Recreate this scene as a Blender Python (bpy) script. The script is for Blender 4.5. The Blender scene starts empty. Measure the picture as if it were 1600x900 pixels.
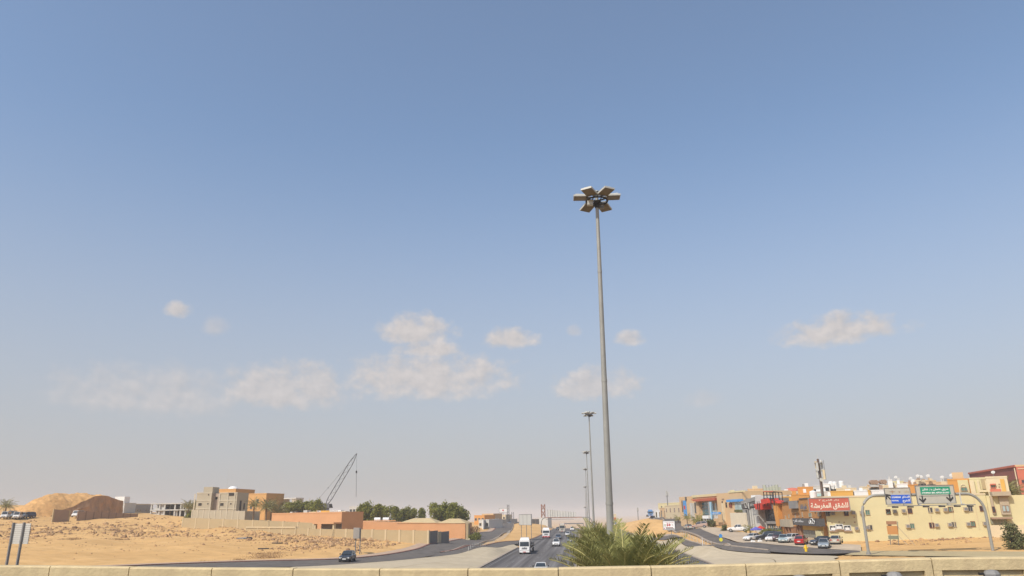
import bpy, bmesh, math, random
import numpy as np
from mathutils import Vector, Matrix

random.seed(11)
S = bpy.context.scene
COL = S.collection
PI = math.pi

# ------------------------------------------------------------------ camera
F = 1150.0                       # focal length in photo pixels (1600 wide)
ROLL = math.radians(0.85)
CAM = (0.0, 0.0, 6.5)

def cam_axes(yaw, pitch, roll):
    f = Vector((-math.sin(yaw) * math.cos(pitch), math.cos(yaw) * math.cos(pitch), math.sin(pitch)))
    r = Vector((math.cos(yaw), math.sin(yaw), 0.0))
    u = r.cross(f)
    return r * math.cos(roll) - u * math.sin(roll), u * math.cos(roll) + r * math.sin(roll), f

yaw, pitch = math.radians(5), math.radians(17)
for _ in range(30):
    AX = cam_axes(yaw, pitch, ROLL)
    d = Vector((0, 1, 0))
    vx, vy = 800 + F * d.dot(AX[0]) / d.dot(AX[2]), 450 - F * d.dot(AX[1]) / d.dot(AX[2])
    yaw += (907 - vx) / F * 0.9
    pitch += (803 - vy) / F * 0.9
R_, U_, F_ = AX
cam_data = bpy.data.cameras.new('camera')
cam_data.sensor_width = 36.0
cam_data.lens = F * 36.0 / 1600.0
cam_data.clip_start = 0.2
cam_data.clip_end = 40000
cam = bpy.data.objects.new('camera', cam_data)
COL.objects.link(cam)
cam.matrix_world = Matrix(((R_.x, U_.x, -F_.x, CAM[0]), (R_.y, U_.y, -F_.y, CAM[1]), (R_.z, U_.z, -F_.z, CAM[2]), (0, 0, 0, 1)))
S.camera = cam

# ------------------------------------------------------------------ sun, sky, exposure
SUN_POS = Vector((-0.60, -0.78, 0))
SUN_EL = math.radians(47)
SUN_POS.normalize()
sun_dir = Vector((SUN_POS.x * math.cos(SUN_EL), SUN_POS.y * math.cos(SUN_EL), math.sin(SUN_EL)))
sl = bpy.data.lights.new('sun', 'SUN')
sl.energy = 4.2
sl.angle = math.radians(0.53)
sl.color = (1.0, 0.93, 0.82)
so = bpy.data.objects.new('sun', sl)
COL.objects.link(so)
so.rotation_euler = sun_dir.to_track_quat('Z', 'Y').to_euler()
so.location = (-40, -60, 90)

W = bpy.data.worlds.new('World')
S.world = W
W.use_nodes = True
wn, wl = W.node_tree.nodes, W.node_tree.links
wn.clear()

def N(tree, t, **kw):
    n = tree.nodes.new(t)
    for k, v in kw.items():
        setattr(n, k, v)
    return n

def vmath(tree, op, a, b=None, c=None, clamp=False):
    n = tree.nodes.new('ShaderNodeMath')
    n.operation = op
    n.use_clamp = clamp
    for i, x in enumerate((a, b, c)):
        if x is None:
            continue
        if isinstance(x, (int, float)):
            n.inputs[i].default_value = x
        else:
            tree.links.new(x, n.inputs[i])
    return n.outputs[0]

WT = W.node_tree
sky = N(WT, 'ShaderNodeTexSky')
sky.sky_type = 'NISHITA'
sky.sun_disc = False
sky.sun_elevation = SUN_EL
sky.sun_rotation = math.atan2(SUN_POS.x, SUN_POS.y)
sky.altitude = 600
sky.air_density = 1.0
sky.dust_density = 2.4
sky.ozone_density = 1.6
tc = N(WT, 'ShaderNodeTexCoord')
sep = N(WT, 'ShaderNodeSeparateXYZ')
wl.new(tc.outputs['Generated'], sep.inputs[0])
az = vmath(WT, 'ARCTAN2', sep.outputs[0], sep.outputs[1])
el = vmath(WT, 'ARCSINE', sep.outputs[2])

def pix_dir(px, py):
    v = R_ * ((px - 800) / F) + U_ * ((450 - py) / F) + F_
    return v.normalized()

CLOUDS = [  # photo pixels: x, y, half width, half height, strength
    (278, 483, 25, 13, 0.75), (338, 510, 22, 14, 0.45), (650, 513, 58, 27, 0.85), (666, 543, 52, 15, 0.8),
    (795, 527, 44, 17, 0.85), (897, 516, 12, 8, 0.5), (983, 527, 27, 12, 0.7),
    (1310, 513, 105, 24, 0.8), (670, 583, 140, 36, 0.76), (455, 600, 112, 36, 0.65), (240, 608, 145, 36, 0.56),
    (930, 597, 72, 26, 0.65), (1100, 622, 30, 12, 0.3)]
extra = [(-1.6, 0.16, 0.13, 0.03, .5), (1.35, 0.2, 0.12, 0.03, .6), (2.4, 0.22, 0.1, 0.03, .6), (-2.5, 0.15, 0.14, 0.035, .5), (0.95, 0.13, 0.1, 0.02, .4)]
blobs = []
for (px, py, hw, hh, s_) in CLOUDS:
    v = pix_dir(px, py)
    a0, e0 = math.atan2(v.x, v.y), math.asin(v.z)
    v2, v3 = pix_dir(px + hw, py), pix_dir(px, py - hh)
    blobs.append((a0, e0, abs(math.atan2(v2.x, v2.y) - a0), abs(math.asin(v3.z) - e0), s_))
blobs += extra
# slow warp so that the cloud edges are ragged
cmb = N(WT, 'ShaderNodeCombineXYZ')
wl.new(vmath(WT, 'MULTIPLY', az, 21.0), cmb.inputs[0])
wl.new(vmath(WT, 'MULTIPLY', el, 27.0), cmb.inputs[1])
nz = N(WT, 'ShaderNodeTexNoise')
nz.inputs['Scale'].default_value = 1.6
nz.inputs['Detail'].default_value = 7
nz.inputs['Roughness'].default_value = 0.58
wl.new(cmb.outputs[0], nz.inputs['Vector'])
nfac = vmath(WT, 'SUBTRACT', nz.outputs['Fac'], 0.5)
sh_ = N(WT, 'ShaderNodeVectorMath', operation='ADD')        # the same noise a little higher up, for lit tops and dull bases
wl.new(cmb.outputs[0], sh_.inputs[0])
sh_.inputs[1].default_value = (-0.10, 0.22, 0)
nz2 = N(WT, 'ShaderNodeTexNoise')
nz2.inputs['Scale'].default_value = 1.6
nz2.inputs['Detail'].default_value = 5
nz2.inputs['Roughness'].default_value = 0.6
wl.new(sh_.outputs[0], nz2.inputs['Vector'])
relief = vmath(WT, 'MULTIPLY_ADD', vmath(WT, 'SUBTRACT', nz.outputs['Fac'], nz2.outputs['Fac']), 2.2, 0.5, clamp=True)
dens = None
for (a0, e0, ra, re_, s_) in blobs:
    ra *= 1.15; re_ *= 1.25; s_ = min(.95, s_ * 1.18)
    dx = vmath(WT, 'DIVIDE', vmath(WT, 'SUBTRACT', az, a0), ra)
    dy0 = vmath(WT, 'SUBTRACT', el, e0 - re_ * 0.25)
    dy = vmath(WT, 'MAXIMUM', vmath(WT, 'DIVIDE', dy0, re_ * 1.2), vmath(WT, 'DIVIDE', dy0, -re_ * 0.75))
    r2 = vmath(WT, 'ADD', vmath(WT, 'MULTIPLY', dx, dx), vmath(WT, 'MULTIPLY', dy, dy))
    b = vmath(WT, 'MULTIPLY', vmath(WT, 'SUBTRACT', 1.0, r2), 1.25 if s_ > .75 else 0.95)
    b = vmath(WT, 'ADD', b, vmath(WT, 'MULTIPLY', nfac, 3.0 if s_ > .75 else 2.2))
    mr = N(WT, 'ShaderNodeMapRange')
    mr.interpolation_type = 'SMOOTHSTEP'
    wl.new(b, mr.inputs[0])
    mr.inputs[2].default_value = 1.25 if s_ > .75 else 1.45
    mr.inputs[1].default_value = -0.05 if s_ > .75 else -0.3
    mr.inputs[3].default_value = 0.0
    mr.inputs[4].default_value = s_
    dens = mr.outputs[0] if dens is None else vmath(WT, 'MAXIMUM', dens, mr.outputs[0])
hsv = N(WT, 'ShaderNodeHueSaturation')
hsv.inputs['Hue'].default_value = 0.496
hsv.inputs['Saturation'].default_value = 1.06
hsv.inputs['Value'].default_value = 1.84
wl.new(sky.outputs[0], hsv.inputs['Color'])
# dusty air low over the horizon, the same all the way round
dust = N(WT, 'ShaderNodeMapRange')
dust.interpolation_type = 'SMOOTHSTEP'
wl.new(el, dust.inputs[0])
dust.inputs[1].default_value = math.radians(-2)
dust.inputs[2].default_value = math.radians(30)
dust.inputs[3].default_value = 0.92
dust.inputs[4].default_value = 0.12
mixd = N(WT, 'ShaderNodeMix', data_type='RGBA')
wl.new(dust.outputs[0], mixd.inputs[0])
wl.new(hsv.outputs[0], mixd.inputs[6])
mixd.inputs[7].default_value = (4.78, 4.62, 4.70, 1)
mixc = N(WT, 'ShaderNodeMix', data_type='RGBA')
wl.new(dens, mixc.inputs[0])
wl.new(mixd.outputs[2], mixc.inputs[6])
ccol = N(WT, 'ShaderNodeMix', data_type='RGBA')
wl.new(relief, ccol.inputs[0])
ccol.inputs[6].default_value = (5.5, 5.25, 5.25, 1)
ccol.inputs[7].default_value = (7.1, 6.6, 6.4, 1)
wl.new(ccol.outputs[2], mixc.inputs[7])
bg = N(WT, 'ShaderNodeBackground')
bg.inputs[1].default_value = 0.10
wl.new(mixc.outputs[2], bg.inputs[0])
wo = N(WT, 'ShaderNodeOutputWorld')
wl.new(bg.outputs[0], wo.inputs[0])

S.view_settings.view_transform = 'Standard'
S.view_settings.look = 'None'
S.view_settings.exposure = 0.0
S.view_settings.gamma = 1.0
S.render.engine = 'CYCLES'
S.cycles.max_bounces = 6
S.cycles.transparent_max_bounces = 8
S.cycles.volume_bounces = 1
S.cycles.use_denoising = True

# ------------------------------------------------------------------ pixel rays and the lie of the land
def ray(px, py):
    v = R_ * ((px - 800) / F) + U_ * ((450 - py) / F) + F_
    return v / math.hypot(v.x, v.y)

def at(px, py, D):
    v = ray(px, py)
    return (v.x * D, v.y * D, CAM[2] + v.z * D)

CP = []
for Y in (-40, 0, 30, 60, 100, 140, 180, 230, 280, 330, 380, 430):
    for X in (-15, -8, 2.5, 12, 19.5):
        CP.append((X, Y, -1.2))
for p in [(544, 879, 119), (200, 885.5, 113), (669, 850, 164), (462, 836, 190), (385, 832, 215), (300, 824, 250), (20, 890, 92),
          (20, 812, 285), (150, 815, 278), (340, 810, 266), (260, 804, 400), (703, 846, 195), (751, 832, 285),
          (778, 823, 410), (811, 816, 640), (838, 817, 385), (738, 853, 165), (100, 850, 165), (280, 850, 165),
          (1356, 867, 131), (1549, 861, 135), (1300, 847, 157), (1560, 840, 163), (1240, 841, 180), (1222, 834, 193),
          (1180, 829, 207), (1145, 823, 228), (1100, 818, 255), (1030, 808, 360), (1014, 807, 400), (1076, 826, 225),
          (1005, 811, 300), (1048, 838, 190), (1126, 850, 150), (1600, 880, 110), (1200, 864, 140), (30, 790, 430), (-200, 792, 430)]:
    CP.append(at(*p))
for p in [(-60, 30, 0), (60, 30, 0), (-170, 60, .6), (170, 60, .6), (0, -120, -.6), (-150, -100, 0), (150, -100, 0), (230, 200, 1.5),
          (240, 420, 3), (-28, 60, -.2), (33, 60, -.2), (-27, 112, 0.0), (36, 112, 0.1), (-330, 250, 7), (-330, 420, 10),
          (60, 260, 2.6), (100, 200, 2.2), (100, 300, 3), (160, 260, 2.5), (80, 150, 1.2), (200, 320, 2), (62, 350, 4.4), (60, 430, 4.6),
          (-45, 540, .7), (-57, 690, 0.8), (-90, 300, 2), (-90, 420, 2), (-150, 330, 5)]:
    CP.append(p)
CP = np.array(CP, float)

def _k(r2):
    return np.where(r2 > 1e-9, 0.5 * r2 * np.log(np.maximum(r2, 1e-9)), 0.0)

_n = len(CP)
_xy = CP[:, :2] / 100.0
_A = _k(((_xy[:, None, :] - _xy[None, :, :]) ** 2).sum(-1)) + np.eye(_n) * 0.006
_Pm = np.hstack([np.ones((_n, 1)), _xy])
_M = np.block([[_A, _Pm], [_Pm.T, np.zeros((3, 3))]])
_wt = np.linalg.solve(_M, np.concatenate([CP[:, 2], np.zeros(3)]))

def Hs(X, Y):
    X = np.asarray(X, float); Y = np.asarray(Y, float)
    sh = X.shape
    q = np.stack([X.ravel(), Y.ravel()], -1)
    qc = np.stack([np.clip(q[:, 0], -420, 300), np.clip(q[:, 1], -150, 700)], -1) / 100.0
    out = np.empty(len(qc))
    for i in range(0, len(qc), 8000):
        c = qc[i:i + 8000]
        out[i:i + 8000] = _k(((c[:, None, :] - _xy[None]) ** 2).sum(-1)) @ _wt[:_n] + _wt[_n] + c @ _wt[_n + 1:]
    x, y = q[:, 0], q[:, 1]
    hw = np.clip(1 - np.maximum(np.abs(x - 2.3) - 17.6, 0) / 3.0, 0, 1)      # the road bed itself is level
    hw = hw * hw * (3 - 2 * hw)
    out = out * (1 - hw) + (-1.2) * hw
    t = np.clip((np.hypot(x, np.maximum(y, 0)) - 640) / 800, 0, 1)
    t = t * t * (3 - 2 * t)
    road = np.clip(1.5 - np.abs(x - 2) / 40, 0, 1) * np.clip((x + 44) / 14, 0, 1)
    t = np.maximum(t, road * np.clip((y - 440) / 260, 0, 1) ** 1.2)
    out = out * (1 - t) + (-24.0) * t
    return out.reshape(sh)

def H(x, y):
    return float(Hs(np.array([x]), np.array([y]))[0])

def hit(px, py, d0=40.0, d1=900.0):
    v = ray(px, py)
    D = np.arange(d0, d1, 0.5)
    z = CAM[2] + v.z * D
    h = Hs(v.x * D, v.y * D)
    k = np.argmax(z < h)
    if not (z < h).any():
        k = len(D) - 1
    return (v.x * D[k], v.y * D[k])

def hits(pts):
    return [hit(*p) for p in pts]

def spot(px, D, py=840):
    v = ray(px, py)
    x, y = v.x * D, v.y * D
    return Vector((x, y, H(x, y)))

# ------------------------------------------------------------------ materials
def mat(name, col, rough=0.8, var=0.12, scale=0.6, bump=0.0, bscale=8.0, metal=0.0, spec=0.3, coat=0.0, alpha_sc=None, stretch=None, dark=None, dscale=0.15, dcol=None):
    m = bpy.data.materials.new(name)
    m.use_nodes = True
    t = m.node_tree
    b = t.nodes['Principled BSDF']
    b.inputs['Roughness'].default_value = rough
    b.inputs['Metallic'].default_value = metal
    b.inputs['Specular IOR Level'].default_value = spec
    b.inputs['Coat Weight'].default_value = coat
    c = N(t, 'ShaderNodeTexCoord')
    vec = c.outputs['Object']
    if stretch:
        mp = N(t, 'ShaderNodeMapping')
        mp.inputs['Scale'].default_value = stretch
        t.links.new(vec, mp.inputs[0])
        vec = mp.outputs[0]
    n1 = N(t, 'ShaderNodeTexNoise')
    n1.inputs['Scale'].default_value = scale
    n1.inputs['Detail'].default_value = 6
    n1.inputs['Roughness'].default_value = 0.65
    t.links.new(vec, n1.inputs['Vector'])
    mr = N(t, 'ShaderNodeMapRange')
    t.links.new(n1.outputs['Fac'], mr.inputs[0])
    mr.inputs[1].default_value = 0.3
    mr.inputs[2].default_value = 0.7
    mx = N(t, 'ShaderNodeMix', data_type='RGBA')
    t.links.new(mr.outputs[0], mx.inputs[0])
    mx.inputs[6].default_value = (*[max(0, x * (1 - var)) for x in col], 1)
    mx.inputs[7].default_value = (*[min(1, x * (1 + var)) for x in col], 1)
    out = mx.outputs[2]
    if dark:
        n2 = N(t, 'ShaderNodeTexNoise')
        n2.inputs['Scale'].default_value = dscale
        n2.inputs['Detail'].default_value = 5
        t.links.new(vec, n2.inputs['Vector'])
        m2 = N(t, 'ShaderNodeMapRange')
        t.links.new(n2.outputs['Fac'], m2.inputs[0])
        m2.inputs[1].default_value = 0.45
        m2.inputs[2].default_value = 0.68
        m2.inputs[4].default_value = dark
        mx2 = N(t, 'ShaderNodeMix', data_type='RGBA')
        t.links.new(m2.outputs[0], mx2.inputs[0])
        t.links.new(out, mx2.inputs[6])
        mx2.inputs[7].default_value = (*(dcol or [x * 0.55 for x in col]), 1)
        out = mx2.outputs[2]
    t.links.new(out, b.inputs['Base Color'])
    if bump:
        n3 = N(t, 'ShaderNodeTexNoise')
        n3.inputs['Scale'].default_value = bscale
        n3.inputs['Detail'].default_value = 5
        t.links.new(c.outputs['Object'], n3.inputs['Vector'])
        bp = N(t, 'ShaderNodeBump')
        bp.inputs['Strength'].default_value = bump
        bp.inputs['Distance'].default_value = 0.1
        t.links.new(n3.outputs['Fac'], bp.inputs['Height'])
        t.links.new(bp.outputs[0], b.inputs['Normal'])
    return m

def glass(name, col=(0.03, 0.04, 0.05), rough=0.08):
    return mat(name, col, rough, 0.25, 0.4, spec=0.6)

def leafmat(name, col, var=0.3, trans=0.25):
    m = mat(name, col, 0.75, var, 0.9, spec=0.15)
    t = m.node_tree
    b = t.nodes['Principled BSDF']
    o = [n for n in t.nodes if n.type == 'OUTPUT_MATERIAL'][0]
    tr = N(t, 'ShaderNodeBsdfTranslucent')
    src = b.inputs['Base Color'].links[0].from_socket
    t.links.new(src, tr.inputs[0])
    mx = N(t, 'ShaderNodeMixShader')
    mx.inputs[0].default_value = trans
    t.links.new(b.outputs[0], mx.inputs[1])
    t.links.new(tr.outputs[0], mx.inputs[2])
    t.links.new(mx.outputs[0], o.inputs[0])
    return m

M = {}
M['sand'] = mat('sand', (0.565, 0.35, 0.148), 0.95, 0.16, 0.35, bump=0.5, bscale=2.5, spec=0.1, dark=0.45, dscale=0.045, dcol=(0.45, 0.262, 0.102))
M['sandrub'] = mat('rubbly sand', (0.53, 0.31, 0.13), 0.95, 0.3, 0.9, bump=1.0, bscale=1.1, spec=0.1, dark=0.6, dscale=0.3, dcol=(0.40, 0.22, 0.09))
M['sandcut'] = mat('cut earth', (0.40, 0.235, 0.13), 0.95, 0.3, 0.5, bump=0.7, bscale=1.2, spec=0.1, stretch=(1, 1, 0.35))
M['asphalt'] = mat('asphalt', (0.145, 0.136, 0.131), 0.9, 0.55, 1.0, spec=0.12, stretch=(1.0, 0.012, 1), dark=0.65, dscale=0.42, dcol=(0.068, 0.062, 0.06))
M['asphalt2'] = mat('service asphalt', (0.125, 0.112, 0.102), 0.92, 0.24, 0.5, spec=0.1, dark=0.45, dscale=0.1, dcol=(0.16, 0.138, 0.115))
M['dusty'] = mat('dusty paving', (0.45, 0.365, 0.265), 0.92, 0.16, 0.5, spec=0.1, dark=0.45, dscale=0.12, dcol=(0.35, 0.285, 0.215))
M['concrete'] = mat('slope concrete', (0.46, 0.385, 0.27), 0.9, 0.10, 0.7, bump=0.15, bscale=3, spec=0.2, dark=0.5, dscale=0.14, dcol=(0.39, 0.32, 0.215))
M['kerb'] = mat('kerb', (0.34, 0.28, 0.22), 0.9, 0.15, 1.2)
M['redkerb'] = mat('red kerb', (0.25, 0.13, 0.10), 0.9, 0.25, 1.2)
M['pave'] = mat('pavement', (0.42, 0.30, 0.21), 0.9, 0.15, 0.9)
M['parapet'] = mat('parapet concrete', (0.55, 0.44, 0.255), 0.85, 0.10, 1.4, bump=0.2, bscale=14, spec=0.2, stretch=(2.2, 2.2, .5), dark=0.6, dscale=1.3, dcol=(0.46, 0.36, 0.215))
M['joint'] = mat('joint', (0.16, 0.13, 0.08), 0.9)
M['white'] = mat('white paint', (0.72, 0.72, 0.70), 0.6, 0.06)
M['mark'] = mat('worn marking', (0.17, 0.167, 0.16), 0.8, 0.4, 1.5)
M['galv'] = mat('galvanised steel', (0.30, 0.30, 0.275), 0.55, 0.10, 1.2, metal=0.25, dark=0.3, dscale=0.4, dcol=(0.22, 0.22, 0.2))
M['lampshell'] = mat('lamp shell', (0.45, 0.45, 0.41), 0.5, 0.08, metal=0.1)
M['lens'] = mat('lamp lens', (0.17, 0.145, 0.10), 0.3, 0.2, 2.0)
M['dark'] = mat('dark metal', (0.03, 0.03, 0.032), 0.6, 0.2)
M['steel'] = mat('grey steel', (0.20, 0.20, 0.20), 0.55, 0.12, metal=0.2)
M['lgrey'] = mat('light grey panel', (0.47, 0.47, 0.44), 0.6, 0.06)
M['signgrey'] = mat('sign grey', (0.42, 0.40, 0.34), 0.55, 0.06)
M['blue'] = mat('sign blue', (0.02, 0.10, 0.52), 0.45, 0.06)
M['skyblue'] = mat('banner blue', (0.08, 0.28, 0.60), 0.5, 0.08)
M['paleblue'] = mat('pale blue', (0.30, 0.48, 0.60), 0.5, 0.08)
M['green'] = mat('sign green', (0.005, 0.24, 0.14), 0.45, 0.06)
M['red'] = mat('sign red', (0.52, 0.05, 0.03), 0.55, 0.1)
M['brickred'] = mat('board red', (0.42, 0.10, 0.065), 0.6, 0.12, 0.4)
M['redlite'] = mat('red wall', (0.50, 0.15, 0.095), 0.85, 0.1, 0.3)
M['redwall_shaded'] = mat('red wall with painted shade', (0.25, 0.092, 0.075), 0.85, 0.1, 0.3)  # the building's red darkened to stand for its shaded face
M['yellow'] = mat('signal yellow', (0.75, 0.48, 0.02), 0.5, 0.08)
M['cream'] = mat('cream render', (0.59, 0.525, 0.305), 0.9, 0.05, 0.35, bump=0.05, bscale=4, dark=0.3, dscale=0.12, dcol=(0.54, 0.455, 0.245))
M['cream2'] = mat('pale cream render', (0.60, 0.50, 0.33), 0.9, 0.06, 0.4)
M['peachc'] = mat('warm beige render', (0.56, 0.39, 0.22), 0.9, 0.06, 0.3)
M['orange'] = mat('orange render', (0.58, 0.275, 0.075), 0.9, 0.07, 0.3, dark=0.3, dscale=0.2, dcol=(0.5, 0.225, 0.06))
M['rust'] = mat('rusty paint', (0.30, 0.145, 0.095), 0.85, 0.15, 0.5)
M['ochre'] = mat('ochre render', (0.60, 0.345, 0.085), 0.9, 0.06, 0.3)
M['brownor'] = mat('brown orange render', (0.44, 0.215, 0.075), 0.9, 0.09, 0.4)
M['peach'] = mat('peach render', (0.57, 0.31, 0.155), 0.92, 0.07, 0.3, dark=0.35, dscale=0.1, dcol=(0.53, 0.28, 0.145))
M['beigewall'] = mat('beige block wall', (0.40, 0.31, 0.18), 0.92, 0.07, 0.4, dark=0.3, dscale=0.2, dcol=(0.36, 0.28, 0.17))
M['pier'] = mat('beige pier', (0.50, 0.40, 0.25), 0.92, 0.06)
M['grey'] = mat('grey blockwork', (0.43, 0.375, 0.275), 0.92, 0.07, 0.5, dark=0.4, dscale=0.25, dcol=(0.36, 0.31, 0.225))
M['greyband'] = mat('grey concrete band', (0.50, 0.44, 0.33), 0.9, 0.06)
M['brownpier'] = mat('brown pier', (0.21, 0.135, 0.09), 0.92, 0.1)
M['brownwall'] = mat('brown wall', (0.32, 0.215, 0.15), 0.92, 0.09, 0.4)
M['shade'] = mat('painted interior shade', (0.05, 0.042, 0.036), 0.9, 0.2)  # near-black standing in for shade in openings; also one dark roof box
M['greywhite'] = mat('grey white render', (0.50, 0.49, 0.455), 0.9, 0.06)
M['sheet'] = mat('grey sheet metal', (0.17, 0.155, 0.14), 0.65, 0.1, stretch=(6, 6, 0.2))
M['fascia'] = mat('charcoal fascia', (0.085, 0.082, 0.08), 0.5, 0.1)
M['midgrey'] = mat('mid grey cladding', (0.24, 0.235, 0.225), 0.55, 0.1)
M['glass'] = glass('dark glass')
M['tealglass'] = glass('teal glass', (0.05, 0.14, 0.17))
M['greenglass'] = glass('green glass', (0.10, 0.20, 0.16), 0.15)
M['paleglass'] = glass('pale glass', (0.33, 0.42, 0.42), 0.2)
M['frame'] = mat('window frame', (0.42, 0.36, 0.27), 0.7)
M['redframe'] = mat('red brown frame', (0.20, 0.06, 0.04), 0.7)
M['ac'] = mat('air conditioner casing', (0.45, 0.37, 0.26), 0.7, 0.1)
M['tyre'] = mat('tyre', (0.025, 0.025, 0.025), 0.85)
M['rim'] = mat('rim', (0.35, 0.35, 0.36), 0.35, 0.05, metal=0.6)
M['lampw'] = mat('headlight', (0.70, 0.72, 0.72), 0.15)
M['lampr'] = mat('tail light', (0.40, 0.02, 0.015), 0.2)
M['plate'] = mat('number plate', (0.65, 0.65, 0.62), 0.5)
M['bark'] = mat('bark', (0.16, 0.115, 0.075), 0.95, 0.3, 3)
M['palmbark'] = mat('palm bark', (0.19, 0.13, 0.08), 0.95, 0.35, 5, bump=0.6, bscale=6)
M['orange2'] = mat('pale orange render', (0.58, 0.33, 0.13), 0.9, 0.07, 0.3)
M['leaf'] = leafmat('tree leaf', (0.22, 0.225, 0.05), .4, .45)
M['leaf2'] = leafmat('bright leaf', (0.26, 0.265, 0.065), .4, .45)
M['olive'] = leafmat('olive leaf', (0.14, 0.145, 0.06))
M['frond'] = leafmat('palm frond', (0.28, 0.275, 0.10), 0.3, 0.25)
M['frond2'] = leafmat('dull palm frond', (0.22, 0.215, 0.085), 0.3, 0.2)
M['rachis'] = mat('frond rib', (0.42, 0.38, 0.15), 0.7, 0.15)
M['dry'] = mat('dry twigs', (0.24, 0.15, 0.08), 0.95, 0.3, 2)
M['rock2'] = mat('dark rock', (0.27, 0.165, 0.09), 0.95, 0.3, 0.8)
M['rock'] = mat('rock', (0.42, 0.265, 0.135), 0.95, 0.3, 0.8)

PAINT = {}
def paint(name, col, rough=0.3):
    if name not in PAINT:
        PAINT[name] = mat('paint ' + name, col, rough, 0.05, 1.0, coat=0.6, spec=0.5)
    return PAINT[name]
paint('white', (0.70, 0.69, 0.67)); paint('silver', (0.40, 0.41, 0.41)); paint('black', (0.018, 0.02, 0.024))
paint('navy', (0.03, 0.04, 0.07)); paint('darkgreen', (0.05, 0.065, 0.055)); paint('red', (0.36, 0.015, 0.015))
paint('maroon', (0.07, 0.03, 0.03)); paint('pinkbeige', (0.42, 0.30, 0.24)); paint('teal', (0.30, 0.37, 0.37)); paint('slate', (0.22, 0.26, 0.29))
paint('champagne', (0.42, 0.38, 0.31)); paint('blue', (0.10, 0.22, 0.42)); paint('crimson', (0.42, 0.03, 0.03)); paint('tan', (0.36, 0.25, 0.12))

t = M['sand'].node_tree
pb = t.nodes['Principled BSDF']
src = pb.inputs['Base Color'].links[0].from_socket
c = N(t, 'ShaderNodeTexCoord'); mp = N(t, 'ShaderNodeMapping')
mp.inputs['Rotation'].default_value = (0, 0, math.radians(28)); mp.inputs['Scale'].default_value = (0.035, 0.9, 1)
nn = N(t, 'ShaderNodeTexNoise'); nn.inputs['Scale'].default_value = 1.0; nn.inputs['Detail'].default_value = 3
t.links.new(c.outputs['Object'], mp.inputs[0]); t.links.new(mp.outputs[0], nn.inputs['Vector'])
m1 = N(t, 'ShaderNodeMapRange'); t.links.new(nn.outputs['Fac'], m1.inputs[0])
m1.inputs[1].default_value = .54; m1.inputs[2].default_value = .68; m1.inputs[4].default_value = .5
mx = N(t, 'ShaderNodeMix', data_type='RGBA'); t.links.new(m1.outputs[0], mx.inputs[0]); t.links.new(src, mx.inputs[6])
mx.inputs[7].default_value = (0.62, 0.415, 0.20, 1)
t.links.new(mx.outputs[2], pb.inputs['Base Color'])

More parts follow.
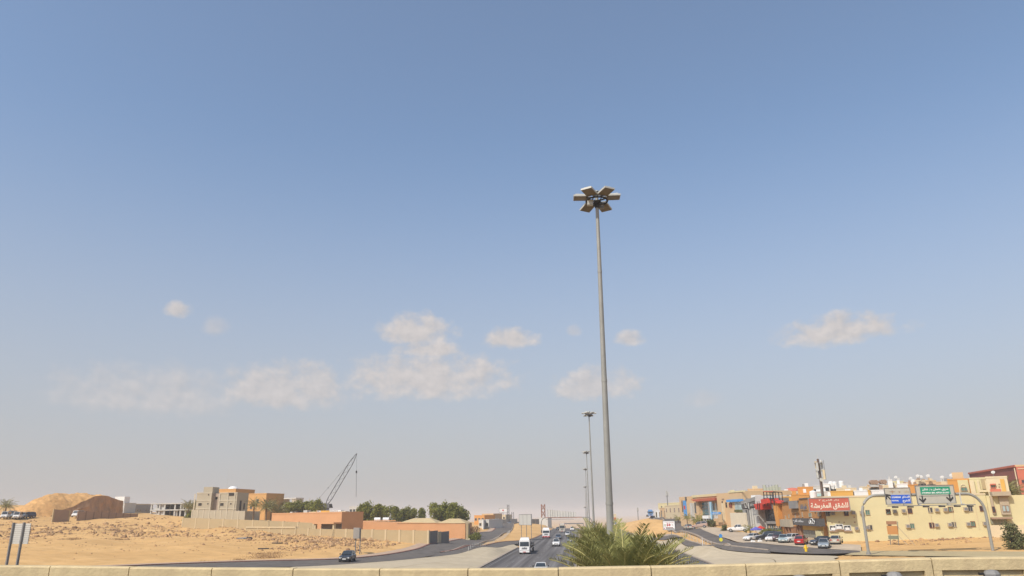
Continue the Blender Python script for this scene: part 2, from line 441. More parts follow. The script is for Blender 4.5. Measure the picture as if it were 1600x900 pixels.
# ------------------------------------------------------------------ object helpers
class MB:
    def __init__(s):
        s.v, s.f, s.mi, s.ms = [], [], [], []
    def slot(s, m):
        if m not in s.ms:
            s.ms.append(m)
        return s.ms.index(m)
    def poly(s, pts, m):
        b = len(s.v)
        s.v += [tuple(p) for p in pts]
        s.f.append(tuple(range(b, b + len(pts))))
        s.mi.append(s.slot(m))
        return s
    def hexa(s, p, m):          # p: 4 bottom (ccw seen from above), 4 top
        b = len(s.v)
        s.v += [tuple(q) for q in p]
        for q in ((3, 2, 1, 0), (4, 5, 6, 7), (0, 1, 5, 4), (1, 2, 6, 5), (2, 3, 7, 6), (3, 0, 4, 7)):
            s.f.append(tuple(b + i for i in q))
            s.mi.append(s.slot(m))
        return s
    def box(s, x0, x1, y0, y1, z0, z1, m):
        if x1 < x0: x0, x1 = x1, x0
        if y1 < y0: y0, y1 = y1, y0
        if z1 < z0: z0, z1 = z1, z0
        return s.hexa([(x0, y0, z0), (x1, y0, z0), (x1, y1, z0), (x0, y1, z0), (x0, y0, z1), (x1, y0, z1), (x1, y1, z1), (x0, y1, z1)], m)
    def loft(s, rings, m, caps=True):
        b = len(s.v)
        n = len(rings[0])
        k = s.slot(m)
        for r in rings:
            s.v += [tuple(p) for p in r]
        for i in range(len(rings) - 1):
            for j in range(n):
                a, c = b + i * n + j, b + i * n + (j + 1) % n
                s.f.append((a, c, c + n, a + n)); s.mi.append(k)
        if caps:
            s.f.append(tuple(b + n - 1 - j for j in range(n))); s.mi.append(k)
            s.f.append(tuple(b + (len(rings) - 1) * n + j for j in range(n))); s.mi.append(k)
        return s
    def tube(s, pts, r, m, n=8):
        pts = [Vector(p) for p in pts]
        rs = r if isinstance(r, (list, tuple)) else [r] * len(pts)
        rings = []
        for i, p in enumerate(pts):
            d = (pts[min(i + 1, len(pts) - 1)] - pts[max(i - 1, 0)]).normalized()
            a = Vector((0, 0, 1)) if abs(d.z) < 0.9 else Vector((1, 0, 0))
            x = d.cross(a).normalized(); y = d.cross(x)
            rings.append([p + (x * math.cos(2 * PI * k / n) + y * math.sin(2 * PI * k / n)) * rs[i] for k in range(n)])
        return s.loft(rings, m)
    def disc(s, c, axis, r, t, m, n=14):
        c = Vector(c); a = Vector(axis).normalized()
        return s.tube([c - a * t / 2, c + a * t / 2], r, m, n)
    def ball(s, c, r, m, nu=8, nv=5, sz=1.0, hemi=False):
        rings = []
        lo = 0.0 if hemi else -PI / 2
        for i in range(nv + 1):
            t = lo + (PI / 2 - lo) * i / nv
            rr = max(math.cos(t), 0.03) * r
            rings.append([(c[0] + rr * math.cos(2 * PI * k / nu), c[1] + rr * math.sin(2 * PI * k / nu), c[2] + math.sin(t) * r * sz) for k in range(nu)])
        return s.loft(rings, m)
    def mesh(s, name, smooth=False):
        me = bpy.data.meshes.new(name)
        me.from_pydata(s.v, [], s.f)
        for m in s.ms:
            me.materials.append(m)
        me.polygons.foreach_set('material_index', s.mi)
        if smooth:
            me.polygons.foreach_set('use_smooth', [True] * len(s.f))
        me.update()
        return me
    def build(s, name, parent=None, smooth=False, fix=True):
        me = s.mesh(name, smooth)
        if fix:
            bm = bmesh.new(); bm.from_mesh(me)
            bmesh.ops.recalc_face_normals(bm, faces=bm.faces)
            bm.to_mesh(me); bm.free()
        return link(name, me, parent)

def link(name, me, parent=None):
    o = bpy.data.objects.new(name, me)
    COL.objects.link(o)
    if parent is not None:
        o.parent = parent
    return o

def tag(o, label=None, cat=None, group=None, kind=None):
    if label: o['label'] = label
    if cat: o['category'] = cat
    if group: o['group'] = group
    if kind: o['kind'] = kind
    return o

def thing(name, label, cat, loc=(0, 0, 0), rz=0.0, group=None):
    o = bpy.data.objects.new(name, None)
    o.empty_display_size = 0.3
    COL.objects.link(o)
    o.location = loc
    o.rotation_euler = (0, 0, rz)
    return tag(o, label, cat, group)

KIDS = {}
def copy_tree(o, label, loc, rz=0.0, group=None, sc=None):
    def rec(a, parent):
        c = a.copy()
        COL.objects.link(c)
        if parent is not None:
            c.parent = parent
        for ch in a.children:
            rec(ch, c)
        return c
    r = rec(o, None)
    r.location = loc
    r.rotation_euler = (0, 0, rz)
    if sc: r.scale = sc
    r['label'] = label
    if group: r['group'] = group
    return r

# ------------------------------------------------------------------ Arabic lettering
AR = {'ا': 'ﺍﺎ', 'أ': 'ﺃﺄ', 'ب': 'ﺏﺐﺑﺒ', 'ة': 'ﺓﺔ', 'ت': 'ﺕﺖﺗﺘ', 'ث': 'ﺙﺚﺛﺜ', 'ج': 'ﺝﺞﺟﺠ', 'ح': 'ﺡﺢﺣﺤ', 'خ': 'ﺥﺦﺧﺨ', 'د': 'ﺩﺪ', 'ر': 'ﺭﺮ',
      'ز': 'ﺯﺰ', 'س': 'ﺱﺲﺳﺴ', 'ش': 'ﺵﺶﺷﺸ', 'ص': 'ﺹﺺﺻﺼ', 'ط': 'ﻁﻂﻃﻄ', 'ع': 'ﻉﻊﻋﻌ', 'ف': 'ﻑﻒﻓﻔ', 'ق': 'ﻕﻖﻗﻘ', 'ك': 'ﻙﻚﻛﻜ', 'ل': 'ﻝﻞﻟﻠ',
      'م': 'ﻡﻢﻣﻤ', 'ن': 'ﻥﻦﻧﻨ', 'ه': 'ﻩﻪﻫﻬ', 'و': 'ﻭﻮ', 'ي': 'ﻱﻲﻳﻴ'}

def arabic(s):
    out = []
    for i, ch in enumerate(s):
        f = AR.get(ch)
        if not f:
            out.append(ch); continue
        prev = i > 0 and len(AR.get(s[i - 1], '')) == 4
        nxt = i + 1 < len(s) and s[i + 1] in AR
        k = (3 if nxt and len(f) == 4 else 1) if prev else (2 if nxt and len(f) == 4 else 0)
        out.append(f[k])
    return ''.join(reversed(out))

def text_mesh(body, m, w, h, depth=0.03, bold=0.0, res=1):
    """flat lettering standing in the local x-z plane, centred, w wide and h high, facing -y"""
    cu = bpy.data.curves.new('lettering', 'FONT')
    cu.body = body
    cu.resolution_u = res
    cu.offset = bold
    o = bpy.data.objects.new('lettering', cu)
    COL.objects.link(o)
    bpy.context.view_layer.update()
    dg = bpy.context.evaluated_depsgraph_get()
    me = bpy.data.meshes.new_from_object(o.evaluated_get(dg))
    bpy.data.objects.remove(o)
    bpy.data.curves.remove(cu)
    n = len(me.vertices)
    co = np.empty(n * 3); me.vertices.foreach_get('co', co); co = co.reshape(-1, 3)
    lo, hi = co.min(0), co.max(0)
    out = np.zeros_like(co)
    out[:, 0] = ((co[:, 0] - lo[0]) / max(hi[0] - lo[0], 1e-6) - 0.5) * w
    out[:, 2] = ((co[:, 1] - lo[1]) / max(hi[1] - lo[1], 1e-6) - 0.5) * h
    me.vertices.foreach_set('co', out.ravel())
    me.materials.clear(); me.materials.append(m)
    me.update()
    return me

# ------------------------------------------------------------------ a vertical plane seen in the photo, with its own metre frame
class Fac:
    """local x runs along the front from left to right, local y goes back into the building, local z is up"""
    def __init__(s, name, label, cat, xL, DL, xR, DR, group=None, z0=None, py=815):
        a, b = at(xL, py, DL), at(xR, py, DR)
        s.a, s.b = Vector((a[0], a[1])), Vector((b[0], b[1]))
        s.L = (s.b - s.a).length
        s.rz = math.atan2(b[1] - a[1], b[0] - a[0])
        s.z0 = min(H(a[0], a[1]), H(b[0], b[1])) if z0 is None else z0
        s.root = thing(name, label, cat, (a[0], a[1], s.z0), s.rz, group)
        s.ux = Vector((math.cos(s.rz), math.sin(s.rz), 0)); s.uy = Vector((-math.sin(s.rz), math.cos(s.rz), 0))
    def uw(s, px, py, v=0.0):
        r = ray(px, py)
        n = s.uy
        o = Vector((s.a.x, s.a.y, 0)) + n * v
        t = (o.x * n.x + o.y * n.y) / (r.x * n.x + r.y * n.y)
        p = Vector((r.x * t, r.y * t, CAM[2] + r.z * t))
        return (p - Vector((s.a.x, s.a.y, 0))).dot(s.ux), p.z - s.z0
    def rect(s, x0, y0, x1, y1, v=0.0):
        xm, ym = (x0 + x1) / 2, (y0 + y1) / 2
        return s.uw(x0, ym, v)[0], s.uw(x1, ym, v)[0], s.uw(xm, y1, v)[1], s.uw(xm, y0, v)[1]
    def panel(s, name, r, m, v0=-0.1, v1=0.0, parent=None, label=None):
        u0, u1, w0, w1 = s.rect(*r, v=0.0)
        o = MB().box(u0, u1, v0, v1, w0, w1, m).build(name, parent or s.root)
        if label: o['label'] = label
        return o
    def body(s, depth, top, m, u0=None, u1=None, name='wall', rim=0.35, rim_m=None, base=-1.5, v0=0.0):
        u0 = 0.0 if u0 is None else u0
        u1 = s.L if u1 is None else u1
        o = MB().box(u0, u1, v0, v0 + depth, base, top, m).build(name, s.root)
        if rim:
            q = MB()
            rm = rim_m or m
            e = 0.06
            q.box(u0 - e, u1 + e, v0 - e, v0 + .25, top + .002, top + rim, rm)
            q.box(u0 - e, u1 + e, v0 + depth - .25, v0 + depth + e, top + .002, top + rim, rm)
            q.box(u0 - e, u0 + .25, v0 + .252, v0 + depth - .252, top + .002, top + rim, rm)
            q.box(u1 - .25, u1 + e, v0 + .252, v0 + depth - .252, top + .002, top + rim, rm)
            q.build('roof_parapet', s.root)
        return o
    def window(s, r, gm=None, fm=None, th=0.08, v=0.0, mullion=True):
        u0, u1, w0, w1 = s.rect(*r)
        s.window_uv(u0, u1, w0, w1, gm, fm, th, v, mullion)
    def window_uv(s, u0, u1, w0, w1, gm=None, fm=None, th=0.08, v=0.0, mullion=True, name='window'):
        gm = gm or M['glass']; fm = fm or M['frame']
        q = MB()
        q.box(u0 - th, u1 + th, v - .10, v + .02, w1, w1 + th, fm)
        q.box(u0 - th, u1 + th, v - .14, v + .02, w0 - th, w0, fm)
        q.box(u0 - th, u0, v - .10, v + .02, w0 + .002, w1 - .002, fm)
        q.box(u1, u1 + th, v - .10, v + .02, w0 + .002, w1 - .002, fm)
        if mullion:
            um = (u0 + u1) / 2
            q.box(um - th * .4, um + th * .4, v - .07, v + .02, w0 + .002, w1 - .002, fm)
        o = q.build(name, s.root)
        MB().box(u0 + .002, u1 - .002, v - .03, v + .015, w0 + .002, w1 - .002, gm).build('pane', o)
        return o
    def wsize(s, cx, cy, w, h):
        u, ww = s.uw(cx, cy)
        return u - w / 2, u + w / 2, ww - h / 2, ww + h / 2
    def ac(s, cx, cy, w=0.7, h=0.55):
        u0, u1, w0, w1 = s.wsize(cx, cy, w, h)
        o = MB().box(u0, u1, -0.38, -0.003, w0, w1, M['ac']).build('air_conditioner', s.root)
        MB().box(u0 + .1, u1 - .1, -0.405, -0.38, w0 + .09, w1 - .09, M['steel']).build('grille', o)
    def text(s, body, r, m, v, parent=None, bold=0.0, res=1, name='lettering'):
        u0, u1, w0, w1 = s.rect(*r)
        me = text_mesh(body, m, u1 - u0, w1 - w0, bold=bold, res=res)
        o = link(name, me, parent or s.root)
        o.location = ((u0 + u1) / 2, v, (w0 + w1) / 2)
        return o

def tank(label, px, py, D, r=0.9, h=1.3, sc=1.0):
    """water tank standing on a roof; py is the pixel of its foot"""
    p = at(px, py, D)
    q = MB()
    q.tube([(0, 0, 0), (0, 0, h * .8)], r, M['white'], 12)
    o = thing('water_tank', label, 'water tank', p, 0, 'water tanks on the roofs')
    q.build('drum', o, smooth=False)
    MB().ball((0, 0, h * .8 + .002), r * .97, M['white'], 12, 3, 0.35, True).tube([(0, 0, h * .8 + r * .3), (0, 0, h * .8 + r * .3 + .15)], .22, M['lgrey'], 8).build('lid', o)
    return o

def dish(label, px, py, D, k=1.0):
    p = at(px, py, D)
    o = thing('satellite_dish', label, 'satellite dish', p, 2.4, 'satellite dishes on the roofs')
    MB().tube([(0, 0, -.3), (0, 0, 0.8)], 0.05, M['steel'], 6).build('mast', o)
    q = MB()
    rings = []
    for i in range(4):
        rr = (0.08 + i * 0.2) * (.55 if px > 1540 else .8)
        rings.append([(rr * math.cos(k * PI / 6), -0.3 * (rr / .9) ** 2 + rr * math.sin(k * PI / 6) * -.35, 0.95 + rr * math.sin(k * PI / 6) * .8) for k in range(12)])
    q.loft(rings, M['greywhite'], False)
    q.build('reflector', o)

# ================================================================== GROUND AND ROADS
def resample(P, n):
    P = np.array(P, float)
    seg = np.hypot(*np.diff(P, axis=0).T)
    t = np.concatenate([[0], np.cumsum(seg)])
    q = np.linspace(0, t[-1], n)
    return np.stack([np.interp(q, t, P[:, 0]), np.interp(q, t, P[:, 1])], -1)

def smooth_line(P, k=2):
    P = np.array(P, float)
    for _ in range(k):
        Q = [P[0]]
        for a, b in zip(P[:-1], P[1:]):
            Q += [a * .75 + b * .25, a * .25 + b * .75]
        Q.append(P[-1]); P = np.array(Q)
    return P

ROADS = []      # (left, right) resampled edges, for flattening the sand underneath
def strip(name, L, R, m, lift=0.05, step=2.5, across=6, kind='structure', flat=True, parent=None, smooth=True, skirt=0.0):
    L, R = (smooth_line(L), smooth_line(R)) if smooth else (np.array(L, float), np.array(R, float))
    ln = max(np.hypot(*np.diff(L, axis=0).T).sum(), np.hypot(*np.diff(R, axis=0).T).sum())
    n = max(2, int(ln / step) + 1)
    A, B = resample(L, n), resample(R, n)
    t = np.linspace(0, 1, across + 1)[None, :, None]
    G = A[:, None] * (1 - t) + B[:, None] * t
    Z = Hs(G[..., 0], G[..., 1]) + lift
    V = np.concatenate([G, Z[..., None]], -1).reshape(-1, 3)
    k = across + 1
    Fs = [(i * k + j, i * k + j + 1, (i + 1) * k + j + 1, (i + 1) * k + j) for i in range(n - 1) for j in range(across)]
    Fs = [f if L[0][0] < R[0][0] or True else f[::-1] for f in Fs]
    me = bpy.data.meshes.new(name)
    V = V.tolist()
    if skirt:
        for j, sgn in ((0, 1), (across, -1)):
            b = len(V)
            for i in range(n):
                p = V[i * k + j]
                V.append([p[0], p[1], p[2] - skirt])
            for i in range(n - 1):
                Fs.append((i * k + j, (i + 1) * k + j, b + i + 1, b + i)[::sgn])
    me.from_pydata(V, [], Fs)
    me.materials.append(m)
    me.polygons.foreach_set('use_smooth', [not skirt] * len(Fs))
    me.update()
    if me.polygons[0].normal.z < 0:
        me.flip_normals()
    o = link(name, me, parent)
    if kind: o['kind'] = kind
    if flat: ROADS.append((A, B))
    return o

def offset_line(P, d):
    """shift a line sideways, to its right for positive d"""
    P = smooth_line(P)
    T = np.gradient(P, axis=0)
    T /= np.maximum(np.hypot(T[:, 0], T[:, 1])[:, None], 1e-6)
    return P + np.stack([T[:, 1], -T[:, 0]], -1) * d

YN = 26.0
hwL = strip('highway_road', [(-15.4, YN), (-15.4, 200), (-15.4, 440), (-15.4, 1100)], [(-1, YN), (-1, 200), (-1, 440), (-1, 1100)], M['asphalt'], smooth=False, step=4)
hwR = strip('highway_road', [(6, YN), (6, 200), (6, 440), (6, 1100)], [(19.6, YN), (19.6, 200), (19.6, 440), (19.6, 1100)], M['asphalt'], smooth=False, step=4)
med = strip('median_strip', [(-0.75, YN), (-0.75, 1000)], [(5.75, YN), (5.75, 1000)], M['pave'], lift=0.17, smooth=False, step=4, skirt=.3)
for x in (-0.9, 5.9):
    strip('median_kerb', [(x - .14, YN), (x - .14, 900)], [(x + .14, YN), (x + .14, 900)], M['kerb'], lift=0.22, smooth=False, step=4, across=1, skirt=.3, flat=False)

# worn lane dashes and edge lines, 4 mm above the asphalt
q = MB()
for x0 in (-15.4, 6):
    for ln in (1, 2, 3):
        x = x0 + (14.4 if x0 < 0 else 13.6) * ln / 4
        for k in range(60, 430, 12):
            q.poly([(x - .08, k, -1.145), (x + .08, k, -1.145), (x + .08, k + 4, -1.145), (x - .08, k + 4, -1.145)], M['mark'])
    for x in (x0 + .7, x0 + 13.0):
        for k in range(30, 430, 4):
            q.poly([(x - .07, k, -1.145), (x + .07, k, -1.145), (x + .07, k + 4, -1.145), (x - .07, k + 4, -1.145)], M['mark'])
tag(q.build('lane_marking', fix=False), kind='structure')

# left service road, coming towards the bridge and turning off to the left
SL_L = hits([(-60, 899), (40, 892.5), (120, 888.5), (200, 884.8), (300, 881), (420, 877.5), (500, 876), (550, 873.8), (600, 868.6), (635, 862.5), (662, 856.8), (703, 846.5), (728, 841), (751, 832.5), (778, 823.3)]) + [(-45.5, 423), (-57, 690)]
SL_R = [(SL_L[0][0] + 4, SL_L[0][1] - 10), (SL_L[1][0] + 4, SL_L[1][1] - 10), (SL_L[2][0] + 4, SL_L[2][1] - 10), (SL_L[3][0] + 4, SL_L[3][1] - 10)] + hits([(420, 887.5), (500, 885), (560, 881), (600, 878.2), (645, 874), (678, 868)])
N_ISL = len(SL_R)
SL_R += hits([(694, 863.5), (715, 858), (738, 852.5), (760, 845.5), (778, 838.5), (799, 829)]) + [(-36, 438), (-46, 690)]
strip('service_road', SL_L, SL_R, M['asphalt2'], lift=0.06)
SPL_L = hits([(690, 864.2), (724, 858.2), (760, 852), (811, 845)]) + [(-15.6, 262), (-15.3, 330)]
SPL_R = hits([(666, 871.7), (695, 868.5), (724, 864.8), (778, 856), (805, 850.8)]) + [(-15.2, 225), (-14.9, 330)]
strip('slip_road', SPL_L, SPL_R, M['asphalt2'], lift=0.055, across=4)
# kerb and pavement on the outer side of the service road
strip('road_kerb', offset_line(SL_L, -0.45), offset_line(SL_L, -0.02), M['redkerb'], lift=0.17, across=1, skirt=.3, smooth=False)
strip('pavement', offset_line(SL_L, -2.6), offset_line(SL_L, -0.47), M['pave'], lift=0.14, across=2, skirt=.3, smooth=False)
strip('island_kerb', offset_line(SL_R[N_ISL:], 0.02), offset_line(SL_R[N_ISL:], 0.24), M['kerb'], lift=0.16, across=1, skirt=.3, smooth=False)
strip('island_kerb', offset_line(SPL_L, -0.4), offset_line(SPL_L, -0.02), M['redkerb'], lift=0.16, across=1, skirt=.3, smooth=False)

# right service road and slip road
pxU = [(1012, 806.9), (1034, 808.5), (1056, 812), (1075, 818), (1092, 826), (1112, 836), (1140, 843), (1180, 850), (1247, 855), (1313, 860), (1343, 862)]
pxLo = [(1000, 807.2), (1015, 809.5), (1039, 818.5), (1069, 832), (1100, 844), (1122, 850), (1140, 854), (1180, 860), (1247, 865.5), (1300, 866.5), (1345, 863.5)]
def ground_line(P):
    return [hit(*p) for p in P]
SR_U, SR_L = ground_line(pxU), ground_line(pxLo)
strip('service_road', SR_U[::-1], SR_L[::-1], M['asphalt2'], lift=0.06)
SPR_U = ground_line([(1200, 860.8), (1157, 856), (1122, 853), (1095, 849), (1069, 845), (1040, 841.5), (1017, 838.6)]) + [(19.7, 285), (19.6, 330)]
SPR_L = ground_line([(1205, 865), (1157, 862.8), (1113, 857), (1069, 850), (1040, 846), (1022, 843.5)]) + [(19.3, 255), (19.3, 330)]
strip('slip_road', SPR_U, SPR_L, M['asphalt2'], lift=0.055, across=4)
strip('island_kerb', offset_line(SPR_U, 0.02), offset_line(SPR_U, 0.4), M['kerb'], lift=0.16, across=1, skirt=.3, smooth=False)
strip('island_kerb', offset_line(SR_L[1:7], -0.4), offset_line(SR_L[1:7], -0.02), M['kerb'], lift=0.16, across=1, skirt=.3, smooth=False)
# dusty parking apron in front of the shops and the dusty strip by the apartment building
strip('parking_apron', ground_line([(1085, 818.5), (1105, 824), (1140, 829), (1175, 834), (1205, 840.5), (1240, 844.5), (1300, 849.5), (1345, 852)]),
      ground_line([(1088, 823.5), (1098, 829), (1116, 837), (1146, 843.5), (1180, 849.5), (1247, 854.5), (1313, 859.5), (1346, 861.5)]), M['dusty'], lift=0.05)
strip('dusty_road', ground_line([(1340, 861.5), (1400, 861), (1480, 862), (1560, 862.5), (1680, 863)]), ground_line([(1320, 867.5), (1400, 869), (1480, 870), (1560, 871), (1680, 871)]),
      mat('dusty road', (0.40, 0.32, 0.175), 0.9, 0.1, 0.6), lift=0.05, smooth=False)

# concrete slopes between the highway and the slip roads, cast in slabs with open joints
def slope(name, inner, outer, n):
    A, B = resample(smooth_line(inner), n * 8 + 1), resample(smooth_line(outer), n * 8 + 1)
    ROADS.append((A, B) if A[0][0] < B[0][0] else (B, A))
    root = thing(name, None, None)
    root['kind'] = 'structure'
    for i in range(n):
        sub = slice(i * 8, i * 8 + 9)
        a, b = A[sub].copy(), B[sub].copy()
        t = 0.12 / max(np.hypot(*(a[-1] - a[0])), 1)
        a[-1] += (a[0] - a[-1]) * t; b[-1] += (b[0] - b[-1]) * t
        for half in (0, 1):
            m0 = a * (1 - .5 * half) + b * .5 * half + (b - a) * (0.006 if half else 0)
            m1 = a * .5 * (1 - half) + b * (.5 + .5 * half)
            strip('concrete_slab', m0, m1, M['concrete'], lift=0.04, step=2.0, across=5, kind=None, flat=False, parent=root, smooth=False)
    return root
inL = [(-15.9, 60), (-15.9, 100), (-15.9, 140), (-15.9, 170), (-15.9, 196)]
outL = [(-34, 60), (-33.5, 92)] + hits([(440, 886.6), (500, 884.4), (560, 880.6), (600, 877.8), (645, 873.6), (668, 871.2), (695, 868.2), (724, 864.4), (778, 855.6), (803, 851)])
slope('concrete_slope', inL, outL, 7)
inR = [(20.1, 240), (20.1, 200), (20.1, 160), (20.1, 120), (20.1, 60)]
outR = ground_line([(1023, 844.5), (1040, 847), (1069, 851), (1113, 858), (1157, 863.8), (1205, 866), (1260, 868), (1320, 869)]) + [(33, 110), (36, 60)]
slope('concrete_slope', inR, outR, 10)
strip('highway_kerb', [(-15.85, 40), (-15.85, 190)], [(-15.45, 40), (-15.45, 190)], M['kerb'], lift=0.18, across=1, skirt=.3, smooth=False, flat=False)
strip('highway_kerb', [(19.65, 40), (19.65, 240)], [(20.05, 40), (20.05, 240)], M['kerb'], lift=0.18, across=1, skirt=.3, smooth=False, flat=False)

# ---- the sand itself, one sheet to the horizon
def axis_pts(lo, hi, step, far, grow=1.22):
    a = list(np.arange(lo, hi + .01, step))
    d, x = step, hi
    while x < far:
        d *= grow; x += d; a.append(x)
    d, x = step, lo
    pre = []
    while x > -far:
        d *= grow; x -= d; pre.append(x)
    return np.array(pre[::-1] + a)
gx = axis_pts(-160, 110, 1.8, 9000)
gy = axis_pts(50, 330, 1.8, 9000)
GX, GY = np.meshgrid(gx, gy)
GZ = Hs(GX, GY)
def vnoise(X, Y, sc, seed):
    """value noise on numpy arrays"""
    rg = np.random.default_rng(seed)
    T = rg.random((256, 256))
    x, y = X / sc, Y / sc
    i, j = np.floor(x).astype(int), np.floor(y).astype(int)
    fx, fy = x - i, y - j
    fx, fy = fx * fx * (3 - 2 * fx), fy * fy * (3 - 2 * fy)
    g = lambda a, b: T[a % 256, b % 256]
    return (g(i, j) * (1 - fx) + g(i + 1, j) * fx) * (1 - fy) + (g(i, j + 1) * (1 - fx) + g(i + 1, j + 1) * fx) * fy - .5
dist = np.full(GX.shape, 1e6)
inside = np.full(GX.shape, 1e6)
for A, B in ROADS:
    C = (A + B) / 2; hw = np.hypot(*(A - B).T) / 2
    st = max(1, len(C) // 160)
    for (c0, c1, w0, w1) in zip(C[:-1:st], C[1::st], hw[:-1:st], hw[1::st]):
        d = np.hypot(GX - c0[0], GY - c0[1]) - w0
        np.minimum(dist, d, out=dist)
free = np.clip((dist - 2.0) / 8.0, 0, 1)
bump = vnoise(GX, GY, 14, 1) * 0.9 + vnoise(GX, GY, 5.5, 2) * 0.45 + vnoise(GX, GY, 2.6, 3) * 0.28
leftside = np.clip((-GX - 34) / 15, 0, 1)
rub = np.exp(-((GY - (198 + 0.10 * (GX + 100))) / 30) ** 2) * np.clip((-GX - 45) / 20, 0, 1)
bump2 = np.maximum(vnoise(GX, GY, 4.2, 5) + .12, 0) * 2.1 + np.maximum(vnoise(GX, GY, 9, 6), 0) * 1.7
nearf = np.clip((650 - np.hypot(GX, GY)) / 200, 0, 1)
GZ = GZ + free * nearf * (bump * (0.35 + 0.65 * leftside) + bump2 * rub * 0.95 * np.clip((262 - np.hypot(GX, GY)) / 30, 0, 1))
GZ = GZ - 0.35 * np.clip((0.2 - dist) / 0.8, 0, 1)
hb = (np.abs(GX - 2.2) < 16.5) & (GY > 20) & (GY < 1100)
GZ = np.where(hb, GZ - 0.3, GZ)
me = bpy.data.meshes.new('sand_ground')
nx, ny = len(gx), len(gy)
V = np.stack([GX, GY, GZ], -1).reshape(-1, 3)
ii = (np.arange(ny - 1)[:, None] * nx + np.arange(nx - 1)[None]).ravel()
Q = np.stack([ii, ii + 1, ii + nx + 1, ii + nx], -1)
me.from_pydata(V.tolist(), [], Q.tolist())
me.materials.append(M['sand'])
me.polygons.foreach_set('use_smooth', [True] * len(Q))
me.update()
ground = link('sand_ground', me)
ground['kind'] = 'structure'

def GZat(x, y):
    i = int(np.clip(np.searchsorted(gx, x) - 1, 0, nx - 2)); j = int(np.clip(np.searchsorted(gy, y) - 1, 0, ny - 2))
    fx, fy = (x - gx[i]) / (gx[i + 1] - gx[i]), (y - gy[j]) / (gy[j + 1] - gy[j])
    return float((GZ[j, i] * (1 - fx) + GZ[j, i + 1] * fx) * (1 - fy) + (GZ[j + 1, i] * (1 - fx) + GZ[j + 1, i + 1] * fx) * fy)

# loose stones: nobody could count them
rg = np.random.default_rng(5)
q = MB()
def stone(x, y, r):
    z = GZat(x, y)
    n = 5
    a0 = random.random() * 6
    rings = []
    for k, (h, s_) in enumerate(((-.4, .8), (.15, 1.0), (.7, .55))):
        rings.append([(x + r * s_ * random.uniform(.7, 1.25) * math.cos(a0 + i * 2 * PI / n), y + r * s_ * random.uniform(.7, 1.25) * math.sin(a0 + i * 2 * PI / n), z + r * h * random.uniform(.7, 1.1)) for i in range(n)])
    q.loft(rings, M['rock'] if random.random() < .65 else M['rock2'])
def put(x, y, r):
    i = int(np.searchsorted(gx, x)); j = int(np.searchsorted(gy, y))
    if dist[min(j, ny - 1), min(i, nx - 1)] > 2.5:
        stone(x, y, r)
for k in range(170):                                  # rubble tipped in heaps
    cx_ = rg.uniform(-175, -38); cy_ = 192 + 0.10 * (cx_ + 100) + rg.normal() * 21
    if cx_ > -60: cy_ = rg.uniform(138, 168)
    sp_ = rg.uniform(1.2, 4.5)
    for i in range(int(rg.integers(12, 60))):
        put(cx_ + rg.normal() * sp_ * 1.7, cy_ + rg.normal() * sp_, min(.8, .1 + rg.exponential(.14)))
for i in range(1300):
    x = rg.uniform(-175, -36); put(x, 190 + .1 * (x + 100) + rg.normal() * 34, .07 + rg.exponential(.05))
for i in range(400):
    put(rg.uniform(-140, -36), rg.uniform(118, 175), .06 + rg.exponential(.06))
for i in range(420):
    put(rg.uniform(30, 78), rg.uniform(136, 160), .08 + rg.exponential(.09))
for k in range(9):
    cx_, cy_ = rg.uniform(38, 72), rg.uniform(140, 157)
    for i in range(22): put(cx_ + rg.normal() * 1.6, cy_ + rg.normal(), min(.45, .1 + rg.exponential(.1)))
tag(q.build('loose_stones', fix=True), kind='stuff')

# ================================================================== THE BRIDGE WE STAND ON
PY_ = 17.0
DECK = 4.42
q = MB()
q.box(-60, 60, -9, PY_ + .42, DECK - .9, DECK, M['asphalt2'])
tag(q.build('bridge_deck'), kind='structure')
for x, pl in ((-22, 'left of the highway lanes'), (2.4, 'standing on the median'), (26, 'right of the highway lanes')):
    q = MB().box(x - .5, x + .5, -7, PY_ - 1.2, -3, DECK - .902, M['concrete']).box(x - .8, x + .8, -8, PY_ - .6, DECK - 1.5, DECK - .904, M['concrete'])
    tag(q.build('bridge_pier'), 'plain concrete bridge pier ' + pl, 'bridge pier', 'piers under the bridge')
def on_parapet(px, py):
    v = ray(px, py)
    t = PY_ / v.y
    return v.x * t, CAM[2] + v.z * t
JX = [(-178, 884), (-46, 884), (78, 885.0), (202, 886.3), (331, 887.8), (458, 888.6), (593, 888.8), (731, 888.6), (872, 887.8), (1017, 885.2), (1165, 881.4), (1311, 876.6), (1455, 872), (1610, 870.5), (1765, 868)]
par = thing('bridge_parapet', 'sand coloured concrete bridge parapet with recessed panels along the bottom of the view', 'parapet', (0, PY_, DECK))
jx = [on_parapet(*p) for p in JX]
lamp_proto = None
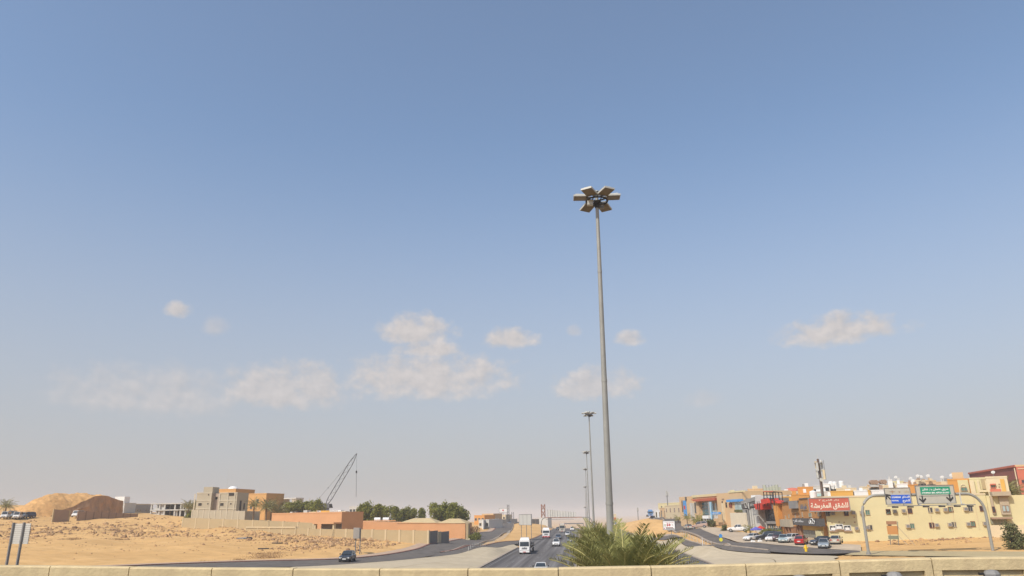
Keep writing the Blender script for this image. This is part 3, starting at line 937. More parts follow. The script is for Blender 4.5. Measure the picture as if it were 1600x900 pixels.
for (x0, z0), (x1, z1) in zip(jx[:-1], jx[1:]):
    z0 -= DECK; z1 -= DECK
    jit = random.uniform(-.006, .006); z0 += jit; z1 += jit + random.uniform(-.004, .004)
    g = 0.010
    def seg(q, a, b, y0, y1, dz0, dz1, bottom=None):
        za, zb = z0 + (z1 - z0) * (a - x0) / (x1 - x0), z0 + (z1 - z0) * (b - x0) / (x1 - x0)
        lo = (bottom, bottom) if bottom is not None else (za + dz0, zb + dz0)
        q.hexa([(a, y0, lo[0]), (b, y0, lo[1]), (b, y1, lo[1]), (a, y1, lo[0]), (a, y0, za + dz1), (b, y0, zb + dz1), (b, y1, zb + dz1), (a, y1, za + dz1)], M['parapet'])
    q = MB()
    e = 0.03
    # coping with a small chamfer
    seg(q, x0 + g, x1 - g, 0.0, 0.34, -0.24, -e)
    a, b = x0 + g, x1 - g
    q.hexa([(a, 0, z0 - e), (b, 0, z1 - e), (b, .34, z1 - e), (a, .34, z0 - e), (a, e, z0), (b, e, z1), (b, .34 - e, z1), (a, .34 - e, z0)], M['parapet'])
    seg(q, x0 + g, x0 + .17, 0.002, 0.338, 0, -0.241, bottom=-.02)
    seg(q, x1 - .17, x1 - g, 0.002, 0.338, 0, -0.241, bottom=-.02)
    seg(q, x0 + .171, x1 - .171, 0.075, 0.32, 0, -0.241, bottom=-.02)
    pan = q.build('parapet_panel', par)
    # dark joint strip set back between the panels
    MB().box(x1 - .006, x1 + .006, .03, .31, 0, min(z1, z0) - .05, M['joint']).build('joint_filler', pan)
    xm = (x0 + x1) / 2 + .06
    zt = (z0 + z1) / 2 - .225
    q = MB()
    q.tube([(xm, -.2, -.01), (xm, -.2, zt - .16), (xm, -.2, zt - .08), (xm, -.2, zt - .02), (xm, -.2, zt)], [.14, .15, .155, .12, .05], M['midgrey'], 10)
    q.box(xm - .24, xm - .155, -.22, -.15, zt - .10, zt - .055, M['dark'])
    o = q.build('guard_post', pan)

# ================================================================== HIGH MAST LAMPS ON THE MEDIAN
def mast():
    root = thing('high_mast_lamp', 'nearest and tallest tapered grey lamp mast with six floodlights, rising from the palm fronds', 'lamp mast', (0, 0, 0), 0, 'high mast lamps along the median')
    Ht = 30.35
    zs = [0.02, 8.2, 16.2, 24.0, Ht - .2]
    rs = [0.27, 0.225, 0.18, 0.145, 0.115]
    for i in range(4):
        q = MB()
        q.tube([(0, 0, zs[i] - (0.0 if i == 0 else 0.0)), (0, 0, zs[i + 1] + .0)], [rs[i], rs[i + 1] * 1.0], M['galv'], 16)
        q.tube([(0, 0, zs[i + 1] - .12), (0, 0, zs[i + 1] + .05)], [rs[i + 1] * 1.10] * 2, M['galv'], 16)
        q.build('mast_section', root, smooth=False)
    MB().tube([(0, 0, 0), (0, 0, .06)], .5, M['steel'], 12).tube([(0, 0, .06), (0, 0, .35)], [.36, .285], M['steel'], 12).build('base_flange', root)
    q = MB()
    for zz in (Ht - .55, Ht - .95):
        pts = [(.78 * math.cos(k * PI / 12), .78 * math.sin(k * PI / 12), zz) for k in range(25)]
        q.tube(pts, .06, M['dark'], 6)
    for k in range(4):
        a = k * PI / 2 + .4
        q.tube([(.1 * math.cos(a), .1 * math.sin(a), Ht - .3), (.78 * math.cos(a), .78 * math.sin(a), Ht - .55), (.78 * math.cos(a), .78 * math.sin(a), Ht - .95), (.1 * math.cos(a), .1 * math.sin(a), Ht - 1.25)], .045, M['dark'], 6)
    q.build('head_ring', root)
    MB().tube([(0, 0, Ht - .45), (0, 0, Ht - .2), (0, 0, Ht - .1)], [.24, .26, .08], M['lampshell'], 12).build('mast_cap', root)
    MB().tube([(0, 0, Ht - 1.5), (0, 0, Ht - .96)], [.15, .26], M['dark'], 10).build('cable_guide', root)
    for k in range(2):
        a = .9 + k * 2.6
        c, s_ = math.cos(a) * .55, math.sin(a) * .55
        MB().box(c - .2, c + .2, s_ - .16, s_ + .16, Ht - 1.35, Ht - .98, M['lampshell'] if k else M['steel']).build('control_gear', root)
    for k in range(6):
        a = k * PI / 3
        e = thing('floodlight', None, None, (0, 0, 0))
        # radial box, 1.0 long, tipped so that it looks outwards and down
        t = Matrix.Rotation(a, 4, 'Z') @ Matrix.Translation((1.2, 0, Ht - .62 - (.32 if k in (1, 2) else 0))) @ Matrix.Rotation(math.radians({1: 15, 2: 15, 4: -8, 5: -8}.get(k, -1)), 4, 'Y')
        q = MB()
        L_, Wd = .5, .42
        top = [(-L_, -Wd * .75, .0), (L_ * .85, -Wd * .8, .02), (L_ * .85, Wd * .8, .02), (-L_, Wd * .75, .0)]
        tp = [(-L_ * .85, -Wd * .5, .17), (L_ * .65, -Wd * .55, .2), (L_ * .65, Wd * .55, .2), (-L_ * .85, Wd * .5, .17)]
        q.hexa([(-L_, -Wd, -.08), (L_, -Wd, -.08), (L_, Wd, -.08), (-L_, Wd, -.08), (-L_, -Wd, .05), (L_, -Wd, .05), (L_, Wd, .05), (-L_, Wd, .05)], M['lampshell'])
        q.hexa([(p[0], p[1], .052) for p in top] + tp, M['lampshell'])
        q.tube([(-L_ - .3, 0, .0), (-L_, 0, .0)], .07, M['steel'], 6)
        me = q.mesh('floodlight')
        bpy.data.objects.remove(e)
        o = link('floodlight', me, root); o.matrix_local = t
        b2 = bmesh.new(); b2.from_mesh(me); bmesh.ops.recalc_face_normals(b2, faces=b2.faces); b2.to_mesh(me); b2.free()
        l2 = link('lens', MB().box(-L_ * .93, L_ * .93, -Wd * .92, Wd * .92, -.105, -.082, M['lens']).mesh('lens'), o)
    return root
mast_a = mast()
MASTS = [(932.6, 50, 312), (920.6, 172, 657), (916.6, 283, 714), (915.0, 392, 738), (914.0, 510, 755), (913.2, 640, 767)]
lab = [None, 'second lamp mast from the camera, just left of the nearest mast', 'third lamp mast along the median, about half as tall in view as the second',
       'fourth lamp mast along the median, a thin line just left of the third', 'fifth lamp mast far down the median, very small in the haze', 'farthest lamp mast still seen down the median, faint in the haze']
for (px, D, py), lb in zip(MASTS, lab):
    v = ray(px, py)
    x, y = v.x * D, v.y * D
    o = mast_a if lb is None else copy_tree(mast_a, lb, (x, y, -1.05 if y < 440 else H(x, y)), 0.1, 'high mast lamps along the median')
    if lb is None:
        vb = ray(951.5, 812)
        o.location = (vb.x * D, vb.y * D, -1.05)
        o.rotation_euler = (0, math.atan((x - vb.x * D) / 30.0), yaw + math.atan2(-x, y))
    else:
        o.rotation_euler.z = .1

# ================================================================== PALMS
def frond_mesh(L, bend, lift, n=30, wl=0.55, seed=0, m='frond'):
    rnd = random.Random(seed)
    q = MB()
    P = []
    th = lift
    p = Vector((0, 0, 0))
    for i in range(15):
        P.append(p.copy())
        p = p + Vector((math.sin(th), 0, math.cos(th))) * (L / 14)
        th += bend / 14 * (0.4 + 1.3 * i / 14)
    q.tube(P, [.065 * (1 - i / 15) + .01 for i in range(15)], M['rachis'], 4)
    def pos(t):
        k = min(13.999, t * 14); i = int(k); f = k - i
        return P[i].lerp(P[i + 1], f), (P[i + 1] - P[i]).normalized()
    for i in range(n):
        t = .12 + .88 * (i + .5) / n
        c, d = pos(t)
        up = Vector((0, 1, 0)).cross(d).normalized()
        if up.z < 0 and abs(up.z) > .2: up = -up
        ll = wl * (0.45 + 1.1 * math.sin(PI * min(1, .15 + t * .85)) ** .8) * rnd.uniform(.65, 1.25)
        for s_ in (-1, 1):
            a = rnd.uniform(.55, .85)
            dirv = (d * a + Vector((0, s_, 0)) * (1 - .3 * a) + up * rnd.uniform(.25, .6)).normalized()
            e = c + dirv * ll + Vector((0, 0, -.10 * ll * rnd.random()))
            mid = c + dirv * ll * .45
            wv = dirv.cross(up).normalized() * (.021 * rnd.uniform(.7, 1.4))
            b = len(q.v)
            q.v += [tuple(c), tuple(mid + wv), tuple(e), tuple(mid - wv)]
            q.f.append((b, b + 1, b + 2, b + 3)); q.mi.append(q.slot(M[m]))
    return q.mesh('frond')
FR = [frond_mesh(4.3, .9, .0, 58, .50, 1), frond_mesh(4.0, 1.2, .0, 56, .5, 2), frond_mesh(3.6, .75, .0, 54, .46, 3), frond_mesh(3.8, 1.6, .0, 56, .5, 4, 'frond2'), frond_mesh(4.2, 1.05, .0, 56, .5, 5, 'frond2')]
def palm(name, label, loc, th, nf, spread=(0.05, .8), sc=1.0, seed=0, group=None, skirt=True, single=None, tr=.24):
    rnd = random.Random(seed)
    root = thing(name, label, 'palm', loc, rnd.random() * 6, group)
    q = MB()
    n = 9
    pts, rr = [], []
    for i in range(n * 2 + 1):
        z = th * i / (n * 2)
        pts.append((math.sin(z * .5) * .05, 0, z)); rr.append(tr * (1.15 - .25 * i / (n * 2)) * (1.12 if i % 2 else .95))
    pts[0] = (0, 0, -.3)
    q.tube(pts, rr, M['palmbark'], 9)
    q.build('trunk', root)
    lst = []
    for i in range(nf):
        a = i * 2.39996 + rnd.uniform(-.2, .2)
        f = (i + .5) / nf
        til = spread[0] + (spread[1] - spread[0]) * f ** .8 + rnd.uniform(-.08, .08)
        s_ = sc * rnd.uniform(.85, 1.1) * (1 - .12 * f)
        mt = Matrix.Translation((math.cos(a) * .12, math.sin(a) * .12, th - .12)) @ Matrix.Rotation(a, 4, 'Z') @ Matrix.Rotation(til, 4, 'Y') @ Matrix.Rotation(rnd.uniform(-.5, .5), 4, 'Z') @ Matrix.Scale(s_, 4)
        me = rnd.choice(FR[:3] if f < .6 else FR)
        lst.append((mt, me))
    if single is None:
        for mt, me in lst:
            o = link('frond', me, root); o.matrix_local = mt
    else:
        bm = bmesh.new()
        for mt, me in lst:
            b0 = len(bm.verts)
            bm.from_mesh(me)
            bm.verts.ensure_lookup_table()
            for v in bm.verts[b0:]:
                v.co = mt @ v.co
        me = bpy.data.meshes.new('crown')
        bm.to_mesh(me); bm.free()
        for x in ('rachis', single):
            me.materials.append(M[x])
        link('crown', me, root)
    return root
g = 'palms planted along the highway median'
def med_palm(px, D, th, nf, label, **k):
    v = ray(px, 850)
    return palm('date_palm', label, (v.x * D, v.y * D, -1.05), th, nf, group=g, **k)
med_palm(974, 31.5, 3.5, 96, 'nearest bushy date palm, right in front of the foot of the tall lamp mast', seed=3, spread=(.02, .6), sc=.95)
med_palm(954, 36.5, 3.7, 90, 'bushy date palm on the left of the clump, one frond reaching out over the lanes', seed=8, spread=(.02, .52), sc=.9)
med_palm(1006, 35, 2.8, 80, 'lowest date palm on the right of the clump, fronds arching over the far carriageway', seed=5, spread=(.08, 1.0), sc=.95)
med_palm(932, 56, 4.1, 80, 'taller narrow date palm behind the clump, its top just left of the second lamp mast', seed=12, spread=(.02, .36), sc=.8, tr=.28)
med_palm(955, 60, 3.3, 50, 'date palm half hidden directly behind the nearest palm clump', seed=15, spread=(.05, .6), sc=.9)
o = [c for c in COL.objects if c.name == 'date_palm.001'][0]
fr = link('frond', FR[3], o)
fr.matrix_local = Matrix.Translation((0, 0, 2.3)) @ Matrix.Rotation(PI - o.rotation_euler.z - .1, 4, 'Z') @ Matrix.Rotation(.75, 4, 'Y') @ Matrix.Scale(1.0, 4)

# ================================================================== TREES, SHRUBS
def leaf_cloud(blobs, n, size, m, seed, flat=.5):
    """leaf-sized quads spread through clumps: blobs = (cx, cy, cz, rx, ry, rz)"""
    rg = np.random.default_rng(seed)
    q = MB()
    k = q.slot(m)
    for i in range(n):
        b = blobs[rg.integers(len(blobs))]
        d = rg.normal(size=3); d /= np.linalg.norm(d)
        r = rg.random() ** .38
        c = np.array(b[:3]) + d * r * np.array(b[3:6])
        u = rg.normal(size=3); u /= np.linalg.norm(u)
        w = np.cross(u, d + rg.normal(size=3) * flat); w /= max(np.linalg.norm(w), 1e-3)
        s_ = size * rg.uniform(.6, 1.3)
        j = len(q.v)
        q.v += [tuple(c - u * s_), tuple(c + w * s_ * .55), tuple(c + u * s_), tuple(c - w * s_ * .55)]
        q.f.append((j, j + 1, j + 2, j + 3)); q.mi.append(k)
    return q.mesh('crown')
def crown_blobs(h, r, seed, n=16, base=.18, cone=.5):
    rnd = random.Random(seed)
    out = []
    for i in range(n):
        t = rnd.random()
        z = h * (base + (1 - base) * t)
        rr = r * (1 - cone * t) * (0.55 + .45 * min(1, t * 5 + .4))
        a = rnd.random() * 6.28; d = rr * rnd.uniform(.2, .8)
        s_ = r * rnd.uniform(.28, .48)
        out.append((math.cos(a) * d, math.sin(a) * d, min(z, h - s_ * .6), s_, s_, s_ * rnd.uniform(.9, 1.5)))
    return out
def tree_proto(name, label, cat, h, r, m, seed, nl=1500, size=.34, cone=.5, group=None, base=.18):
    root = thing(name, label, cat, (0, 0, -200), 0, group)
    q = MB()
    q.tube([(0, 0, -.4), (.05, 0, h * .25), (0, .08, h * .55), (0, 0, h * .8)], [r * .09 + .06, r * .07 + .05, r * .05 + .03, .03], M['bark'], 7)
    rnd = random.Random(seed)
    for i in range(6):
        a = i * 1.1 + rnd.random(); z = h * rnd.uniform(.18, .5)
        q.tube([(0, 0, z), (math.cos(a) * r * .35, math.sin(a) * r * .35, z + h * .12), (math.cos(a) * r * .65, math.sin(a) * r * .65, z + h * .28)], [.09, .06, .025], M['bark'], 5)
    q.build('trunk', root)
    link('crown', leaf_cloud(crown_blobs(h, r, seed, 20, base, cone), nl, size, m, seed), root)
    return root
USED = set()
def plant(proto, label, px, D, rz=0.0, sc=1.0, group=None, scz=None, dz=0.0):
    p = spot(px, D)
    p.z = GZat(p.x, p.y) + dz
    if proto.name not in USED:
        USED.add(proto.name)
        proto.location = p; proto.rotation_euler.z = rz; proto.scale = (sc, sc, scz or sc)
        proto['label'] = label
        if group: proto['group'] = group
        return proto
    return copy_tree(proto, label, p, rz, group, (sc, sc, scz or sc))

GT = 'dense green trees behind the peach compound'
tA = tree_proto('dense_tree', '-', 'tree', 8.5, 4.2, M['leaf'], 1, 2400, .40, .55, GT, .05)
tB = tree_proto('dense_tree', '-', 'tree', 8.5, 3.8, M['leaf'], 2, 2200, .40, .6, GT, .05)
tC = tree_proto('dense_tree', '-', 'tree', 8.5, 4.4, M['leaf2'], 3, 2200, .38, .5, GT, .05)
# px, photo y of the top, distance, prototype, horizontal scale, label
ROW = [(569, 789, 258, 0, 1.0, 'leftmost dark green tree of the row behind the long peach wall'),
       (587, 791, 255, 1, .95, 'second dark tree of the row, right beside the leftmost one'),
       (603, 793, 262, 2, 1.0, 'lighter green tree above the white tank on the peach wall'),
       (618, 794, 268, 1, .9, 'dark tree left of the first hip roof'),
       (633, 795, 272, 0, .9, 'dark tree directly behind the left slope of the first hip roof'),
       (645, 797, 276, 2, .8, 'smaller tree behind the top of the first hip roof'),
       (659, 797, 280, 1, .72, 'smallest pointed tree in the gap of the row'),
       (678, 790, 252, 2, 1.0, 'tall bright tree between the two hip roofs'),
       (692, 789, 256, 0, 1.0, 'tall dark tree behind the second hip roof'),
       (708, 790, 250, 1, 1.05, 'tall tree above the right slope of the second hip roof'),
       (722, 795, 255, 0, .85, 'last tree of the row, sloping down to the right')]
for i, (px, ty, D, k, sc, lb) in enumerate(ROW):
    p = spot(px, D); top = at(px, ty, D)[2]
    plant((tA, tB, tC)[k], lb, px, D, i * 1.7, sc, GT, max(.5, (top - p.z) / 8.5))
G2 = 'trees behind the peach house'
for px, ty, D, k, sc, lb in [(446, 787, 290, 2, .9, 'tree above the left end of the peach house roof'), (459, 786, 292, 0, 1.0, 'tree second from the left behind the peach house'),
                         (473, 787, 294, 1, .9, 'middle tree behind the peach house, beside a thin pole'), (488, 785, 285, 2, .9, 'tree left of the foot of the crane boom'), (495, 783, 280, 0, .8, 'darkest tree, right at the foot of the crane boom')]:
    p = spot(px, D); top = at(px, ty, D)[2]
    plant((tA, tB, tC)[k], lb, px, D, px, sc, G2, max(.5, (top - p.z) / 8.5))
shrub = tree_proto('shrub', '-', 'shrub', 1.6, 1.1, M['leaf2'], 9, 420, .2, .25, None, .1)
drysh = tree_proto('shrub', '-', 'shrub', 1.3, 1.0, M['olive'], 10, 320, .18, .2, None, .1)
bush = tree_proto('bushy_tree', 'round olive green tree by the sand at the right edge', 'tree', 4.8, 2.6, M['olive'], 14, 2600, .2, .25, None, .02)
plant(bush, 'round olive green tree beside the cream wall at the right edge', 1589, 138, 0, .92, None, .72)
plant(shrub, 'dark green bush below the palms, left of the grey villa wall', 294, 262, 0, 2.2, None, 1.9)
plant(shrub, 'dark green shrub beside the cream gate pillar', 742, 222, 1, 1.3)
plant(shrub, 'low green shrub left of the dark hip roofed gate stones', 736, 220, 3, 1.0)
plant(drysh, 'grey olive bush on the sandy verge before the white wall block', 1133, 205, 2, 1.3)
plant(drysh, 'low flat bush just right of the olive bush on the verge', 1142, 204, 2.6, 1.0, None, .5)
GS = 'green shrubs before the dark glass shop'
for i, (px, D, sc) in enumerate([(1194, 191, 1.0), (1199, 189, 1.15), (1205, 188, 1.2), (1211, 187, 1.1), (1217, 186, 1.2)]):
    plant(shrub, ['leftmost', 'second', 'middle', 'fourth', 'rightmost'][i] + ' of the green shrubs in a bed before the dark glass shop', px, D, i * 1.3, sc, GS, sc * .9)
for i, (px, D, sc) in enumerate([(1108, 246, 1.3), (1113, 243, 1.5), (1117, 240, 1.2), (1098, 250, 1.4)]):
    plant(drysh, ['small bush right of the pale blue pylon', 'wider bush in front of the cream pilaster', 'low bush left of the blue hanging sign', 'bush at the foot of the glass entrance'][i], px, D, i, sc)

# palms away from the median: the crown is one leafy mesh at that size
GP = 'date palms by the houses on the left'
def far_palm(px, ty, D, label, group, nf=30, sc=1.0, m='frond2', seed=0, tr=.22, spread=(.1, 1.75)):
    p = spot(px, D); p.z = GZat(p.x, p.y)
    top = at(px, ty, D)[2]
    return palm('date_palm', label, p, max(1.0, top - p.z - 2.4 * sc), nf, spread, sc * .8, seed, group, single=m, tr=tr)
M['greypalm'] = leafmat('grey green frond', (0.20, 0.195, 0.10), 0.3, 0.2)
far_palm(289, 780, 300, 'left palm of the pair beside the concrete frame building', GP, 34, 1.15, 'greypalm', 1)
far_palm(299, 781, 306, 'right palm of the pair, against the wall of the grey villa', GP, 34, 1.15, 'greypalm', 2)
far_palm(393, 778, 246, 'palm against the shaded side of the grey villa', GP, 34, .95, 'greypalm', 3)
far_palm(413, 779, 243, 'tallest palm in front of the orange house', GP, 36, 1.1, 'greypalm', 4)
far_palm(421, 780, 245, 'palm just right of the tallest one at the orange house', GP, 36, 1.1, 'greypalm', 5)
far_palm(434, 787, 247, 'lower palm by the left corner of the peach house', GP, 34, 1.0, 'greypalm', 6)
far_palm(1, 778, 300, 'palm cut by the left edge of the view, beside parked vans', GP, 34, 1.1, 'greypalm', 7)
GQ = 'small palms along the shops'
for i, (px, ty, D, sc, lb) in enumerate([(1076, 800, 262, .8, 'small palm right of the blue banner'), (1090, 802, 255, .9, 'small palm in front of the dark entrance recess'), (1096, 801, 252, 1.0, 'small palm before the teal glass front'),
                                 (1167, 826, 200, .55, 'little palm at the left foot of the charcoal shop'), (1173, 825, 198, .6, 'little palm beside the charcoal shop entrance'), (1062, 803, 290, .8, 'small palm left of the blue banner')]):
    far_palm(px, ty, D, lb, GQ, 22, sc, 'leaf2', 30 + i, .15, (.3, 1.7))
far_palm(1587, 748, 179, 'feathery palm rising over the cream wall by the red building', GP, 40, 1.0, 'frond2', 41, .22, (.1, 1.9))
far_palm(1598, 750, 183, 'palm at the right edge, partly cut, before the red building', GP, 40, 1.0, 'greypalm', 42, .22, (.1, 1.9))

# ================================================================== LEFT SIDE: DESERT LOTS, WALLS, HOUSES
# ---- quarried sand hill with a cut face
fh = Fac('sand_hill', None, None, 30, 296, 193, 322)
fh.root['kind'] = 'structure'
cols = [  # px, y of the cut edge, y of the sky edge
    (20, 826, 817), (34, 826, 809), (46, 825, 801), (58, 822, 793), (72, 814, 785), (86, 800, 776.5), (100, 796, 773.2), (116, 791, 772), (130, 783, 771.6), (147, 776, 772.2), (158, 774.2, 773.0), (167, 774.4, 773.6), (178, 778, 777.2), (188, 782, 781.3), (193, 782.6, 782.4)]
VS = [0, .5, 1.0, 1.6, 2.3, 3, 3.8, 4.6, 5.4, 6.2, 7, 8, 9.5, 11, 13, 17, 21, 26, 32, 40]
n1 = lambda a, b, sc, sd: float(vnoise(np.array([a + 300.0]), np.array([b + 300.0]), sc, sd)[0])
prof = []
kk = 6
CA = np.array(cols, float)
for px in np.linspace(cols[0][0], cols[-1][0], 200):
    prof.append((px, float(np.interp(px, CA[:, 0], CA[:, 1])), float(np.interp(px, CA[:, 0], CA[:, 2]))))
sm = lambda L: [L[0]] + [(b[0], (a[1] + b[1] * 2 + c[1]) / 4, (a[2] + b[2] * 2 + c[2]) / 4) for a, b, c in zip(L[:-2], L[1:-1], L[2:])] + [L[-1]]
for _ in range(6): prof = sm(prof)
rows = []
for px, ye, ys in prof:
    u, we = fh.uw(px, ye)
    ws2 = fh.uw(px, ys, 7)[1]
    we += n1(u, 0, 1.6, 31) * .5
    r_ = []
    for v in VS:
        if v <= 8:
            t = v / 8; t = 1 - (1 - t) ** 2
            w = we + (ws2 - we) * t
        else:
            w = ws2 * math.exp(-((v - 8) / 10.0) ** 2) - max(0, v - 16) * .25
        w += (n1(u, v, 3.2, 32) * .7 + n1(u, v, 1.3, 33) * .5 + n1(u, v, .6, 34) * .3) * min(1, v / 2) * (1 if v < 16 else 0)
        r_.append((u, v, w))
    rows.append(r_)
V_, Fq = [p for r in rows for p in r], []
nv = len(VS)
for i in range(len(rows) - 1):
    for j in range(nv - 1):
        Fq.append((i * nv + j, (i + 1) * nv + j, (i + 1) * nv + j + 1, i * nv + j + 1))
me = bpy.data.meshes.new('hill_slope'); me.from_pydata(V_, [], Fq); me.materials.append(M['sandrub']); me.polygons.foreach_set('use_smooth', [True] * len(Fq)); me.update()
link('hill_slope', me, fh.root)
V_, Fq = [], []
nt = 9
for r in rows:
    u, _, h = r[0]
    for j in range(nt):
        t = j / (nt - 1)
        V_.append((u, -(1 - t) ** 1.7 * 1.8 + (n1(u, t * 9, 2.6, 17) * 1.9 + n1(u, t * 9, 1.1, 18) * .7) * (1 - t) ** .5 * min(1, t * 4 + .3) - .02, -3 + (h + 3) * t))
V_ += [(p[0] + .02, p[1], p[2]) for p in rows[-1]] + [(rows[-1][0][0] + .02, v, -4) for v in VS]
for i in range(len(rows) - 1):
    for j in range(nt - 1):
        Fq.append((i * nt + j, (i + 1) * nt + j, (i + 1) * nt + j + 1, i * nt + j + 1))
b0 = len(rows) * nt
for j in range(nv - 1):
    Fq.append((b0 + j, b0 + j + 1, b0 + nv + j + 1, b0 + nv + j))
me = bpy.data.meshes.new('cut_face'); me.from_pydata(V_, [], Fq); me.materials.append(M['sandcut']); me.update()
link('cut_face', me, fh.root)
GF = GZat

# ---- brown panel wall with a gate gap, in front of the hill
f = Fac('compound_wall', 'brown rendered wall of square panels with an open gateway, in front of the sand hill', 'wall', 85, 281, 216, 296)
def wall_run(f, px0, px1, y0, y1, m, pm, n, th=.3, pier=.4, name='wall_panel', down=-2.5, piers=True, lab=None):
    """run of panels between piers; y0, y1: pixel rows of the top at both ends"""
    u0, w0 = f.uw(px0, y0); u1, w1 = f.uw(px1, y1)
    for i in range(n):
        a, b = i / n, (i + 1) / n
        ua, ub, wa, wb = u0 + (u1 - u0) * a, u0 + (u1 - u0) * b, w0 + (w1 - w0) * a, w0 + (w1 - w0) * b
        ua += pier / 2 if piers else .02; ub -= pier / 2 if piers else .02
        MB().hexa([(ua, 0, down), (ub, 0, down), (ub, th, down), (ua, th, down), (ua, 0, wa), (ub, 0, wb), (ub, th, wb), (ua, th, wa)], m).build(name, f.root)
    if piers:
        for i in range(n + 1):
            a = i / n
            u, w = u0 + (u1 - u0) * a, w0 + (w1 - w0) * a
            MB().box(u - pier / 2 + .004, u + pier / 2 - .004, -.07, th + .05, down, w + .08, pm).build('pier', f.root)
wall_run(f, 85, 109.5, 796, 797.5, M['brownwall'], M['beigewall'], 1)
wall_run(f, 123, 215, 798.5, 803, M['brownwall'], M['brownpier'], 8, pier=.28)

# ---- white house, grey outbuilding behind
f = Fac('white_house', 'small white stair tower with a grey base beside the sand hill', 'house', 191, 372, 209, 378)
f.body(7, f.uw(200, 787)[1], M['greywhite'])
u0, u1, w0, w1 = f.rect(195.5, 776, 204, 787)
MB().box(u0, u1, .4, 5, w0, w1, M['white']).build('stair_tower', f.root)
f = Fac('grey_outbuilding', 'long low grey building with tiny windows, between white house and concrete frame', 'building', 207, 395, 236, 400)
f.body(9, f.uw(220, 788.5)[1], M['midgrey'], rim_m=M['cream2'])
for x in (214.5, 219.5, 228, 232.5): f.window((x - .7, 796, x + .7, 799), M['glass'])
# ---- unfinished concrete frame
f = Fac('concrete_frame_building', 'unfinished two storey concrete frame with open bays and white infill walls', 'building', 234, 385, 291, 378)
W2, W1 = f.uw(262, 786)[1], f.uw(262, 796)[1]
L = f.L
for w, nm in ((W2, 'roof_slab'), (W1, 'floor_slab')):
    MB().box(-.4, L + .4, -.3, 11, w - .5, w, M['greywhite']).build(nm, f.root)
for px in (236, 249, 257, 273, 282, 290):
    u = f.uw(px, 795)[0]
    for v in (0, 5.5):
        MB().box(u - .28, u + .28, v, v + .5, -2, W1 - .502, M['greywhite']).build('column', f.root)
        MB().box(u - .28, u + .28, v, v + .5, W1 + .002, W2 - .502, M['greywhite']).build('column', f.root)
MB().box(.2, L - .2, 9.5, 9.8, -2, W2 - .51, M['greywhite']).build('rear_wall', f.root)
for x0, x1, wa, wb in ((237, 248, W1 + .01, W2 - 2.2), (250, 256, W1 + .01, W2 - .51), (250, 256, -1, W1 - .51), (237, 248, -1, W1 - 1.4), (274, 277, -1, W1 - .51), (283, 286, W1 + .01, W2 - .51)):
    a, b = f.uw(x0, 795)[0], f.uw(x1, 795)[0]
    MB().box(a, b, .6, .85, wa, wb, M['greywhite']).build('infill_wall', f.root)
MB().box(.3, L - .3, 5.8, 6, -1, W2 - .52, M['shade']).build('bay_shade_sheet', f.root)  # dark sheet painted as the shade inside the open bays

# ---- orange villa behind the grey one
f = Fac('orange_house', 'orange roofed villa showing above the unfinished grey villa', 'house', 334, 297, 364, 293)
f.body(13, f.uw(350, 765.5)[1], M['orange2'])
u, w = f.uw(357, 765.5)
MB().ball((u, 3, w), 1.9, M['white'], 12, 5, .75, True).build('roof_dome', f.root)
f = Fac('orange_house', 'plain orange block house with a shaded right side, behind the palms', 'house', 384, 290, 413, 285)
f.body(10, f.uw(400, 772.5)[1], M['orange2'])
f.window((401, 780, 404, 785)); f.window((391, 790, 394, 795))

# ---- grey villa under construction
f = Fac('unfinished_villa', 'unfinished grey blockwork villa with roof stair tower and black window holes', 'house', 305.5, 273, 367, 267)
base_top = f.uw(325, 769.5)[1]
uA = f.uw(331.5, 790)[0]; uB = f.uw(341.5, 790)[0]
mid = f.uw(345, 782)[1]
MB().box(0, uA, -.9, 11, -2, base_top, M['grey']).build('left_wing', f.root)
MB().box(uA + .003, uB, .6, 11, -2, f.uw(336, 771)[1], mat('pinkish block', (0.40, 0.32, 0.25), .92, .08, .5)).build('stair_bay', f.root)
MB().box(uB + .003, f.L, 0, 8.5, -2, base_top - .1, M['grey']).build('right_wing', f.root)
u0, u1, w0, w1 = f.rect(319.5, 761, 333.5, 769.4)
MB().box(u0, u1, -.5, 4, w0, w1, M['grey']).build('roof_tower', f.root)
for wz in (f.uw(320, 782)[1], f.uw(320, 795)[1], base_top - .18):
    MB().box(-.06, uA + .05, -1.0, -.902, wz - .18, wz + .18, M['greyband']).build('concrete_band', f.root)
    MB().box(uB - .05, f.L + .06, -.1, -.002, wz - .28, wz + .08, M['greyband']).build('concrete_band', f.root)
for px in (306.2, 331, 342.5, 355.5, 366.2):
    u = f.uw(px, 785)[0]
    v = -.9 if px < 332 else 0
    MB().box(u - .2, u + .2, v - .14, v - .104, -2, base_top - .4, M['greyband']).build('concrete_column', f.root)
def hole(px0, y0, px1, y1, v=0.0, arch=False):
    u0, u1, w0, w1 = f.rect(px0, y0, px1, y1)
    q = MB()
    q.box(u0 - .12, u0, v - .06, v + .3, w0 - .1, w1 + .1, M['greyband']).box(u1, u1 + .12, v - .06, v + .3, w0 - .1, w1 + .1, M['greyband'])
    q.box(u0 + .001, u1 - .001, v - .06, v + .3, w1, w1 + .1, M['greyband']).box(u0 + .001, u1 - .001, v - .06, v + .3, w0 - .1, w0, M['greyband'])
    o = q.build('window', f.root)
    MB().box(u0, u1, v - .025, v - .004, w0, w1, M['shade']).build('opening_shade', o)  # solid sheet, its dark colour stands for the shade in the opening
hole(312, 786, 317.5, 790.5, -.9); hole(326, 786, 328, 788.5, -.9); hole(327, 772, 329, 774.5, -.9)
hole(335, 776, 339, 780.5, .6)
hole(344, 786, 349.5, 790.5); hole(359.5, 786, 362, 788.5)
u0, u1, w0, w1 = f.rect(356, 770, 366, 774.5)
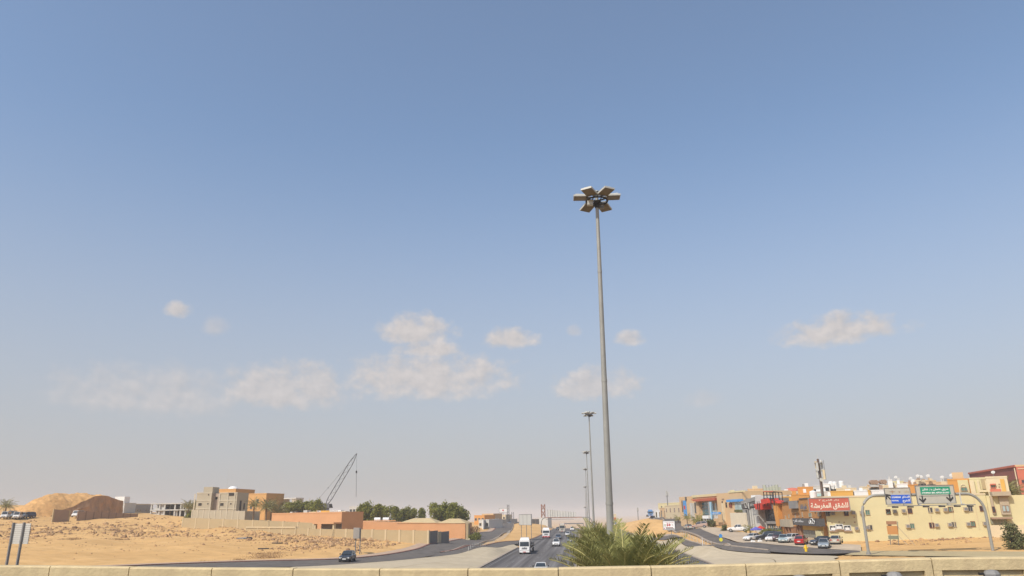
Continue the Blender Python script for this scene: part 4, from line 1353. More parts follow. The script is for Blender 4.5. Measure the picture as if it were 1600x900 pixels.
MB().box(u0, u1, -.12, -.004, w0, w1, M['shade']).build('roof_opening_shade', f.root)
for (v0, v1, w0, w1) in ((2.2, 3.6, .5, 5.8), (5.2, 6.2, 3, 5)):
    MB().box(f.L + .003, f.L + .03, v0, v1, w0, w1, M['shade']).build('side_opening_shade', f.root)
f2 = Fac('boundary_wall', 'pale grey panelled boundary wall in front of the unfinished villa', 'wall', 300.5, 258, 382, 248)
wall_run(f2, 300.5, 382, 796.5, 798.5, M['grey'], M['greyband'], 9, pier=.34)
f2 = Fac('boundary_wall', 'shaded return of the grey boundary wall, running back beside the palms', 'wall', 382.6, 248.3, 406, 268)
wall_run(f2, 383, 406, 798.5, 799, M['grey'], M['greyband'], 3, pier=.34)

# ---- far concrete portal and thin masts
f = Fac('concrete_portal', 'bare concrete portal frame on the skyline right of the orange house', 'building', 433, 420, 460, 412)
w = f.uw(446, 778)[1]
MB().box(0, f.L, 0, 6, w - .6, w, M['greywhite']).build('roof_slab', f.root)
for u, wd in ((.5, .4), (1.8, .5), (f.L - 2.0, .9), (f.L - .4, .4)):
    MB().box(u - wd, u + wd, .3, 5.6, -2, w - .602, M['grey']).build('column', f.root)
MB().box(1.2, f.L - 3, 4.8, 5.4, -2, w - 3.0, M['greywhite']).build('infill_wall', f.root)
def mast_pole(label, px, y_top, D, r=.14, m='steel', head=False, lattice=False):
    p = spot(px, D); p.z = GZat(p.x, p.y) - .2
    h = at(px, y_top, D)[2] - p.z
    o = thing('radio_mast', label, 'mast', p)
    if lattice:
        q = MB()
        s0 = r
        n = max(4, int(h / (s0 * 2.2)))
        for k in range(4):
            a = PI / 4 + k * PI / 2
            q.tube([(math.cos(a) * s0, math.sin(a) * s0, 0), (math.cos(a) * s0, math.sin(a) * s0, h)], s0 * (.11 if s0 < 1.2 else .16), M[m], 4)
        for i in range(n):
            for k in range(4):
                a, b = PI / 4 + k * PI / 2, PI / 4 + (k + 1) * PI / 2
                z0, z1 = h * i / n, h * (i + 1) / n
                q.tube([(math.cos(a) * s0, math.sin(a) * s0, z0), (math.cos(b) * s0, math.sin(b) * s0, z1)], s0 * (.07 if s0 < 1.2 else .17), M[m], 3)
        q.build('lattice', o)
    else:
        MB().tube([(0, 0, 0), (0, 0, h)], [r, r * .6], M[m], 8).build('pole', o)
    if head:
        q = MB()
        for k in range(3):
            a = k * 2.1
            q.box(math.cos(a) * .5 - .17, math.cos(a) * .5 + .17, math.sin(a) * .5 - .12, math.sin(a) * .5 + .12, h - 2.0, h - .2, M['lgrey'])
        q.tube([(0, 0, h - 2.2), (0, 0, h - 1.9)], .55, M['steel'], 10)
        q.build('antenna_panel', o)
    return o
mast_pole('hair thin mast on the skyline above the unfinished villa', 347, 733, 330, .055, 'lgrey')
mast_pole('short pole with a box rising from the trees left of the crane', 480, 778, 330, .3, 'greywhite')

# ---- peach house and compound
f = Fac('peach_house', 'long low peach house with a cluttered flat roof and shaded right end', 'house', 424, 232, 533.5, 214)
f.body(9, f.uw(480, 802.5)[1], M['peach'], rim=.3)
for px, w_, h_, m in ((452, 1.0, .7, 'shade'), (449, 1.2, .5, 'lgrey'), (468, .7, .9, 'lgrey'), (480, 1.5, .5, 'cream2'), (489, .8, .8, 'white'), (502, 4, .8, 'ochre'), (515, 2.0, .9, 'white'), (526, 1.2, .6, 'cream2')):
    u, w = f.uw(px, 802.5)
    MB().box(u - w_, u + w_, 2.2, 3.6, w, w + h_, M[m]).build('roof_box', f.root)
MB().box(5, 10, -.06, -.003, f.uw(452, 808)[1] - .1, f.uw(452, 808)[1] + .12, M['brownor']).build('wall_stain', f.root) if False else None
f = Fac('peach_building', 'peach walled hall with two pale hip roofs before the tree row', 'building', 521, 236, 727, 226)
topw0, topw1 = f.uw(540, 814.5)[1], f.uw(700, 818)[1]
MB().hexa([(0, 0, -2), (f.L, 0, -2), (f.L, 12, -2), (0, 12, -2), (0, 0, topw0), (f.L, 0, topw1), (f.L, 12, topw1), (0, 12, topw0)], M['peach']).build('wall', f.root)
M['hip'] = mat('pale roof tiles', (0.50, 0.385, 0.21), .9, .08, 1.0)
for x0, x1, r0, r1, yb, yt in ((621, 681, 641, 666, 817.8, 811.8), (682.5, 727, 697, 713, 818.0, 812.6)):
    u0, wb = f.uw(x0, yb); u1 = f.uw(x1, yb)[0]
    a, wt = f.uw(r0, yt); b = f.uw(r1, yt)[0]
    wt += .35; wb += .02
    MB().hexa([(u0 - .15, -.15, wb - .02), (u1 + .15, -.15, wb - .02), (u1 + .15, 11.6, wb - .02), (u0 - .15, 11.6, wb - .02), (a, 4.8, wt), (b, 4.8, wt), (b, 6.8, wt), (a, 6.8, wt)], M['hip']).build('hip_roof', f.root)
u0, u1, w0, w1 = f.rect(521, 813.5, 621, 814.8)
MB().box(u0, u1 - .5, -.08, .3, w0, w1, M['peach']).build('roof_parapet', f.root)
for i, (px, r_) in enumerate(((586.5, .55), (600, .75))):
    u, w = f.uw(px, 813.6)
    MB().tube([(u - .9, 2.2, w + .35), (u + .9, 2.2, w + .35)], .55, M['white'], 12).build('roof_tank', f.root)
# right end wall, shaded, with cream gate pillar
p = spot(730, 223)
o = thing('gate_pillar', 'tall cream gate pillar at the right end of the peach hall', 'pillar', (p.x, p.y, GZat(p.x, p.y)))
h = at(730, 817, 223)[2] - p.z
MB().box(-.35, .35, -.3, 2.6, -.5, h, M['beigewall']).build('shaft', o); MB().box(-.42, .42, -.37, 2.67, h + .002, h + .15, M['cream2']).build('cap', o)
p = spot(731, 217)
o = thing('utility_box', 'small cream utility box on the pavement by the gate pillar', 'utility box', (p.x, p.y, GZat(p.x, p.y)), .3)
MB().box(-.5, .5, -.35, .35, -.2, .75, M['cream2']).build('cabinet', o); MB().box(-.55, .55, -.4, .4, .752, .85, M['cream']).build('lid', o)
# dry brown tree and stacked stones beyond the gate
dry = tree_proto('dry_tree', '-', 'tree', 3.2, 1.5, M['dry'], 21, 500, .16, .3, None, .1)
plant(dry, 'leafless brown tree beside the road past the gate pillar', 738, 228, 0, 1.15)
plant(dry, 'second leafless brown tree, farther along the road', 744, 240, 1.5, 1.2)
plant(shrub, 'dark hedge clump at the roadside past the brown trees', 747, 232, 1.1, 1.3)

# ---- beige boundary walls with piers, stepping down to the road
f = Fac('block_wall', 'upper beige block wall with pale piers behind the sand lot', 'wall', 285, 247, 490, 199)
wall_run(f, 286, 420, 809, 813.5, M['beigewall'], M['pier'], 6, pier=.5)
wall_run(f, 420.5, 490, 813.7, 817.2, M['beigewall'], M['pier'], 3, pier=.5)
f = Fac('block_wall', 'lower beige block wall with a pale coping, left of the gateway', 'wall', 385, 214, 462, 189)
wall_run(f, 385, 462, 823.2, 823.5, M['beigewall'], M['pier'], 4, pier=.45)
u0, w = f.uw(385, 823.2); u1 = f.uw(462, 823.5)[0]
MB().box(u0, u1, -.14, -.075, w - .3, w + .1, M['pier']).build('coping', f.root)
f = Fac('block_wall', 'long beige block wall with evenly spaced piers, ending at grey gates by the road', 'wall', 462.5, 189, 669, 163)
wall_run(f, 463, 521, 825.5, 827, M['beigewall'], M['pier'], 3, pier=.45)
wall_run(f, 521.5, 669, 826.3, 829.3, M['beigewall'], M['pier'], 7, pier=.5)
# recessed dark gateway between the walls
f = Fac('gateway', 'dark recessed gateway opening with a flat beam over the block wall', 'gateway', 489.5, 197, 521.5, 190)
u0, u1, w0, w1 = f.rect(490, 818, 521, 826.5)
MB().box(u0, u1, 2.2, 2.4, -1, w1, M['sheet']).build('gate_leaf', f.root)
MB().box(u0 - .3, u1 + .3, -.2, 2.0, w1 - .1, w1 + .25, M['peach']).build('beam', f.root)
for u in (u0 + .4, u1 - .2): MB().box(u - .3, u + .3, .1, .6, -1, w1 - .102, M['pier']).build('post', f.root)
for (xa, Da, xb, Db, ya, lb) in ((669.6, 163.4, 684.5, 172, 829.5, 'left of two shaded grey sheet metal gates at the end of the long wall'), (690, 176, 702, 184, 830.3, 'right of two shaded grey sheet metal gates, nearer the peach hall')):
    f = Fac('metal_gate', lb, 'gate', xa, Da, xb, Db, 'grey metal gates by the service road')
    w = f.uw((xa + xb) / 2, ya)[1]
    n = 5
    for i in range(n):
        a, b = f.L * i / n, f.L * (i + 1) / n
        MB().box(a + .015, b - .015, 0, .06, -.6, w, M['sheet']).build('sheet_panel', f.root)
    MB().box(-.05, f.L + .05, .065, .14, w - .25, w - .1, M['steel']).box(-.05, f.L + .05, .065, .14, .3, .45, M['steel']).build('rail', f.root)
f = Fac('block_wall', 'short pale wall piece between the two grey metal gates', 'wall', 684.8, 172.2, 689.8, 175.8)
MB().box(0, f.L, 0, .3, -1, f.uw(687, 830.5)[1], M['pier']).build('wall_panel', f.root)

# ---- far end of the left road: houses, fence, billboard, towers
for (xa, xb, D, yt, m, lb) in ((741, 757, 420, 806, 'orange', 'far low orange house past the tree row'), (753, 771, 450, 803.5, 'peachc', 'far beige house beside a small red roof'), (770, 790, 520, 805, 'cream2', 'far pale house below the white billboard'),
                          (748, 764, 360, 813, 'greywhite', 'far white house by the road bend'), (545, 575, 420, 792, 'greywhite', 'distant pale block behind the trees right of the crane hook'), (535, 552, 330, 801, 'peachc', 'small tan house between the peach house and tree row')):
    f = Fac('far_house', lb, 'house', xa, D, xb, D - 4)
    tp = f.uw((xa + xb) / 2, yt)[1]
    f.body(10, tp, M[m], base=-4)
    n = max(2, int((xb - xa) / 5))
    for i in range(n):
        u = f.L * (i + .5) / n
        f.window_uv(u - .6, u + .6, tp - 2.4, tp - 1.2, M['glass'], mullion=False)
f = Fac('white_fence', 'white panel fence along the far left roadside', 'fence', 755, 350, 779, 420)
wall_run(f, 755, 779, 812, 810.5, M['greywhite'], M['white'], 5, pier=.3)
f = Fac('grey_fence', 'long grey wall beside the far left road', 'wall', 783, 410, 808, 560)
wall_run(f, 783, 808, 812, 810.5, M['midgrey'], M['grey'], 5, pier=.3)
def billboard(name, label, x0, y0, x1, y1, D, m, legs, yb, face=None, D1=None, frame=None, cat='billboard', thick=.18, lm='steel', lr=.09):
    f = Fac(name, label, cat, x0, D, x1, D1 or D)
    u0, u1, w0, w1 = f.rect(x0, y0, x1, y1)
    o = MB().box(u0, u1, -thick, 0, w0, w1, m).build('board', f.root)
    if frame:
        e = frame
        q = MB()
        q.box(u0 - e, u1 + e, -thick - .03, .03, w1 + .001, w1 + e, M['steel']).box(u0 - e, u1 + e, -thick - .03, .03, w0 - e, w0 - .001, M['steel'])
        q.box(u0 - e, u0 - .001, -thick - .03, .03, w0, w1, M['steel']).box(u1 + .001, u1 + e, -thick - .03, .03, w0, w1, M['steel'])
        q.build('frame', o)
    for lx in legs:
        u = f.uw(lx, (y0 + y1) / 2)[0]
        MB().tube([(u, .12 + lr, -2.5), (u, .12 + lr, w1 - .1)], lr, M[lm], 8).build('post', f.root)
    f.board = o
    return f
f = billboard('billboard', 'far white billboard with a small red mark, on posts left of a dark lattice mast', 780, 794.5, 792.5, 800.5, 480, M['white'], (786,), 812, frame=.15)
u, w = f.uw(786, 797.3)
MB().tube([(u, -.24, w), (u, -.19, w)], .5, M['red'], 10).build('red_mark', f.board)
mast_pole('dark lattice mast beside the far white billboard', 794.5, 788.5, 470, .75, 'dark', lattice=True)
mast_pole('small grey lattice tower at the far end of the left road', 801.5, 800, 560, 1.0, 'steel', lattice=True)
f = billboard('billboard', 'back of a large pale blank billboard on the sand bank left of the highway', 812, 804, 830.6, 820, 250, M['lgrey'], (813.5, 821.5, 829), 832, frame=.12, D1=242)
for i in range(1, 3):
    u0, u1, w0, w1 = f.rect(812, 804, 830.6, 820)
    u = u0 + (u1 - u0) * i / 3
    MB().box(u - .04, u + .04, -.22, -.181, w0, w1, M['steel']).build('rib', f.board)

# ---- road sign near the bridge seen from behind, and the small one by the wall
f = Fac('road_sign', 'back of a ribbed grey sign on two dark posts at the lower left corner', 'road sign', 17, 93, 46, 90, py=870)
u0, u1, w0, w1 = f.rect(18.5, 818, 45.5, 850)
for i in range(10):
    a = w0 + (w1 - w0) * i / 10
    MB().box(u0, u1, 0, .05, a + .012, a + (w1 - w0) / 10 - .012, M['lgrey']).build('slat', f.root)
MB().box(u0 + .02, u1 - .02, .055, .075, w0, w1, M['midgrey']).build('backing', f.root)
for lx in (20.4, 36.6):
    u = f.uw(lx, 834)[0]
    MB().box(u - .10, u + .10, -.2, -.004, -1.6, w1 + .1, M['steel']).build('post', f.root)
f = billboard('road_sign', 'narrow grey sign on two braced posts in the sand before the long wall', 553.6, 824.5, 562.5, 841.5, 141, M['midgrey'], (554.6, 561.5), 857, cat='road sign', D1=138)
for lx in (553.6, 560.6):
    u = f.uw(lx, 835)[0]
    MB().tube([(u, .1, 1.4), (u - .8, 1.2, -.6)], .045, M['steel'], 6).build('brace', f.root)

# ---- lattice boom crane
p = spot(512, 300); p.z = GZat(p.x, p.y)
f = Fac('crawler_crane', 'lattice boom crane with its hook line hanging over the peach house trees', 'crane', 505, 300, 520, 300)
foot = f.uw(509.5, 789); tip = f.uw(557.5, 708.5)
q = MB()
fx, fz, tx, tz = foot[0], foot[1], tip[0], tip[1]
dx, dz = tx - fx, tz - fz; ln = math.hypot(dx, dz); ex, ez = dx / ln, dz / ln; nx_, nz_ = -ez, ex
def bp(t, s_, v):
    wd = .75 * min(1, (t + .02) * 9, (1.02 - t) * 5)
    return (fx + dx * t + nx_ * wd * s_, v * wd + .5, fz + dz * t + nz_ * wd * s_)
nb = 15
for s_ in (-1, 1):
    for v in (-1, 1):
        q.tube([bp(i / nb, s_, v) for i in range(nb + 1)], .12, M['dark'], 5)
for i in range(nb):
    k = 1 if i % 2 else -1
    for v in (-1, 1):
        q.tube([bp(i / nb, k, v), bp((i + 1) / nb, -k, v)], .032, M['steel'], 4)
    for s_ in (-1, 1):
        q.tube([bp(i / nb, s_, k), bp((i + 1) / nb, s_, -k)], .032, M['steel'], 4)
q.build('boom', f.root)
hk = f.uw(557, 737); he = f.uw(556.5, 776)
MB().tube([(tx, .5, tz), (hk[0], .5, hk[1])], .03, M['dark'], 4).build('hoist_rope', f.root)
MB().box(hk[0] - .28, hk[0] + .28, .3, .7, hk[1] - .5, hk[1] + .4, M['dark']).build('hook_block', f.root)
MB().tube([(hk[0], .5, hk[1] - .5), (he[0], .5, he[1])], .09, M['steel'], 5).build('hanging_rod', f.root)
pb = f.uw(495, 783); pm_ = f.uw(545, 724)
MB().tube([(pm_[0], .5, pm_[1]), (pb[0], .5, pb[1])], .035, M['dark'], 4).build('pendant_line', f.root)
for t in (.35, .68):
    x, z = pb[0] + (pm_[0] - pb[0]) * t, pb[1] + (pm_[1] - pb[1]) * t
    MB().box(x - .15, x + .15, .4, .6, z - .15, z + .15, M['dark']).build('pendant_link', f.root)
a = f.uw(501, 790); b = f.uw(519, 790)
q = MB()
q.box(a[0], b[0] - 1.2, -.9, 2.2, a[1] - .9, a[1] + .8, M['steel']).hexa([(b[0] - 1.15, -.9, a[1] - .9), (b[0] + .3, -.9, a[1] - .9), (b[0] + .3, .6, a[1] - .9), (b[0] - 1.15, .6, a[1] - .9), (b[0] - 1.15, -.9, a[1] + .6), (b[0] - .1, -.9, a[1] + .6), (b[0] - .1, .6, a[1] + .6), (b[0] - 1.15, .6, a[1] + .6)], M['dark'])
q.build('crane_house', f.root)
q = MB()
for v in (-1.6, 2.0):
    q.box(a[0] - .3, b[0] + .2, v, v + .8, -.3, .9, M['dark'])
q.box(a[0] + 1, b[0] - 1, -.6, 1.8, .5, a[1] - .905, M['steel'])
q.build('crawler_track', f.root)
M['olivebox'] = mat('ochre tank', (0.32, 0.27, 0.08), .7)

# ---- rubbish lying on the sand
def junk(name, label, cat, px, py, D, build):
    v = ray(px, py); x, y = v.x * D, v.y * D
    o = thing(name, label, cat, (x, y, GZat(x, y)), random.random() * .6)
    build(o)
def heap(o):
    q = MB()
    for i in range(7):
        a = random.uniform(-1.6, 1.6); r_ = random.uniform(.2, .5)
        q.hexa([(a - r_, -r_, -.1), (a + r_, -r_, -.1), (a + r_, r_, -.1), (a - r_, r_, -.1), (a - r_ * .6, -r_ * .5, r_ * .9), (a + r_ * .5, -r_ * .6, r_ * .6), (a + r_ * .6, r_ * .5, r_ * .8), (a - r_ * .4, r_ * .6, r_ * .7)], M['dark'] if i % 3 else M['brownwall'])
    q.build('scrap', o)
    MB().hexa([(-1.4, -.5, .1), (.4, -.6, .12), (.5, .4, .3), (-1.3, .5, .25), (-1.4, -.5, .13), (.4, -.6, .15), (.5, .4, .33), (-1.3, .5, .28)], M['midgrey']).build('sheet', o)
junk('scrap_heap', 'dark scrap heap with a grey sheet on the open sand', 'rubbish', 381, 845, 172, heap)
def plank(o): MB().box(-1.0, 1.0, -.18, .18, .02, .2, M['dark']).build('board', o)
junk('discarded_board', 'dark board lying on the sand near the scrap heap', 'rubbish', 412, 854, 150, plank)
junk('discarded_board', 'dark board lying farther right towards the long wall', 'rubbish', 433, 849, 160, plank)
q = MB()
for i in range(900):
    px = random.gauss(418, 14); D = random.uniform(129, 138)
    v = ray(px, 865); x, y = v.x * D, v.y * D; z = GZat(x, y)
    a = random.random() * 6.3; r_ = random.uniform(.15, .6); h_ = random.uniform(.1, .5)
    q.poly([(x - .02, y, z), (x + .02, y, z), (x + math.cos(a) * r_, y + math.sin(a) * r_, z + h_)], M['dry'])
for px0, D0, n in ((320, 120, 90), (333, 119, 60), (375, 124, 140), (80, 100, 80), (205, 112, 60), (110, 182, 260), (185, 180, 320), (25, 178, 150)):
    for i in range(n):
        px = random.gauss(px0, 5 if D0 < 150 else 9); D = D0 + random.uniform(-2, 2)
        v = ray(px, 865); x, y = v.x * D, v.y * D; z = GZat(x, y)
        a = random.random() * 6.3; r_ = random.uniform(.15, .7); h_ = random.uniform(.1, .5)
        q.poly([(x - .025, y, z), (x + .025, y, z), (x + math.cos(a) * r_, y + math.sin(a) * r_, z + h_)], M['dry'])
tag(q.build('dry_scrub', fix=False), kind='stuff')

# ================================================================== RIGHT SIDE: SHOPS AND HOUSES
def rows_of_windows(f, n, w_lo, w_hi, wd=.6, gm=None, u0=0.08, u1=.92):
    for i in range(n):
        u = f.L * (u0 + (u1 - u0) * (i + .5) / n)
        f.window_uv(u - wd, u + wd, w_lo, w_hi, gm or M['glass'], mullion=False)

# ---- cream apartment building
f = Fac('apartment_building', 'long two storey cream apartment building with small windows and boxy air conditioners', 'building', 1290, 158, 1544.6, 164, py=800)
tw = f.uw(1440, 775)[1]
apt = f
f.body(14, tw, M['cream'], rim=.3, rim_m=M['cream2'])
up = lambda l: [(1380 + a / 4.5, 700 + b / 4.5) for a, b in l]
lo7 = lambda l: [(1180 + a / 4.5, 700 + b / 4.5) for a, b in l]
wins = up([(35, 447), (187, 441), (330, 436), (474, 432), (612, 428), (695, 426), (203, 548), (340, 543), (496, 538), (630, 534)]) + lo7([(510, 462), (640, 459), (790, 453), (935, 448), (808, 559)])
acs = up([(80, 446), (142, 442), (375, 435), (435, 433), (578, 429), (748, 423), (172, 549), (374, 542), (467, 539), (597, 535), (714, 531)]) + lo7([(547, 461), (690, 456), (748, 454), (980, 446), (790, 559), (712, 565)])
for i, (x, y) in enumerate(wins):
    u0, u1, w0, w1 = f.wsize(x, y, .66, .80)
    f.window_uv(u0, u1, w0, w1, M['glass'] if i % 3 else M['greenglass'], M['redframe'] if i % 2 else M['frame'], .07)
for x, y in acs:
    f.ac(x, y, .72, .66)
for (x, y, w_) in ((548, 563, 1.1), (590, 553, 1.2), (648, 562, 1.1)):        # lower windows half blocked up with boxes
    x, y = 1180 + x / 4.5, 700 + y / 4.5
    u0, u1, w0, w1 = f.wsize(x, y, w_, .75)
    f.window_uv(u0, u1, w0, w1, M['glass'], M['white'], .09)
    MB().box(u0 + .15, u1 - .2, -.22, -.145, w0, w0 + .45, M['white']).build('window_box', f.root)
    MB().box(u0 - .2, u1 + .2, -.30, -.15, w0 - .28, w0 - .1, M['brownwall']).build('window_shelf', f.root)
for i, (x, y) in enumerate(((540, 525), (590, 520), (625, 523), (700, 522), (696, 487))):
    x, y = 1180 + x / 4.5, 700 + y / 4.5
    u0, u1, w0, w1 = f.wsize(x, y, .22, .22)
    MB().box(u0, u1, -.05, -.003, w0, w1, M['brownwall']).build('vent', f.root)
for x in (1418, 1453, 1488, 1525):
    u = f.uw(x, 800)[0]
    MB().tube([(u, -.05, 2.0), (u, -.05, tw - .2)], .05, M['cream2'], 6).build('drain_pipe', f.root)

# ---- big red sign on the roof edge
fs = Fac('shop_sign', 'big red Arabic roof sign of the furnished apartments, white lettering', 'sign', 1264.5, 157.0, 1328, 156.6, py=790)
u0, u1, w0, w1 = fs.rect(1264.5, 778.5, 1327, 797.8)
o = MB().box(u0, u1, -.35, -.05, w0, w1, M['brickred']).build('board', fs.root)
e = .12
MB().box(u0 - e, u1 + e, -.42, 0, w1 + .001, w1 + e, M['midgrey']).box(u0 - e, u1 + e, -.42, 0, w0 - e * 1.5, w0 - .001, M['midgrey']).box(u0 - e, u0 - .001, -.42, 0, w0, w1, M['midgrey']).box(u1 + .001, u1 + e, -.42, 0, w0, w1, M['midgrey']).build('frame', o)
M['letter'] = mat('pale lettering', (0.68, 0.60, 0.48), .6, .03)
fs.text(arabic('للشقق المفروشة'), (1267, 784.2, 1325.5, 796.3), M['letter'], -.37, o, bold=.028)
fs.text(arabic('دار الفرح ٢'), (1279.5, 780, 1311, 783.6), M['letter'], -.37, o, bold=.012)
for x in (1272, 1296, 1320):
    u = fs.uw(x, 790)[0]
    MB().box(u - .06, u + .06, -.04, 1.2, w0 - .5, w0 - .2, M['steel']).build('bracket', fs.root)

# ---- orange brown corner building
f = Fac('orange_shop_building', 'orange brown two storey shop building with columns, grey sign boxes and a black sign', 'building', 1222.5, 193, 1290, 158.2, py=836)
tL = f.uw(1235, 784)[1]
uS = f.uw(1250.5, 800)[0]
MB().box(0, uS, 0, 12, -2, f.uw(1236, 784.5)[1], M['brownor']).build('left_wing', f.root)
MB().box(uS + .003, f.L - .05, -.25, 12, -2, f.uw(1262, 779.5)[1], M['brownor']).build('right_wing', f.root)
for (a, b, y) in ((1222.6, 1250.3, 784.5), (1251, 1264, 779.5)):
    a, wz = f.uw(a, y); b = f.uw(b, y)[0]; wz = f.uw((1236 if y > 782 else 1262), y)[1]
    MB().box(a, b, -.4, .1, wz + .002, wz + .22, M['fascia']).build('roof_edge', f.root)
f.panel('grey_sign_box', (1237.5, 782.5, 1249.2, 794.5), M['midgrey'], -.75, -.002)
f.panel('ledge_band', (1238.5, 796, 1249.8, 801.5), mat('dull brown band', (0.30, 0.17, 0.07), .9), -.3, -.003)
f.panel('orange_bay', (1242.5, 811, 1248.3, 822), M['orange'], -.35, -.003)
f.panel('beige_sign_box', (1225.5, 811.5, 1241.8, 823), mat('beige sign box', (0.40, 0.35, 0.26), .7), -1.0, -.004)
for x, y in ((1228, 809), (1233, 806.5), (1243, 805.5), (1249.6, 804.5), (1255.8, 804)):
    u0, u1, w0, w1 = f.wsize(x, y, .55, .8)
    v = -.255 if x > 1250.6 else 0
    f.window_uv(u0, u1, w0, w1, M['glass'], M['frame'], .06, v, False)
f.window((1266.3, 802, 1270.4, 807), M['greenglass'], M['frame'], .1, -.255)
u0, u1, w0, w1 = f.wsize(1283.5, 803.5, 1.1, .8)
MB().box(u0, u1, -.6, -.255, w0, w1, M['ac']).build('air_conditioner', f.root)
o = f.panel('blue_script_sign', (1252.5, 787, 1263.5, 797.5), mat('tan sign back', (0.35, 0.20, 0.08), .7), -.36, -.258)
f.text(arabic('مفروشات'), (1252.8, 787.5, 1263.4, 797), mat('blue grey script', (0.13, 0.17, 0.26), .5), -.40, o, bold=.05, name='script')
o = f.panel('black_sign', (1248.3, 809.8, 1291, 821.2), M['fascia'], -1.3, -.256)
f.text(arabic('محلات الفرح'), (1249.5, 811.6, 1266, 817.4), M['white'], -1.36, o, bold=.045)
f.text('HOME FURNITURE', (1249.8, 818, 1258, 819.6), M['white'], -1.36, o, bold=.02) if False else None
u, w = f.uw(1279.5, 814.5)
q = MB()
hu = (f.uw(1284, 814)[0] - f.uw(1275, 815)[0]) / 2
for i, (dx, dz, r) in enumerate(((0, .1, .5), (-.6, -.12, .36), (.6, -.12, .36))):
    pts = [(u + (dx + r * math.cos(k * PI / 8)) * hu, -1.36, w + dz + r * math.sin(k * PI / 8)) for k in range(17)]
    q.tube(pts, .06, M['white'], 5)
q.build('cloud_logo', o)
# ground floor: columns, a dark sheet for the arcade shade, and shutters
wb = f.uw(1240, 825)[1]
u0, u1 = f.uw(1231.5, 830)[0], f.uw(1256, 830)[0]
MB().box(u0, u1, -.06, -.004, -.5, wb, M['shade']).build('arcade_shade_sheet', f.root)  # flat dark sheet painted as the shade behind the columns
M['colbrown'] = mat('brown column', (0.30, 0.16, 0.09), .85, .1)
for x in (1232.5, 1237.5, 1242.3, 1247.2, 1251.8, 1255.6):
    u = f.uw(x, 830)[0]
    MB().box(u - .38, u + .38, -.75, -.07, -.5, wb + .25, M['colbrown']).box(u - .46, u + .46, -.83, -.062, wb + .252, wb + .5, M['colbrown']).build('column', f.root)
u0, u1 = f.uw(1257.5, 830)[0], f.uw(1276, 830)[0]
MB().box(u0, u1, -.33, -.256, -.2, wb - .05, M['sheet']).build('shopfront', f.root)
for i in range(4):
    a = u0 + (u1 - u0) * i / 4
    MB().box(a + .12, a + (u1 - u0) / 4 - .12, -.37, -.332, 0.1, wb - .25, mat('roller shutter', (0.28, 0.25, 0.19), .6, .1, stretch=(.5, .5, 9)) if i == 0 else bpy.data.materials['roller shutter']).build('shutter', f.root)
f.panel('ochre_band', (1257, 821.6, 1290, 828.8), M['ochre'], -.34, -.2565)
f.panel('red_door', (1278.5, 829.5, 1280.8, 838.5), M['redframe'], -.32, -.257)
f.panel('cream_low_wall', (1281.5, 829.2, 1290.3, 850), M['cream'], -.8, -.2575)
u0, u1 = f.uw(1256.5, 840)[0], f.uw(1281, 840)[0]
MB().box(u0, u1, -3.2, -.85, -1, .55, M['dusty']).box(u0 + .4, u1 - .4, -3.6, -3.202, -1, .28, M['dusty']).build('entrance_step', f.root)

# ---- slanting orange fin and dark glass shop with red canopy
f = Fac('glass_shop', 'dark glass fronted shop with red canopy, open steel frames and a slanting white fin', 'shop', 1187, 206, 1224, 192, py=830)
tz = f.uw(1205, 795)[1]
MB().box(1.2, f.L, .4, 14, -2, tz, M['fascia']).build('wall', f.root)
def quadpan(name, pts, m, v0, v1):
    P = [f.uw(*p) for p in pts]
    MB().hexa([(P[3][0], v0, P[3][1]), (P[2][0], v0, P[2][1]), (P[2][0], v1, P[2][1]), (P[3][0], v1, P[3][1]), (P[0][0], v0, P[0][1]), (P[1][0], v0, P[1][1]), (P[1][0], v1, P[1][1]), (P[0][0], v1, P[0][1])], m).build(name, f.root)
quadpan('white_fin', [(1187.3, 775), (1189, 774), (1198, 836), (1190.5, 836)], M['greywhite'], -1.3, .39)
quadpan('orange_fin', [(1214.5, 786), (1222.5, 784.5), (1225.5, 822), (1221, 822)], M['orange'], -1.2, .38)
wl_ = f.uw(1208, 815)[1]
u0 = f.uw(1198.5, 815)[0]; u1 = f.uw(1221, 815)[0]
n = 7
for r_ in range(3):
    for i in range(n):
        a, b = u0 + (u1 - u0) * i / n, u0 + (u1 - u0) * (i + 1) / n
        za, zb = wl_ + (tz - .2 - wl_) * r_ / 3, wl_ + (tz - .2 - wl_) * (r_ + 1) / 3
        MB().box(a + .05, b - .05, .30, .395, za + .05, zb - .05, M['glass'] if (i + r_) % 4 else M['fascia']).build('glass_panel', f.root)
f.panel('sign_band', (1198.3, 814.6, 1221, 818.6), M['midgrey'], -.2, .38)
for i in range(8):
    a, b = u0 + (u1 - u0) * i / 8, u0 + (u1 - u0) * (i + 1) / 8
    MB().box(a + .09, b - .09, .31, .394, .1, wl_ - 1.0, M['greenglass'] if i in (2, 5, 6) else M['glass']).build('shop_window', f.root)
    MB().box(a - .06, a + .06, .1, .39, -.2, wl_ - .85, M['steel']).build('mullion', f.root)
for i in range(6):
    u, w = f.uw(1200.5 + i * 3.5, 823)
    MB().box(u - .3, u + .3, .2, .3, w - .3, w + .3, M['greywhite'] if i % 2 else M['peachc']).build('display', f.root)
quadpan('red_canopy', [(1189.5, 787.5), (1203.5, 785.5), (1203.5, 795.5), (1193.5, 797)], M['red'], -2.0, .36)
quadpan('red_canopy', [(1203.7, 780), (1214, 778.5), (1215.5, 785.5), (1204.5, 788.5)], M['red'], -2.4, .35)
quadpan('red_canopy', [(1212, 780), (1222, 782.5), (1225.5, 786.3), (1214, 785.2)], M['red'], -1.6, .34)
